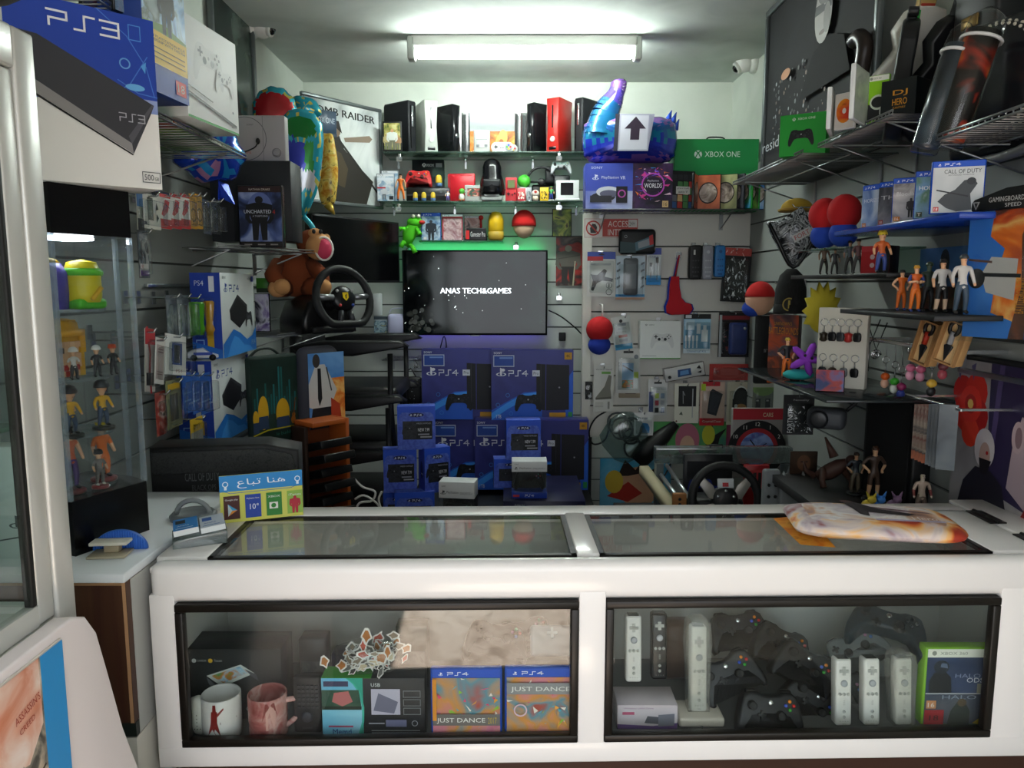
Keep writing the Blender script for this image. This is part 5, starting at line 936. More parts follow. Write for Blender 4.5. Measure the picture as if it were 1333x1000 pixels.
# seated plush toy beside the wheel
q = pY(396, 388, 3.18); t = thing('plush_monkey', 'seated brown plush ape toy with wide pink mouth on the wheel base', 'soft toy', T(q.x-.03, 3.36, ZW+.165) @ R3(0, 0, R_(22))); BR = m('7a3a1c', .95); TN = m('c08a58', .9)
b = MB(); b.ball((-.05, .03, .085), (.085, .075, .10), BR, 18, 12); b.tube([(-.12, .0, .13), (-.15, -.05, .08), (-.12, -.09, .03)], [.03, .034, .035], BR, 10); b.tube([(.01, -.01, .13), (.05, -.06, .08), (.05, -.09, .03)], [.03, .034, .035], BR, 10); b.tube([(-.1, 0, .03), (-.13, -.07, .025)], [.045, .04], BR, 10); b.tube([(0, 0, .03), (.04, -.07, .025)], [.045, .04], BR, 10); b.ball((.02, -.01, .215), (.065, .06, .06), BR, 16, 10); b.build('body', t)
b = MB(); b.ball((.045, -.045, .2), (.06, .06, .058), TN, 18, 12); b.ball((.03, -.055, .255), (.03, .02, .022), TN); b.ball((-.04, .01, .235), (.018, .012, .022), TN); b.ball((.09, .03, .24), (.016, .012, .02), TN); b.build('muzzle', t)
b = MB(); b.ball((.06, -.085, .19), (.034, .026, .045), m('c83a5a', .7), 14, 9); b.build('mouth', t)
b = MB(); b.tube([(.06+.036*math.cos(a), -.089, .19+.048*math.sin(a)) for a in [2*PI*i/18 for i in range(18)]], .005, m('e8e4dc', .5), 6, closed=True); b.build('teeth', t)
for x, z in ((-.12, .03), (.05, .03)): b = MB(); b.ball((x, -.1, z), (.036, .034, .034), TN); b.build('hand', t)
for x in (-.135, .045): b = MB(); b.ball((x, -.085, .022), (.04, .03, .036), TN); b.build('foot', t)
for x in (.022, .05): b = MB(); b.ball((x, -.075, .262), (.008, .006, .01), BLK); b.build('eye', t)
# ---- three black stacking armchairs behind the counter
def seat(lab, at):
    t = thing('stacking_armchair', lab, 'chair', at, None); L = m('0f0f11', .42)
    b = MB(); b.box(-.24, -.25, .42, .24, .22, .50, L, .035, 3); b.build('seat', t)
    b = MB(); b.box(-.24, .2, .51, .24, .27, .76, L, .03, 3); b.build('backrest', t)
    for sx in (-1, 1):
        b = MB(); b.prism([(-.31, .70), (-.05, .655), (.2, .66), (.24, .70), (.1, .725), (-.27, .728)], sx*.27-.04, sx*.27+.04, L, .012); b.v = [V((y, x, z)) for x, y, z in b.v]; b.build('armrest', t)
        for y, k in ((-.22, -.25), (.2, .24)): b = MB(); b.tube([(sx*.27, y, .665), (sx*.275, y, .4), (sx*.285, k, .004)], .013, BLK, 8); b.build('leg', t)
for k, l in enumerate(('lowest of the three stacked black armchairs behind the counter', 'middle one of the three stacked black armchairs', 'topmost of the three stacked black armchairs under the black television')): seat(l, T(-.815+.01*k, 3.82+.03*k, .255*k) @ R3(0, 0, PI/2))
q = spot2(196, 2.05, 390, 2.12, 668, 580); q.h += .25; q.loc.z -= .25; t = thing('padded_case', 'large black padded game case with mesh top standing behind the counter', 'case', q); w, h = q.w, q.h
b = MB(); b.prism([(-w/2, 0), (w/2, 0), (w/2, h-.02), (w/2-.09, h-.0), (-w/2, h)][::1], 0, .12, m('0b0b0c', .55), .008); F = Face(b, (-w/2, -.0005, 0), (1, 0, 0), (0, 0, 1), w, h); F.text('CALL OF DUTY', .225, .78, .055, '55585a', .23); F.text('BLACK OPS', .27, .72, .035, '4a4c4e', .16); F.sub(.23, .25, .45, .72).rect(0, 0, 1, 1, art(['0b0b0c', '1c1d1e', '3a3c3e', '101011'], 16, 3)); F.man(.34, .25, .42, ('4a4c4e', '2a2c2e', '1c1c1e'), 2); b.build('shell', t)
b = MB(); b.prism([(-w/2+.005, h-.075), (w/2-.005, h-.075), (w/2-.02, h-.03), (w/2-.09, h-.012), (-w/2+.005, h-.012)], -.006, .002, art(['121213', '2a2b2c', '1a1a1b'], 130, 3, .6, 1), .002); b.build('mesh_band', t)
# orange wooden rack with black cases
q = spot2(404, 2.84, 456, 2.98, 672, 548); t = thing('wooden_rack', 'orange wooden rack tilted open and filled with black cases', 'rack', q); w, h = q.w, q.h+.2; t.location.z -= .2; OR = m('a8521c', .5)
b = MB(); b.box(w/2-.016, 0, 0, w/2, 1.2e-1, h, OR, .002); b.box(-w/2, .03, 0, -w/2+.016, .12, h-.02, m('2a1810', .6), .002); b.build('side_board', t); b = MB(); b.box(-w/2+.016, 0, h-.018, w/2-.016, 1.2e-1, h, OR, .002); b.build('top_board', t); b = MB(); b.box(-w/2+.016, .108, 0, w/2-.016, 1.2e-1, h-.018, m('6a3414', .6)); b.build('back_board', t)
for i in range(9):
    z = .03+i*(h-.08)/9; b = MB(); b.box(-w/2+.02, -.05-.02*(i % 2), 0, w/2-.022, .1, .03, m('0e0f11', .35), .003); b.build('black_case', None, Matrix.Translation(q.loc+V((0, 0, -.2))) @ R3(0, 0, q.rot) @ T(0, 0, z) @ R3(R_(-14)), ('black plastic case in the orange rack', 'game case', 'black cases in the orange rack'))
q0 = pY(470, 640, 3.0)
for i, pts in enumerate(([(460, 622), (472, 634), (488, 640), (484, 652), (468, 655), (462, 668)], [(462, 650), (474, 645), (490, 655), (498, 668)], [(497, 640), (493, 650), (496, 662), (500, 670)])): cable('white_cable', ['looped white cable beside the orange rack, upper one', 'looped white cable beside the orange rack, lower one', 'short curved white cable beside the small blue boxes'][i], [pY(x, y, 3.0) for x, y in pts], .0045, 'c8c8c4')
# ================================================================ blue console boxes and controllers behind the counter
def proart(F, b, w, h, d):
    F.rect(0, 0, 1, 1, art(['24286a', '30347c', '282c70'], 3, 1)); F.poly([(0, 0), (.62, 0), (.62, .42), (.4, .40), (.18, .26), (0, .14)], '2458c0'); F.poly([(0, .1), (.18, .24), (.4, .38), (.62, .41), (.62, .34), (.42, .3), (.2, .16), (0, 0)], '3a90e8'); F.poly([(.9, 0), (1, 0), (1, .72), (.93, .6)], '2458c0')
    F.poly([(.55, .16), (.66, .14), (.66, .80), (.55, .81)], '111119'); F.poly([(.67, .14), (.95, .15), (.95, .79), (.67, .80)], '15151d'); F.line([(.605, .15), (.605, .8)], .008, '2a2a34'); F.circ(.83, .47, .012, '8a8a94', 8)
    F.pad(.45, .25, .38, '0e0f16', '22242c'); F.pslogo(.12, .66, .13, 'd8dae4'); F.psword('PS4', .21, .635, .075, 'd8dae4', .075, .16); F.rect(.50, .63, .59, .715, 'c8ccd8'); F.text('Pro', .515, .65, .045, '16183c', .06)
    F.text('SONY', .03, .945, .03, 'd8dae4', .1); F.rect(.025, .765, .28, .93, 'a8b0c8'); F.rect(.035, .778, .27, .917, '1c3f90'); F.rect(.1, .88, .26, .9, '6a8ac8'); F.rect(.71, .03, .91, .11, 'b0801c'); F.rect(.94, .03, .99, .12, '2a8a4a'); F.text('1TB', .06, .03, .05, 'd0d4dc', .06); F.rect(.89, .87, .98, .97, 'b08018'); F.text('4K', .91, .9, .04, '2a2010', .05)
    for x, y in ((.2, .36), (.26, .28), (.08, .22), (.24, .1)): F.ring(x, y, .03, .006, '3a80d0', 10)
PW = .105*3.96; PH = .0905*3.97
def pro(lab, xl, yt, Y, xw=106.5):
    q = spot(xl, xl+xw, yt+91, yt, Y); return carton('console_box', lab, 'box', q, .1, '24286a', proart, 'dark blue console boxes with diagonal art', rough=.3)
tb = thing('low_table', 'dark low table behind the counter under the blue boxes', 'table', (.02, 3.9, 0)); zt = .38
A = pro('dark blue console box at the far left of the lower row', 564, 546.5, 4.12); 
Bx = pro('dark blue console box in the middle of the lower row', 618, 546.5, 4.0)
Cx = pro('dark blue console box with its console picture clear of the small boxes, lower row', 659, 547, 3.88)
zt = min(A.location.z, Bx.location.z, Cx.location.z)
pro('upper dark blue console box below the left half of the television', 549.5, 455, 4.11); pro('upper dark blue console box nearest the slat panel', 639.5, 456, 4.0)
b = MB(); b.box(-.55, -.72, zt-.03, .40, .45, zt-.0005, m('1a1a1c', .5)); b.build('top', tb)
for x in (-.5, .36):
    for y in (-.6, .4): b = MB(); b.box(x-.02, y-.02, 0, x+.02, y+.02, zt-.03, BLK); b.build('leg', tb)
def sit(q, z): t = q.loc.z+q.h; q.loc.z = z; q.h = t-z; return q
fb = sit(spot(655, 762, 668, 652.5, 3.24), zt+.0005); zf = fb.loc.z+fb.h+.0005
carton('console_box', 'dark blue console box lying flat under the boxes near the slat panel', 'box', fb, .45, '14163a', lambda F, *k: (F.text('SONY', .14, .8, .12, 'c8ccd8', .12), F.rect(.3, .5, .46, .85, '2a58a8'), F.rect(.9, .6, .98, .9, 'b08018')))
DS = art(['3c50b0', '4a60c0', '5670cc'], 60, 2, .35, 2)
def dsart(F, b, w, h, d):
    F.rect(0, 0, 1, 1, DS); F.rect(0, .86, 1, 1, '2450c8'); F.poly([(.0, .6), (.06, .8), (.2, .92), (.38, .97), (.62, .97), (.8, .92), (.94, .8), (1, .6), (1, .86), (1, 1), (0, 1), (0, .86)], '2450c8')
    F.ell(.5, .8, .2, .05, '141c50'); F.pslogo(.36, .785, .05, 'e0e4f0'); F.psword('PS4', .44, .775, .045, 'e0e4f0', .065); F.rect(.14, .24, .92, .66, '0c0d12'); F.rect(.15, .25, .5, .65, art(['0e0f14', '2c2e36', '14151a'], 30, 3)); F.pad(.32, .46, .34, '23252c', '0c0d10')
    F.text('NEW 7.99', .54, .42, .08, 'd8d8dc', .3); F.text('WIRELESS CONTROLLER', .5, .59, .035, 'a8a8b4', .38); F.rect(.54, .34, .84, .37, '8a8a94'); F.rect(.6, .28, .9, .31, '9a9aa0')
def ds(lab, q, d=.075):
    b = MB(); w, h = q.w, q.h; b.box(-w/2, 0, 0, w/2, d, h, DS, .001, 1); dsart(b.front(w, h), b, w, h, d)
    L = b.left(w, h, d); L.rect(0, 0, 1, 1, '3446a8'); L.ell(.5, .5, .2, .2, '141c50'); L.psword('PS4', .42, .4, .03, 'd8dcec', .1)
    return b.build('controller_box', None, q, (lab, 'box', 'blue controller boxes stacked behind the counter'))
q2 = sit(spot(500, 543, 638.5, 585, 3.43, R_(10)), zat(641, 3.43)); q1 = sit(spot(518, 567, 582, 529, 3.42, R_(7)), q2.loc.z+q2.h+.0005)
ds('topmost blue controller box of the pile nearest the armchairs', q1); ds('blue controller box at the edge of the pile nearest the armchairs', q2)
ds('blue controller box turned to show its side under the topmost box', sit(spot(552, 588, 634, 583, 3.43, R_(28)), q2.loc.z))
ds('lowest blue controller box of the near pile', sit(spot(515, 566, 690, 641, 3.38, R_(6)), zt+.0005)); ds('blue controller box hidden behind the lowest one', sit(spot(500, 540, 692, 641.5, 3.47, R_(6)), zt+.0005))
q6 = sit(spot(643, 690, 653, 597.5, 3.46, R_(4)), zf); ds('blue controller box on top of the pile near the slat panel', sit(spot(659, 704, 600, 547, 3.44, R_(4)), q6.loc.z+q6.h+.0005)); ds('blue controller box behind the white topped controller box', q6)
def wht(lab, q, d=.09):
    t = thing('controller_box', lab, 'box', q, 'white topped controller boxes'); w, h = q.w, q.h
    b = MB(); b.box(-w/2, 0, 0, w/2, d, h*.16, m('1c3a9c', .4), .001); b.front(w, h).psword('PS4', .38, .05, .055, 'd8dce8', .08); b.front(w, h).rect(.04, .04, .22, .1, 'b02c34'); b.box(-w/2, d-.01, h*.16, w/2, d, h*.72, m('23252a')); b.build('box_base', t)
    b = MB(); b.box(-w/2, 0, h*.72, w/2, d, h, m('d4d6d8', .4), .001); F = b.front(w, h); F.text('SONY', .08, .91, .03, '4a4a50', .12); F.pslogo(.12, .8, .08, '2a2a30'); F.text('PlayStation', .22, .79, .055, '4a4a52', .34); F.text('DUALSHOCK 4', .6, .79, .045, '6a6a74', .34); b.build('box_top', t)
    b = MB(); b.box(-w/2+.002, .001, h*.161, w/2-.002, .006, h*.719, BAG); b.build('clear_window', t)
    g = gamepad('game_controller', 'black controller in the white topped box '+lab.split(' controller box ')[1].replace('standing ', ''), Matrix.Translation(q.loc) @ R3(0, 0, q.rot) @ T(0, .038, h*.46), w*.86, '121317', face='ps', btn=('5a6a9a', '9a4a4a', '4a8a7a', '9a6a8a'), stick='1a1b1f'); 
wht('white topped controller box standing on the pile near the slat panel', sit(spot(666, 712, 654.5, 601, 3.28), zf))
wht('white topped controller box beside the lowest blue box', sit(spot(571, 618, 676, 628, 3.28, R_(-8)), zt+.0005))
t = bpy.data.objects  # small wire shelf and the black and white camouflage figure beside the boxes
q = pY(527, 466, 4.5); wireshelf('small white wire rack low on the back wall beside the upper blue box', S((q.x, 4.36, q.z), 0, 0, 0), .22, .2, 9, lip=.0)
q = spot(520, 549, 534, 480, 4.3); t = thing('camouflage_bag', 'black bag with jagged white pattern hanging beside the upper blue box', 'bag', q); b = MB(); b.box(-q.w/2, 0, 0, q.w/2, .04, q.h*.8, m('0c0c0e', .5), .012); F = b.front(q.w*.9, q.h*.78); F.O.z += .005; F.tri(.5, .55, .4, 26, ['c0c4c8', '8a9096', '5a6066'], 6, .42); b.build('bag_body', t); b = MB(); b.tube(smooth([(-.03, .02, q.h*.79), (0, .02, q.h), (.03, .02, q.h*.79)]), .004, BLK, 6); b.build('strap', t); hookpeg(S((q.loc.x, YB-.018, q.loc.z+q.h*.97), 0, 0, 0), YB-4.3, 'chrome hook holding the jagged patterned black bag', 'chrome hooks on the back wall')
b = MB(); b.box(-.02, 0, 0, .02, .02, .05, m('0e0e10'), .004); b.build('cable_plug', None, spot(726, 738, 444, 433, YB-.045), ('small black plug on the wall under the television cable', 'plug'))
# ================================================================ the slat panel with hanging stock (front face YP)
def hang(name, lab, cat, xl, xr, yb, yt, fn, col, d=.02, off=.05, roll=0, group=None, hook=True, film=True, bub=None, hdr=None):
    q = spot(xl, xr, yb, yt, YP-off); t = blister(name, lab, cat, q, col, fn, bub, d, group, hdr, roll, film)
    if hook: hookpeg(S((q.loc.x, YP, q.loc.z+q.h*.945), 0, 0, 0), off+.03, 'chrome hook carrying the '+' '.join(lab.split(' with ')[0].split(' on the ')[0].split()[:11]), 'chrome slat panel hooks')
    return t
def hbox(name, lab, cat, xl, xr, yb, yt, d, col, fn, off=0, roll=0, group=None, peg=False):
    q = spot(xl, xr, yb, yt, YP-d-.004-off); o = carton(name, lab, cat, q, d, col, fn, group)
    if roll: o.rotation_euler.y = roll
    if peg: hookpeg(S((q.loc.x, YP, q.loc.z+q.h*.97), 0, 0, 0), .06, 'chrome hook behind the '+' '.join(lab.split(' with ')[0].split(' on the ')[0].split()[:11]), 'chrome slat panel hooks')
    return o
def sign(F, *k):
    F.rect(0, 0, 1, 1, 'd0ccc6'); F.frame(.01, .02, .99, .98, .03, 'b89a94'); F.ring(.17, .5, .38, .07, 'b03a34'); F.poly([(.12, .25), (.22, .25), (.24, .55), (.21, .7), (.15, .72), (.11, .5)], '3a3634'); F.line([(.08, .76), (.26, .24)], .07, 'b03a34')
    F.rect(.34, .08, .98, .95, 'b04038'); F.text('ACCES', .44, .56, .3, 'e0d4cc', .36); F.text('INTERDIT', .44, .14, .3, 'e0d4cc', .5); F.rect(.81, .54, .97, .92, 'd0ccc6'); F.text('24H', .83, .62, .2, '5a5654', .1)
carton('warning_sign', 'white and red ACCES INTERDIT sign at the top of the slat panel', 'sign', spot(760, 831, 310, 284, YP-.012), .004, 'd0ccc6', sign)
ZP = zat(275, 4.0); A = pY(757, 275, 3.86); B = pY(988, 275, 3.86)
wireshelf('long wire shelf on top of the slat panel', S(((A.x+B.x)/2, 3.86, ZP-.004), 0, 0, 0), B.x-A.x, YP-3.862, 40, lip=.0)
# on that shelf
q = spot(762, 875, 272, 212, 3.9); q.loc.z = ZP
def a(F, b, w, h, d):
    F.rect(0, 0, .56, 1, '3a4aa8'); F.rect(0, 0, .56, .4, art(['4a5cb4', '8a94c8', 'b4bad8'], 3, 1)); F.rect(.54, 0, 1, 1, art(['14101e', '2a1a3c', '3c1c4a', '120e18'], 7, 2)); F.text('SONY', .06, .88, .05, 'd0d4e4', .13); F.pslogo(.11, .67, .13, 'd8dcec'); F.text('PlayStation', .18, .65, .075, 'd8dcec', .20); F.text('VR', .395, .65, .075, 'd8dcec', .06)
    F.ell(.2, .27, .14, .1, '26262c'); F.ell(.26, .38, .14, .12, 'd0d2dc'); F.ell(.27, .34, .11, .08, '5a5a70'); F.rect(.05, .15, .3, .3, '2c2c34'); F.rect(.35, .14, .48, .5, '14141c'); F.ring(.415, .34, .09, .03, 'a8489a')
    R = random.Random(3); F.tri(.77, .55, .19, 60, ['e0782c', 'c83a8a', '6a4ad8', '3a8ad8', 'e8c8d8', '8a2a9a'], 4, .34); F.ell(.77, .53, .11, .17, '1c1228'); F.ring(.77, .53, .26, .03, 'b048b0'); F.text('WORLDS', .77, .46, .1, 'e8e8f0', .2, 'c'); F.text('PlayStation', .77, .585, .05, 'c8c8d8', .13, 'c'); F.rect(.88, .04, .95, .18, 'c8a878'); F.text('16', .915, .07, .08, '4a3a2a', .04, 'c')
carton('headset_box', 'blue and dark purple headset box on the wire shelf', 'box', q, .15, '2c3a90', a)
q = spot(877, 986, 240, 181, 4.02); top = q.loc.z+q.h; q.loc.z = ZP; q.h = top-ZP
def a(F, *k): F.rect(0, 0, 1, 1, '1c8a48'); F.xlogo(.28, .79, .055, 'd8e4dc', '1c8a48'); F.text('XBOX ONE', .36, .755, .075, 'dce8e0', .42)
o = carton('console_box', 'large green console box with white lettering at the back of the wire shelf', 'box', q, .15, '1c8a48', a); b = MB(); b.tube(smooth([(-.04, .07, q.h), (-.03, .07, q.h+.018), (0, .07, q.h+.022), (.05, .07, q.h+.018), (.06, .07, q.h)]), .004, BLK, 6); b.build('carry_handle', o)
def gta(F, *k):
    R = random.Random(1); F.rect(0, 0, 1, 1, '1a1a1c')
    for i in range(4):
        for j in range(5): F.poly([(.03+.24*i, .03+.18*j), (.25+.24*i, .02+.18*j), (.24+.24*i, .19+.18*j), (.04+.24*i, .2+.18*j)], R.choice(['a83a34', '3a5a8a', 'c8a878', '4a7a4a', '6a6a72', 'd0b8a0', '2a2a30']))
    F.rect(.2, .4, .8, .6, 'c8c8c4'); F.text('grand theft', .5, .52, .06, '18181a', .5, 'c'); F.text('auto V', .5, .43, .07, '18181a', .4, 'c')
def inn(c, seed):
    def f(F, *k): F.rect(0, 0, 1, 1, art(c, 6, seed)); F.ell(.5, .48, .4, .32, '16120f'); F.ell(.5, .48, .36, .28, art(['2a1c18', '8a7a70', 'c0b0a8', '3a2a24'], 14, seed)); F.ell(.5, .48, .08, .055, 'a89a90')
    return f
ZZ = ZP+.0005
def shelfcase(lab, xl, xr, yt, Y, kind, fn, rot, d=.014): q = spot(xl, xr, 272, yt, Y); q.loc.z = ZZ; q.rot = rot; q.w = .135; q.h = .17 if yt > 217 else .19; return case(lab, q, kind, fn, None, d)
shelfcase('game case with a collage cover between the headset box and open cases', 877, 899, 217, 3.93, 'blk', gta, .25)
for i, (x, k, c, r, l) in enumerate(((906, 'blk', ['7a2a1c', 'b05a34', '8a4a3a'], 1.15, 'side leaf of the open rust red game case'), (921, 'blk', ['8a3018', 'c0643c', 'a04a2c'], -.35, 'open rust red game case showing its disc'), (943, 'blk', ['8a8a5a', 'a8a878', '6a6a4a'], -.5, 'open olive game case showing its disc'), (955, 'blk', ['1c1c24', '3a3a44', '2a2a30'], -1.0, 'dark game case stood edge on beside the olive one'), (964, 'xone', ['2a7ac0', '1c5a30', '3a9a4a'], -.9, 'green cased game with a blue cover on the wire shelf'), (972, 'xone', ['c8ccd0', '2a2a2c', '7ab04a'], -.7, 'green cased game with a white cover on the wire shelf'), (983, 'ps4', ['2a78d8', '5aa0e8', 'a8c8e8'], -.35, 'bright blue cased game at the end of the wire shelf'))):
    q = spot(x-10, x+10, 272, 216, 3.92+.012*(i % 2)); q.loc.z = ZZ; q.rot = r; q.w = .125; q.h = .172; case(l, q, k, inn(c, 20+i), None, .012)
# big boot-shaped foil balloon sitting on the headset box, banded like fringe
q = spot(758, 880, 213, 150, 3.98); q.loc.z = ZP+spot(762, 875, 272, 212, 3.9).h+.004; t = thing('foil_balloon', 'large banded purple and blue foil balloon with an arrow panel', 'balloon', q)
w = q.w; h = q.h; bands = ['a878c8', '2a3ac0', '1c86b8', '2a86c8', 'b884cc', '9a6ac0']
def bc(z, x): k = (z/h)*6+.35*math.sin(x*160); R = int(x*70+50) % 2; return ['6a4a98', '1c2898', '2030a0', '14688c', '1c5090', '7a5a9c', '6a4890', '5a3c88'][max(0, min(7, int(k+R*.35)))]
b = MB(); o = oval(w*.5, h*.5, 64, .45, (0, h*.5), .015, 16); puff(b, o, .20, lambda x, z, s: foil(bc(z, x), .2), rings=(1, .985, .95, .9, .82, .74, .66, .58, .5, .42, .34, .26, .18, .1)); b.build('balloon_body', t)
b = MB(); npts = [(-w*.3, 0, h*.6), (-w*.26, 0, h*1.05), (-w*.18, 0, h*1.35), (-w*.13, 0, h*1.6), (-w*.13, 0, h*1.76)]
P = smooth(npts, 4); K = len(P); rr = [w*(.2-.115*min(1, i/(K*.6)))+.0 for i in range(K)]; rr[-1] = w*.03; rr[-2] = w*.07
for i in range(K-1): b.tube(P[i:i+2], rr[i:i+2], foil(['14608c', '1c5a90', '4a3a98', '6a4890', '5a3a80'][min(4, i*5//K)], .2), 14, caps=(i == K-2))
b.build('balloon_stem', t)
b = MB(); F = Face(b, (-w*.20, -.104, h*.22), (1, 0, .0), (.05, 0, 1), w*.36, h*.74); F.rect(0, 0, .12, 1, '2c2c3a'); F.rect(.12, 0, 1, 1, 'bcbcc8'); F.frame(.12, 0, 1, 1, .04, 'a0a0b4'); F.poly([(.46, .3), (.72, .3), (.72, .6), (.9, .6), (.59, .93), (.28, .6), (.46, .6)], '2c2030'); b.quad([(-w*.20, -.1015, h*.22), (w*.16, -.1015, h*.22), (w*.16+.03, -.1015, h*.96), (-w*.20+.03, -.1015, h*.96)], 'a0a0b4'); b.build('arrow_panel', t)
for x, z in ((w*.45, h*.96), (w*.48, h*.82), (w*.40, h*1.0)): b = MB(); b.tube([(x, 0, z-.02), (x+.02, -.0, z+.03)], [.018, .002], foil('2a50c0', .2), 6); b.build('foil_tuft', t)
# ---- row one of the slat panel
def p1(F, *k): F.rect(0, 0, 1, .84, 'd0d0cc'); F.rect(0, .8, .56, .9, 'b03038'); F.text('WIRELESS CHARGER', .12, .70, .05, '3a4a6a', .72); F.poly([(.12, .5), (.35, .48), (.6, .62), (.7, .58), (.62, .45), (.92, .4), (.9, .33), (.55, .36), (.35, .3), (.22, .12), (.14, .15), (.2, .36)], '18181b'); F.ring(.78, .25, .07, .012, '2a2a2c'); F.ring(.78, .1, .07, .012, '2a2a2c'); F.rect(.76, .2, .8, .3, '3a3a3a')
hang('charger_pack', 'white accessory pack with a black cross shaped pad on the panel', 'pack', 764, 800.5, 386, 328, p1, '3048a0', .03)
def p2(F, *k): F.rect(0, .06, 1, 1, 'b8c8d4'); F.rect(.0, .06, 1, .12, '3a8ac0'); F.rect(0, 0, 1, .05, 'b08a70'); [F.poly([(x, y), (x+.12, y+.04), (x+.12, y+.09), (x, y+.05)], '6a7078') for x in (.03, .85) for y in (.25, .45, .62, .78)]
t = hang('console_case_pack', 'pale blue pack holding a grey handheld shell on the panel', 'pack', 801, 839, 390, 333, p2, 'b8c8d4', .03, film=True)
q = spot(811, 830, 384, 336, YP-.062); b = MB(); b.box(-q.w/2, -.012, 0, q.w/2, .012, q.h, m('5c6064', .3), .012, 3); b.M = T(0, -.0125, 0); F = b.front(q.w*.7, q.h*.66); F.O.z += q.h*.17; F.rect(0, 0, 1, 1, '70757a'); g = b.build('handheld_shell', t); g.location = q.loc-t.location
def p3(F, *k): F.rect(0, 0, 1, .82, 'dcdfe2'); F.rect(0, 0, 1, .2, '2a8ad0'); F.rect(0, .2, 1, .26, '6ab0e0'); F.line([(.3, .2), (.3, .55)], .02, '1c1c1e'); F.line([(.72, .15), (.72, .7)], .02, '1c1c1e'); F.rect(.22, .5, .38, .6, '1c1c1e'); F.rect(.62, .6, .82, .75, '1c1c1e'); F.text('CABLE', .5, .74, .04, '4a4a8a', .6, 'c')
hang('cable_pack', 'blue and white cable pack beside the pale blue pack', 'pack', 841, 860, 371, 323, p3, '3a4a9a', .03)
q = spot(806, 854, 331, 298, YP-.075); t = thing('pouch', 'dark pouch with a console picture hung over the warning sign', 'pouch', q); w, h = q.w, q.h
b = MB(); b.box(-w/2, 0, 0, w/2, .05, h, m('141618', .5), .02, 4); b.build('pouch_body', t); b = MB(); F = b.front(w, h, -.001); F.poly([(.02, .05), (.45, .05), (.45, .45), (.02, .5)], '2a4448'); F.poly([(.45, .12), (.93, .32), (.9, .74), (.42, .46)], '4a6a78'); F.poly([(.52, .22), (.82, .36), (.8, .62), (.5, .46)], '8a9298'); F.poly([(.82, .35), (.93, .4), (.9, .78), (.8, .72)], 'b02a2c'); F.ring(.17, .7, .06, .02, '8a8e90'); b.build('printed_band', t)
q = spot(861, 901, 410, 360, YP-.06); t = thing('gift_stocking', 'red and blue felt stocking hanging from a hook on the panel', 'stocking', S(q.loc, 0, q.w, q.h)); w, h = q.w, q.h
so = [(-.22, 1), (.03, 1), (.05, .75), (.12, .45), (.25, .33), (.45, .28), (.5, .15), (.4, .02), (-.2, 0), (-.34, .05), (-.37, .22), (-.28, .42), (-.27, .8)]
b = MB(); b.prism([(x*w, z*h) for x, z in so][::-1], -.016, .0, m('b01c28', .9), .006); b.build('red_front', t); b = MB(); b.prism([(x*w*1.08+(-.004 if x < 0 else .004), z*h) for x, z in so][::-1], .001, .014, m('2038a0', .9), .006); b.build('blue_back', t)
b = MB(); b.tube([(-.015, 0, h*.98), (.004, 0, h*1.55)], .005, m('a01c28', .8), 6); b.tube([(-.02, .004, h*.98), (.0, .004, h*1.5)], .004, m('2038a0', .8), 6); b.build('hanging_loop', t); hookpeg(S((q.loc.x+.012, YP, q.loc.z+h*1.55), 0, 0, 0), .075, 'chrome hook holding the felt stocking', 'chrome slat panel hooks')
for x0, x1, c, r, l in ((896.5, 913.5, '141416', .5, 'black'), (914, 928, '8c8e98', .4, 'grey'), (930, 944, '2a70b0', .4, 'blue')):
    q = spot(x0, x1, 364 if c != '2a70b0' else 361, 319, YP-.07); t = thing('remote_sleeve', l+' rubber remote sleeve hanging on the panel', 'sleeve', q, 'rubber remote sleeves'); w, h = q.w, q.h; b = MB(); b.prism([(x+0, z+h/2) for x, z in oval(w*.5, h*.5, 28, .3)], 0, .04, m(c, r), .008, 3); b.build('sleeve', t); b = MB(); b.M = T(0, -.001, 0)
    F = b.front(w, h); c2 = '3a3a3e' if c == '141416' else ('b0b2bc' if c == '8c8e98' else '1c4a80'); F.rect(.32, .72, .46, .86, 'c8c8c8') if c == '141416' else F.circ(.5, .8, .05, c2); [F.circ(.5+dx, z, .025, c2, 10) for z in (.55, .35, .22) for dx in (-.2, 0, .2)]; F.rect(.3, .08, .7, .12, c2); b.build('button_relief', t); hookpeg(S((q.loc.x, YP, q.loc.z+h*.97), 0, 0, 0), .045, 'chrome hook behind the '+l+' rubber sleeve', 'chrome slat panel hooks')
def p4(F, *k): F.rect(0, .86, 1, 1, 'b04a44'); F.tri(.5, .93, .45, 14, ['d8c0b8', 'a02828'], 3, .06); F.rect(.06, 0, .94, .85, '101012'); F.tri(.5, .55, .3, 40, ['c8ccd0', '9aa0a6', 'e0e4e8'], 5, .25); F.tri(.5, .2, .4, 40, ['b8bcc0', 'd8dce0', '6a7076'], 7, .16)
hang('foil_bag', 'black foil bag with silver printing and red header on the panel', 'bag', 937, 973, 393, 323, p4, '2a2c2e', .012, roll=.05)
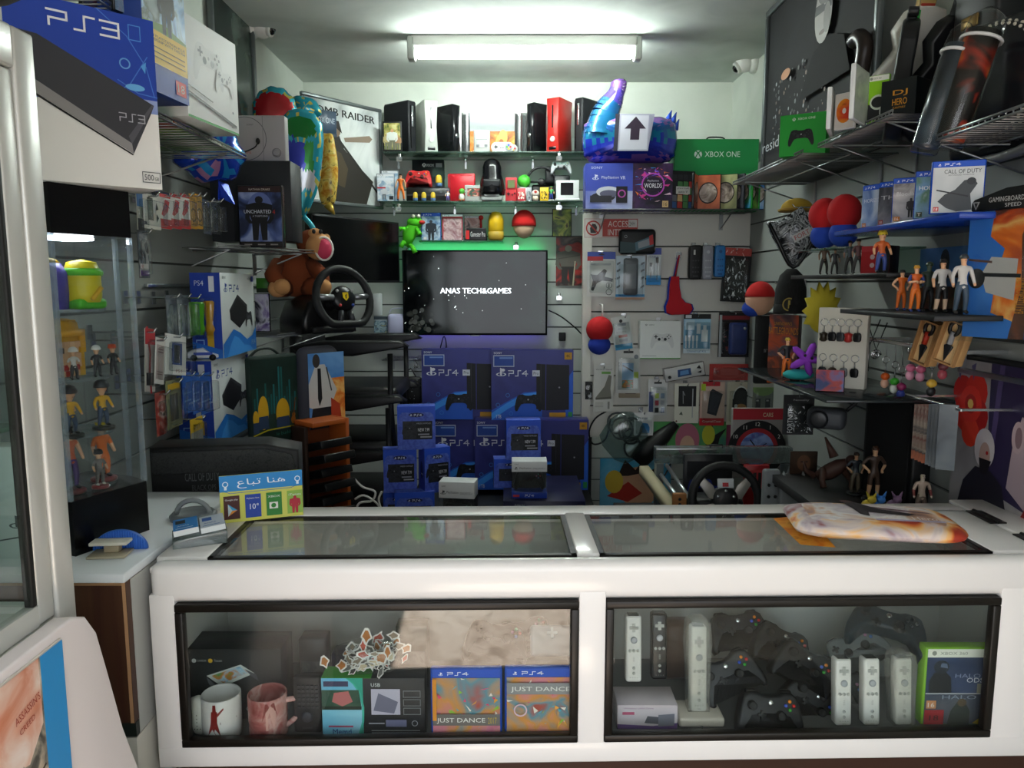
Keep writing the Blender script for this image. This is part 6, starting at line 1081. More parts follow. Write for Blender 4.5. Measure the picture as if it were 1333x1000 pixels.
# ---- row two
def p5(F, *k): F.rect(0, 0, 1, 1, 'c0c4c0'); F.text('SCREEN', .2, .5, .05, '6a6a6a', .5); [F.rect(.3, y, .75, y+.08, c) for y, c in ((.7, '8a8c90'), (.58, 'a8acb0'), (.36, 'b04a3a'), (.24, '9a9ca0'))]; F.rect(.05, 0, .95, .17, '2a86b0'); F.circ(.5, .85, .05, '1c1c1e')
hang('screen_pack', 'tilted white strip pack beside the red and blue plush', 'pack', 800, 825, 455, 411, p5, 'c0c4c0', .008, roll=-.14)
plush('plush_toy', 'red and blue rounded plush sitting on a white hook at the panel edge', S(spot(760, 800, 462, 408, YP-.12).loc, 0, 0, 0), .14, .20, 'b01a20', '22389a')
b = MB(); b.tube([(0, 0, 0), (0, -.12, 0), (0, -.12, -.06)], .004, WHT, 6); b.build('slat_hook', None, pY(781, 396, YP), ('white wire hook above the red and blue plush', 'hook'))
def p6(F, *k): F.rect(0, 0, 1, 1, 'd6d8d6'); F.xlogo(.14, .9, .025, '4a4e50', 'd6d8d6'); F.text('XBOX', .2, .88, .035, '6a6e70', .14); F.pad(.54, .48, .62, 'c6c8c8', '26282c', ('26282c', '26282c', '26282c', '26282c')); F.poly([(.35, .22), (.73, .22), (.66, .36), (.42, .36)], 'd2d4d4'); F.rect(0, 0, 1, .02, '4a9a3a'); F.rect(.05, .07, .4, .085, '9a9e9e')
hbox('controller_box', 'white box picturing a white controller on the slat panel', 'box', 833, 885.5, 467, 418, .07, 'd6d8d6', p6, peg=True)
def p7(F, *k): F.rect(0, .88, 1, 1, '141416'); F.rect(.06, .9, .28, .98, 'c8ccd0'); F.rect(0, 0, 1, .87, '9ac0d8'); F.rect(.02, .12, .98, .7, '6a9ab8'); F.rect(.05, .6, .4, .86, 'b8d0dc'); [F.line([(x, .15), (x, .42)], .03, 'e0e4e8') for x in (.1, .22, .36, .5)]; [F.rect(x-.04, .32, x+.04, .46, 'e8ecee') for x in (.1, .22, .36, .5)]; F.rect(.66, .3, .9, .6, 'e4e8ea'); F.rect(.72, .6, .84, .72, 'e4e8ea'); F.rect(.48, .5, .62, .76, 'dce0e4'); F.rect(0, 0, 1, .12, 'd0dce4'); F.text('Universal Kit', .5, .03, .05, '3a6a9a', .7, 'c')
hang('cable_kit', 'pale blue pack with white cable ends beside the controller box', 'pack', 889, 924, 460, 409, p7, '8ab4cc', .035)
def p8(F, *k): F.rect(0, 0, 1, 1, '1a1416'); F.rect(0, .84, 1, .93, '7a2228'); F.tri(.2, .45, .17, 18, ['6a6a70', '3a3a40', '8a3a3a'], 9, .35); F.rect(.02, 0, .1, .95, 'a8acb0')
t = hang('case_pack', 'dark pack with a navy zip case on the panel', 'pack', 934, 974, 465, 407, p8, '1a1416', .045); q = spot(949, 972, 462, 420, YP-.1); b = MB(); b.box(-q.w/2, -.01, 0, q.w/2, .035, q.h, m('1c2858', .45), .014, 3); b.cyl((q.w*.3, -.012, q.h*.82), (q.w*.3, -.0095, q.h*.82), .008, CHROME); g = b.build('zip_case', t); g.location = q.loc-t.location
q = spot(969, 1008, 411, 366, 3.3); t = thing('plush_ball', 'round red topped plush ball hung at the dark corner of the panel', 'soft toy', q); w, h = q.w, q.h; hookpeg(S((XR-.02, q.loc.y, q.loc.z+h*.9), -PI/2, 0, 0), .13, 'chrome hook behind the red topped corner plush ball', 'chrome hooks in the corner'); b = MB(); b.ball((0, 0, h*.5), (w*.5, w*.46, h*.5), m('b01c1c', .9), 18, 9, .1, 1); b.build('red_top', t); b = MB(); b.ball((0, 0, h*.5), (w*.48, w*.44, h*.49), m('c89a80', .9), 18, 9, -1, .1); b.build('tan_underside', t); b = MB(); b.ball((-w*.2, .02, h*.2), (w*.34, w*.4, h*.24), m('1c3c98', .9), 14, 8); b.build('blue_collar', t)
q = spot(981, 1006, 500, 408, 3.4); hookpeg(S((XR-.02, q.loc.y, q.loc.z+q.h*.97), -PI/2, 0, 0), .16, 'chrome hook behind the long black pouch', 'chrome hooks in the corner'); t = thing('pouch', 'long black pouch with small white lettering hanging at the corner', 'pouch', q); b = MB(); b.box(-q.w/2, 0, 0, q.w/2, .025, q.h, m('0e0e10', .6), .01, 3); b.build('pouch_body', t); b = MB(); F = b.front(q.w, q.h, -.001); F.text('Game', .45, .5, .05, 'a8a8a8', .18, rot=-PI/2); b.build('printed_lettering', t)
# ---- row three and below
hang('screen_pack', 'white screen pack with a coloured game picture on the panel', 'pack', 801, 833, 512, 454, lambda F, *k: (F.rect(0, 0, 1, 1, 'c0c0bc'), F.text('DS', .1, .6, .1, '4a4a4a', .14, rot=0), F.rect(.26, .12, .72, .68, '7aa0c0'), F.rect(.26, .12, .72, .3, art(['c8a02c', 'a83a3a', '5a8a4a', '3a6aa0'], 40, 3)), F.line([(.3, .62), (.68, .5)], .03, '4a4a50'), F.rect(.74, .34, .92, .48, 'a8c02c'), F.rect(.3, .9, .7, .95, '2a2a2a'), F.circ(.82, .82, .05, '6a7076')), 'c0c0bc', .012)
hbox('boxed_accessory', 'tan edged pack just below the screen pack with a game picture', 'pack', 806, 833, 518, 505, .02, 'a89a84', lambda F, *k: F.rect(.3, .4, .8, .6, '5a3a34'))
hang('stand_pack', 'white Vertical Stand box with a grey stand picture on the panel', 'pack', 772, 798, 536, 476, lambda F, *k: (F.rect(0, 0, 1, 1, 'c8c8c2'), F.text('Vertical Stand', .1, .9, .035, '4a4a48', .8), F.rect(.4, .82, .85, .87, '6aa04a'), F.poly([(.1, .3), (.55, .55), (.75, .8), (.9, .78), (.85, .5), (.9, .33), (.5, .28)], '78776c'), F.poly([(.1, .3), (.9, .33), (.9, .28), (.12, .26)], '5a594f'), [F.rect(.1, y, .5, y+.015, '9a9a94') for y in (.1, .14, .18)], F.rect(.72, .06, .82, .22, '8a8a84')), 'c8c8c2', .04, film=False)
hang('tiny_pack', 'narrow black strip with white specks behind the Vertical Stand box', 'pack', 761.5, 771, 520, 497, lambda F, *k: (F.rect(0, 0, 1, 1, '121214'), F.tri(.5, .5, .4, 8, ['c8c8c8'], 2)), '121214', .006, hook=False)
hang('accessory_pack', 'white pack with rows of coloured game grips pictured', 'pack', 843, 868, 541, 494, lambda F, *k: (F.rect(0, 0, 1, 1, 'c4c4c4'), F.rect(.05, .1, .28, .66, '3a4a7a'), [F.rect(.36+.3*i, .08+.2*j, .56+.3*i, .22+.2*j, c) for j, r in enumerate((('1c1c1e', '3a4a6a'), ('b03a48', 'a8a8b0'), ('b0c04a', '7a8aa0'))) for i, c in enumerate(r)], F.text('Silicone Skins', .2, .72, .04, '6a6a70', .7), F.rect(.3, .88, .7, .93, '1c1c1e')), 'c4c4c4', .02)
hbox('handheld_pack', 'long white pack with a blue handheld picture lying tilted on the panel', 'pack', 866, 919, 493, 475, .03, 'c8c8c6', lambda F, *k: (F.frame(0, 0, 1, 1, .04, '3a302c'), F.poly([(.32, .2), (.66, .2), (.66, .7), (.34, .72)], '2c4a78'), F.poly([(.38, .3), (.6, .3), (.6, .6), (.4, .6)], '5a8ac0'), F.poly([(.8, .6), (.88, .8), (.92, .5)], '1c1c1e'), F.poly([(.8, .3), (.92, .4), (.9, .2)], '1c1c1e'), F.circ(.12, .3, .12, '2a2a2c')), off=.02, roll=-.19)
hang('handheld_pack', 'flat red pack shaped for a handheld console on the panel', 'pack', 923, 974, 495, 474, lambda F, *k: (F.rect(0, 0, 1, 1, 'a83430'), F.ell(.5, .5, .42, .38, 'b8443c'), F.ell(.5, .5, .36, .28, 'a8302c'), F.rect(.28, .3, .74, .7, 'b04a44'), F.circ(.16, .5, .12, '8a2420'), F.circ(.84, .5, .12, '8a2420')), 'a83430', .015, hook=False)
hang('stylus_pack', 'white framed box with black window and silver stylus', 'pack', 877, 909, 551, 499, lambda F, *k: (F.rect(0, 0, 1, 1, 'c4c2b6'), F.rect(.16, .42, .88, .93, '17171a'), F.line([(.36, .5), (.34, .8), (.42, .7)], .015, '8a8e92'), F.line([(.74, .15), (.74, .85)], .025, '9a9ea2'), F.poly([(.2, .22), (.3, .3), (.36, .2)], '5a6058'), F.circ(.1, .05, .025, '5a3a2a')), 'c4c2b6', .03, film=False)
hang('phone_case_pack', 'red pack picturing a dark grey slanted case', 'pack', 910, 942, 554, 497, lambda F, *k: (F.rect(0, 0, 1, 1, 'c4a89a'), F.rect(0, 0, 1, .17, 'b02028'), F.rect(.1, .9, .8, 1, 'a81c28'), F.rect(.04, .8, .22, .95, '9ab02c'), F.text('CrystalCase', .12, .06, .06, 'e0d0c8', .75), F.poly([(.3, .28), (.68, .22), (.92, .72), (.5, .84), (.4, .78)], '2a2c34'), F.poly([(.36, .32), (.64, .28), (.84, .68), (.5, .76)], '3a3c46')), 'b02028', .03)
hang('pouch_pack', 'cream pack holding a black rounded pouch with a small animal picture', 'pack', 945, 978, 553, 497, lambda F, *k: (F.rect(0, 0, 1, 1, 'b0aa98'), F.ell(.55, .62, .33, .28, 'c8ccc8'), F.ell(.55, .6, .3, .27, '101012'), F.rect(.22, .22, .88, .6, '121214'), F.ell(.56, .4, .22, .09, 'a8703a'), F.circ(.36, .44, .04, 'd0c8c0')), 'b0aa98', .03)
hang('accessory_pack', 'pack with green arc top and two grey pieces near the panel corner', 'pack', 979, 1006, 533, 498, lambda F, *k: (F.rect(0, 0, 1, 1, '6a7068'), F.ell(.5, .75, .5, .25, '7a9a5a'), F.rect(0, .82, 1, 1, 'a8a89c'), F.rect(.15, .06, .38, .4, '22242a'), F.rect(.62, .06, .85, .4, '22242a'), F.rect(.18, .3, .3, .36, '9a9a98'), F.rect(.66, .3, .78, .36, '9a9a98')), '6a7068', .03, off=.6, hook=False)
hang('charger_pack', 'small white pack with a blue adapter picture over the cable bag', 'pack', 825, 850, 567, 537, lambda F, *k: (F.rect(0, 0, 1, 1, 'd0d0d0'), F.poly([(.32, .35), (.45, .55), (.72, .52), (.82, .35), (.8, .1), (.4, .12)], '2a7ab0'), F.text('USB', .3, .7, .08, '6a6a8a', .4)), 'd0d0d0', .02, off=.10)
q = spot(778, 850, 604, 536, YP-.09); t = thing('cable_bag', 'clear bag full of dark cables hanging under the Vertical Stand box', 'bag', q); w, h = q.w, q.h; R = random.Random(6); b = MB()
for i in range(7): c = (R.uniform(-.06, .05), R.uniform(-.02, .02), h*R.uniform(.25, .8)); r = R.uniform(.03, .06); b.tube([(c[0]+r*math.cos(a), c[1]+.01*math.sin(3*a), c[2]+r*1.1*math.sin(a)) for a in [2*PI*k/20 for k in range(20)]], .006, m(R.choice(['16181a', '3a3e42', '24282c']), .5), 6, closed=True)
b.build('coiled_cables', t); b = MB(); puff(b, [(w*x, h*z) for x, z in ((0, 0), (.2, .1), (.42, .35), (.4, .6), (.25, .9), (.1, 1), (-.1, 1), (-.3, .85), (-.48, .55), (-.42, .35), (-.2, .08))], .10, clear('bagfilm', 'd0dcdc', .08, .15, haze=.12, hz='7a9090')); b.build('film', t)
cable('looped_cable', 'dark looped cable hanging at the bottom edge of the panel', [pY(x, y, YP-.03) for x, y in ((790, 535), (775, 545), (767, 562), (772, 578), (788, 572), (795, 545))], .005, '1a1c1e')
q = spot(816, 884, 606, 545, YP-.08); t = thing('pouch', 'black drawstring pouch stretched beside the cable bag', 'pouch', q); b = MB(); b.tube([(-q.w*.3, 0, .02), (-q.w*.1, .0, q.h*.35), (q.w*.15, 0, q.h*.6), (q.w*.42, -.01, q.h*.9)], [.05, .06, .045, .02], m('0d0d0f', .5), 12); b.build('pouch_body', t); b = MB(); b.tube(smooth([(q.w*.2, -.05, q.h*.5), (q.w*.3, -.05, q.h*.1), (q.w*.1, -.06, -q.h*.3)]), .004, BLK, 6); b.build('drawstring', t)
def sit_(q): t = q.loc.z+q.h; q.loc.z = ZB_+.001; q.h = t-q.loc.z; return q
# ================================================================ right wall (x,y measured on the wall plane or a plane in front of it)
def onR(xl, xr, yb, yt, X=1.24): return spotW(xl, xr, yb, yt, X)
# ---- big framed poster
q = onR(996, 1141, 215, 30, 1.09); q.loc.z = 1.965; q.h = 2.645-1.965; t = thing('framed_poster', 'wide dark framed poster of a bald person in sunglasses over the wire shelves', 'poster', q); w2, hh = q.w/2, q.h; g = m('5f6566', .35, .5); b = MB()
for z in ((-w2, 0, w2, .025), (-w2, hh-.025, w2, hh), (-w2, .025, -w2+.025, hh-.025), (w2-.025, .025, w2, hh-.025)): b.box(z[0], -.012, z[1], z[2], .012, z[3], g, .006)
b.build('frame', t); b = MB(); b.box(-w2+.01, .003, .01, w2-.01, .01, hh-.01, m('141518')); F = b.front(q.w-.05, hh-.05, .002); F.O.z += .025
F.rect(0, 0, 1, 1, art(['08090a', '0e1012', '14161a'], 4, 7, .8, 4)); F.tri(.35, .35, .3, 70, ['2a2c2e'], 3, .2) if 0 else [F.circ(.12+.6*R.random()**1.3, .12+.42*R.random(), R.uniform(.004, .016), R.choice(['2a2c2e', '5a5e62', '8a8e92', '1a1c1e', '6a5448']), 5) for R in [random.Random(9)] for _ in range(110)]; F.poly([(.42, .3), (.86, .3), (.80, .5), (.68, .56), (.54, .52)], m('0b0c0d', .85)); F.ell(.62, .70, .075, .16, '8e8a84'); F.ell(.64, .82, .075, .08, '5a5856'); F.poly([(.545, .71), (.69, .70), (.69, .755), (.63, .735), (.615, .75), (.55, .76)], '0c0c0d'); F.ell(.62, .60, .03, .012, '5a4a46'); F.ell(.655, .66, .03, .08, '6a6763'); F.text('resident', .02, .1, .07, 'a8acb0', .35)
for y, c in ((.95, '7a7a3a'), (.9, '3a3a7a'), (.85, '7a4a3a')): F.circ(.9, y, .015, c, 8); F.circ(.9, y, .009, '101214', 8)
F.ell(.27, .52, .05, .03, 'a86a3a'); b.build('poster_print', t)
b = MB(); b.tube([pY(x, y, 4.3)+V((0, 0, 0)) for x, y in ((985, 96), (987, 130), (984, 150))], .004, m('d0d0cc'), 6); b.tube([pY(984, 150, 4.3), pY(983, 172, 4.3)], .007, m('c8681c'), 6); b.build('wall_cable', None, None, ('white cable with an orange end below the corner security camera', 'cable'))
# ---- wire shelves stepping along the wall; the front edge runs towards the door
def wsR(lab, Yf, Yn, z, D, n): return wireshelf(lab, S((XR-.02-D, (Yf+Yn)/2, z), -PI/2, 0, 0), Yf-Yn, D, n)
z1, z2, z3 = 1.92, 1.93, 1.82
wsR('farthest wire shelf on the side wall under the framed poster', 3.35, 2.56, z1, .31, 34); wsR('middle wire shelf on the side wall holding the open game cases', 2.51, 2.03, z2, .28, 26); wsR('nearest wire shelf on the side wall holding the tubes', 1.86, 1.40, z3, .30, 22)
def a(F, *k): F.rect(0, 0, 1, 1, '1f9a34'); F.xlogo(.3, .88, .04, 'dce8dc', '1f9a34'); F.text('XBOX ONE', .38, .855, .055, 'dce8dc', .38); F.pad(.47, .43, .62, '14171a', '2a2e32')
q = spot2(1015, 2.66, 1075, 2.58, 207, 153); q.loc.z = z1+.004; carton('controller_box', 'bright green box picturing a black controller before the framed poster', 'box', q, .07, '1f9a34', a)
def disc(c1, c2, seed): return lambda F, *k: (F.rect(0, 0, 1, 1, c1), F.ell(.5, .5, .42, .34, art(c2, 10, seed)), F.ell(.5, .5, .1, .08, 'd8d4d0'), F.text('DISC', .5, .66, .05, '2a1c10', .2, 'c'))
def cR(lab, xl, Yl, xr, Yr, yb, yt, z, kind, fn, d=.013): q = spot2(xl, Yl, xr, Yr, yb, yt); q.loc.z = z; return case(lab, q, kind, fn, None, d)
cR('open white game case with a yellow red disc on the wire shelf', 1086, 2.27, 1112, 2.22, 176, 128, z2+.004, 'wii', disc('c8c4c0', ['c8301c', 'e0a01c', 'e0c84a'], 4)); cR('side leaf of the open white game case', 1082, 2.24, 1087, 2.36, 178, 124, z2+.004, 'wii', gen(['c8ccc8', 'd8dad4'], 3))
cR('pale leaf of the open lime green game case', 1112, 2.10, 1130, 2.20, 166, 95, z2+.004, 'wii', gen(['b8c4b4', 'd0d8c8', 'a8b4a8'], 5)); cR('lime green game case standing open with a black label', 1130, 2.195, 1157, 2.16, 160, 95, z2+.004, 'x360', lambda F, *k: (F.rect(0, 0, 1, 1, '8ac81c'), F.rect(.0, .08, 1, .46, '15171a'), F.ell(.5, .5, .42, .18, 'c8d4c0'), F.ell(.5, .5, .34, .13, '1c1f1c'), F.rect(.6, .2, .82, .34, 'c8ccc8')))
def a(F, *k): F.rect(0, 0, 1, 1, '0f1518'); [F.text(s_, .34, y, .17, 'd0902c', .42, 'l', .01) for s_, y in (('DJ', .55), ('HERO', .33))]; F.text('TURNTABLE', .36, .24, .05, 'd0902c', .36)
q = spot2(1147, 2.13, 1192, 2.06, 154, 103); q.loc.z = z2+.004; carton('turntable_box', 'black box with amber lettering on the wire shelf', 'box', q, .12, '0f1518', a)
# ---- guitar controllers leaning on the wall behind
def guitar(lab, p0, p1, neck, body, kind=0):
    t = thing('guitar_controller', lab, 'guitar', Matrix.Translation(p0)); d = (p1-p0); L = d.length; d.normalize(); R_m = d.to_track_quat('Z', 'Y').to_matrix().to_4x4(); 
    M = R_m; b = MB(); b.M = M; b.box(-.024, -.012, .12, .024, .012, L*.86, m(neck, .5), .004); [b.box(-.0245, -.0135, .2+L*.1*i, .0245, -.0118, .2+L*.1*i+.004, m('a8a08a')) for i in range(5)]; b.build('neck', t)
    b = MB(); b.M = M; b.prism([(-.028, L*.86), (.028, L*.86), (.045, L*.92), (.03, L), (-.02, L*.99), (-.04, L*.92)], -.014, .014, m(body, .4), .004); b.build('headstock', t)
    b = MB(); b.M = M; b.prism([(-.05, .15), (-.02, .17), (.02, .17), (.055, .16), (.07, .12), (.05, .06), (.1, -.02), (.11, -.1), (.05, -.15), (-.05, -.15), (-.11, -.1), (-.1, -.02), (-.055, .05), (-.075, .1)], -.022, .022, m(body, .35), .008); b.build('body', t)
    for i, c in enumerate(('2a9a3a', 'b02828', 'c8a828', '2a58b0', 'c8702a')): b = MB(); b.M = M; b.box(-.02, -.018, L*.84-.035*i, .02, -.011, L*.84-.035*i+.022, m(c if neck != 'c8a868' else 'a83a2a', .4), .003); b.build('fret_button', t)
    b = MB(); b.M = M; b.box(-.03, -.028, -.03, .03, -.021, -.012, m('30333a', .3), .004); b.build('strum_bar', t)
X = 1.17
guitar('guitar controller with a pale wooden neck leaning on the side wall', pX(1184, 90, X), pX(1212, -22, X), 'c8a868', 'd0ccc4'); guitar('black guitar controller beside the pale wooden neck', pX(1222, 110, X-.02), pX(1268, -40, X), '141416', '101012')
guitar('black guitar controller standing between its pale necked neighbour and the poster', pX(1172, 112, X-.1), pX(1190, 10, X-.08), '1a1a1c', '17181a')
q = pX(1112, 110, 1.06); t = thing('controller_grip', 'dark brown curved controller grip hanging over the open cases', 'controller', T(*q)); b = MB(); b.tube(smooth([(0, .02, .13), (0, -.02, .135), (0, -.06, .1), (0, -.05, .04), (0, -.03, -.02), (0, -.04, -.08)]), [.02]*0 or .024, m('2c2420', .35), 10); b.build('grip_body', t)
# ---- transparent tubes and the turntable
def tubeb(lab, a0, a1, r, mt, cap):
    t = thing('rolled_mat', lab, 'rolled mat', Matrix.Translation(a0)); d = a1-a0; b = MB(); b.M = d.to_track_quat('Z', 'Y').to_matrix().to_4x4(); L = d.length
    b.lathe([(r*.6, 0), (r, .0), (r, L), (r*.6, L)], mt, 24); b.build('printed_roll', t); g = MB(); g.M = b.M; g.lathe([(r*1.05, -.015), (r*1.12, 0), (r*1.12, L), (r*1.0, L+.03), (r*.4, L+.05), (.005, L+.05)], BAG, 24); g.build('film_sleeve', t); g = MB(); g.M = b.M; g.tube([(r*1.14*math.cos(x), r*1.14*math.sin(x), L*.93) for x in [2*PI*i/20 for i in range(20)]], .004, m('d0d0d0', .3), 6, closed=True); g.build('band', t)
tubeb('clear sleeved rolled mat with a fiery red print standing on the nearest wire shelf', pX(1232, 183, .98), pX(1281, 42, 1.04), .036, art(['0c0c0e', '141210', '1c1412', 'a8301c', 'e07028', 'e8a048'], 7, 24, .3, 3, stretch=(1, 1, 1), lo=.36, hi=.64), 0); tubeb('clear sleeved dark rolled mat leaning beside the fiery one', pX(1205, 190, .94), pX(1248, 60, 1.0), .027, art(['14181c', '2c3640', '4a5864', '1c2024'], 6, 5, .3), 0)
q = pX(1308, 112, 1.12); t = thing('turntable', 'black turntable controller stood up against the wall behind the rolled mats', 'turntable', T(q.x, q.y, q.z) @ R3(0, 0, -PI/2+.25)); b = MB(); b.box(-.16, .0, -.15, .28, .05, .16, m('101113', .35), .02, 3); b.tube(smooth([(-.12, -.0, -.16), (.05, -.01, -.155), (.2, -.01, -.10), (.3, -.0, .02)]), .012, m('8c8e90', .3, .7), 8); b.build('deck', t)
b = MB(); b.lathe([(.13, .001), (.13, .022), (.12, .026), (.02, .028)], m('17181b', .2), 40, (-.02, 0, .01), 'y'); b.build('platter', t); b = MB(); [b.ball((-.02+.125*math.cos(x), -.0245, .01+.125*math.sin(x)), .0042, m('b8b0a0', .3), 6, 4) for x in [2*PI*i/46 for i in range(46)]]; [b.ball((-.02+.131*math.cos(x), -.016, .01+.131*math.sin(x)), .0042, m('b8b0a0', .3), 6, 4) for x in [2*PI*(i+.5)/46 for i in range(46)]]; b.build('dotted_rim', t)
b = MB(); b.box(-.16, -.01, .0, .0, .1, .30, m('17181a', .5), .01, 2); b.box(-.12, -.016, .05, -.06, -.009, .08, m('8a6a2c', .3, .6), .003); b.build('dark_panel_box', None, T(*pX(1300, 50, 1.16)) @ R3(0, 0, -PI/2+.1), ('dark box with a small brass catch above the turntable', 'box'))
z = z3+.33; b = MB(); b.box(-.4, 0, 0, .05, .16, .02, m('1a1b1d', .5)) if 0 else None
# ---- row of blue topped games on a blue shelf
zs = 1.655; YF, YN = 2.34, 1.69
board('display_ledge', 'glossy blue ledge carrying the row of blue topped games', S((.965, (YF+YN)/2, zs), -PI/2, 0, 0), YF-YN, XR-.02-.965, .014, m('1c3f9c', .25))
def pg(lab, xl, Yl, xr, Yr, yt, fn): q = spot2(xl, Yl, xr, Yr, 290, yt); t_ = pY((xl+xr)/2, yt, (Yl+Yr)/2).z; q.loc.z = zs+.001; q.h = t_-zs; return case(lab, q, 'ps4', fn, 'blue topped games on the blue ledge' if 0 else None, .016)
def gg(cols, seed, title, tc, rat, rc='c8782c', fig=None): return gen(cols, seed, title, tc, fig, .68, (rat, rc), .8, 9, .5, .1)
pg('blue topped game farthest along the blue ledge with pale snow picture', 1122, 2.27, 1154, 2.19, 240, gg(['3a5a9a', '8aa0c8', 'c8d0e0'], 4, 'HORIZON', 'd8dce8', '16')); pg('blue topped game with a grey dragon scene, second from the far end', 1143, 2.15, 1178, 2.09, 236, gg(['3a3c44', '6a6a72', '9a9498'], 5, 'THE', 'c8c8cc', '18', 'a83a2c')); pg('blue topped game with a lone dark figure, middle of the row', 1161, 2.03, 1212, 1.98, 231, gg(['6a6a74', 'a8a4a8', 'c8c4c4', '3a3438'], 6, 'Bloodborne', 'e0e0e0', '16', fig=('3a3034', '2a2428', '1c181c')))
pg('blue topped game with a bright sky and machine beast picture', 1190, 1.90, 1240, 1.86, 222, gg(['3a6aa0', '6a98c0', '4a7a5a', 'a8c0c8'], 7, 'HORIZON', 'dce4ec', 'T', '3a4a3a'))
def cod(F, *k): F.rect(0, 0, 1, 1, art(['9aa0a4', 'c0c4c6', 'd8dad8'], 4, 8)); F.text('CALL OF DUTY', .22, .86, .09, '22262a', .72); F.text('ADVANCED WARFARE', .3, .81, .03, '5a5e62', .5); F.poly([(.3, .1), (.5, .02), (.8, .05), (.75, .4), (.88, .62), (.8, .74), (.62, .7), (.45, .5), (.25, .4), (.12, .25)], '3a3e42'); F.ell(.76, .68, .09, .08, '2a2e32'); F.line([(.1, .5), (.7, .35)], .03, '24282c'); F.rect(.04, .03, .15, .13, 'b03a3a'); F.text('18', .095, .05, .06, 'e8dcd8', .07, 'c')
pg('nearest and largest blue topped game with a crouching soldier cover', 1211, 1.76, 1282, 1.72, 209, cod)
# ---- plush pair, silver bag, beanie and printed things in the corner
for x, Y, l in ((1072, 2.56, 'red and blue rounded plush beside the silver bag'), (1097, 2.45, 'red and blue rounded plush nearest the blue ledge')): plush('plush_toy', l, S(V((spot(x-20, x+20, 322, 255, Y).loc.x, Y, zat(322, 2.5)-.003)), 0, 0, 0), .105, .165, 'b01c20', '2040a0')
board('wall_ledge', 'thin ledge under the two red and blue plush toys', S((.98, 2.51, zat(322, 2.5)-.004), -PI/2, 0, 0), .32, .27, .006, GREENGLASS)
q = spot(998, 1066, 350, 270, 3.05); t = thing('foil_bag', 'diamond shaped silver and black foil bag hanging in the corner', 'bag', T(q.loc.x, q.loc.y, q.loc.z+q.h/2) @ R3(0, 0, -.3)); w, h = q.w, q.h; b = MB(); puff(b, [(-w*.52, h*.28), (-w*.25, h*.3), (w*.1, h*.52), (w*.4, h*.2), (w*.52, -.1*h), (w*.2, -h*.35), (0, -h*.52), (-w*.3, -h*.15), (-w*.45, h*.1)], .07, art(['0c0c0e', '17181b', '24262a', 'b8bcc0', '101012', '8a8e92', '141416'], 16, 3, .2, 6, 2.2)); b.build('bag_body', t)
b = MB(); b.tube(smooth([(-w*.48, -.03, h*.25), (-w*.3, -.04, -.05*h), (0, -.03, -h*.48), (w*.3, -.04, -.1*h), (w*.4, -.03, h*.1)]), .008, m('0e0e10', .3), 8); b.build('dark_seam', t); b = MB(); F = Face(b, (.0, -.045, -.02), (.9, -.1, .5), (-.4, 0, .9), .07, .03); F.rect(0, 0, 1, 1, 'b8b8b8'); F.text('FORT', .1, .2, .6, 'a02a2a', .8); b.build('sticker', t)
hookpeg(S((XR-.02, q.loc.y, q.loc.z+h), -PI/2, 0, 0), .16, 'chrome hook holding the silver and black foil bag', 'chrome hooks in the corner')
q = spot(1018, 1056, 278, 258, 3.12); b = MB(); b.ball((0, 0, 0), (.062, .05, .04), m('a8882c', .8), 18, 8, -.2, 1); b.lathe([(.07, -.012), (.073, -.004), (.062, .0)], m('8a6a24', .8), 20); b.build('yellow_cap', None, T(q.loc.x, q.loc.y, q.loc.z+.02), ('mustard yellow cap peeking out above the silver foil bag', 'cap'))
q = spot(1008, 1048, 408, 350, 2.9); t = thing('beanie', 'black knitted beanie with a round gold emblem', 'hat', q); w, h = q.w, q.h; b = MB(); b.lathe([(w*.48, 0), (w*.5, h*.2), (w*.48, h*.55), (w*.36, h*.85), (w*.15, h), (.001, h*1.0)], art(['0a0a0b', '121213', '18181a'], 60, 2, .9, stretch=(3, 3, .5)), 22); b.build('knit_body', t); b = MB(); b.lathe([(w*.505, .0), (w*.52, .004), (w*.515, h*.2), (w*.49, h*.21)], m('111112', .9), 22); b.build('cuff', t); b = MB(); F = Face(b, (-w*.42, -w*.47, h*.06), (1, 0, 0), (0, 0, 1), h*.3, h*.3); F.circ(.5, .5, .5, '8a7a3a'); F.circ(.5, .5, .4, '121212'); F.rect(.42, .2, .58, .8, '8a7a3a'); b.build('emblem', t)
q = spot2(1000, 3.05, 1038, 2.95, 500, 410)
def a(F, *k): F.rect(0, 0, 1, 1, art(['2c2430', '5a3a3c', 'a84a2c', '4a4450', '6a6a7a'], 9, 12)); F.rect(0, 0, 1, .4, art(['8a3a20', 'c85a2c', '6a3a30', '4a2c2c'], 12, 2)); F.text('PLAYERUNKNOWNS', .5, .84, .05, 'a8761c', .9, 'c') if 0 else F.text("UNKNOWN'S", .48, .85, .05, 'a8761c', .6, 'c'); F.text('BATTLEGROUNDS', .5, .72, .1, 'b8741c', 1.0, 'c')
carton('printed_pouch', 'orange and grey printed battle pouch under the black beanie', 'pouch', q, .03, '3a2c2c', a, bevel=.006)
ZL = zat(499, 2.5); board('display_ledge', 'dark glass ledge under the orange figure and the keychain board', S((.88, 2.55, ZL), -PI/2, 0, 0), .85, .36, .008, m('2a2e30', .15))
ledge = lambda x, Y: T(pY(x, 497, Y).x, Y, ZL+.001)
figure('figure in black top and orange trousers on the dark glass ledge', ledge(1023, 2.62), .14, top='1a1a1c', bottom='d0661c', calf='d0661c', shoe='1a1a1c', hair='c8a83a', pose='hips', arms='1a1a1c')
t = thing('plush_starfish', 'purple plush star toy leaning beside the keychain board', 'soft toy', T(pY(1050, 470, 2.55).x, 2.55, ZL+.075) @ R3(0, .4, -.3)); b = MB(); o = []
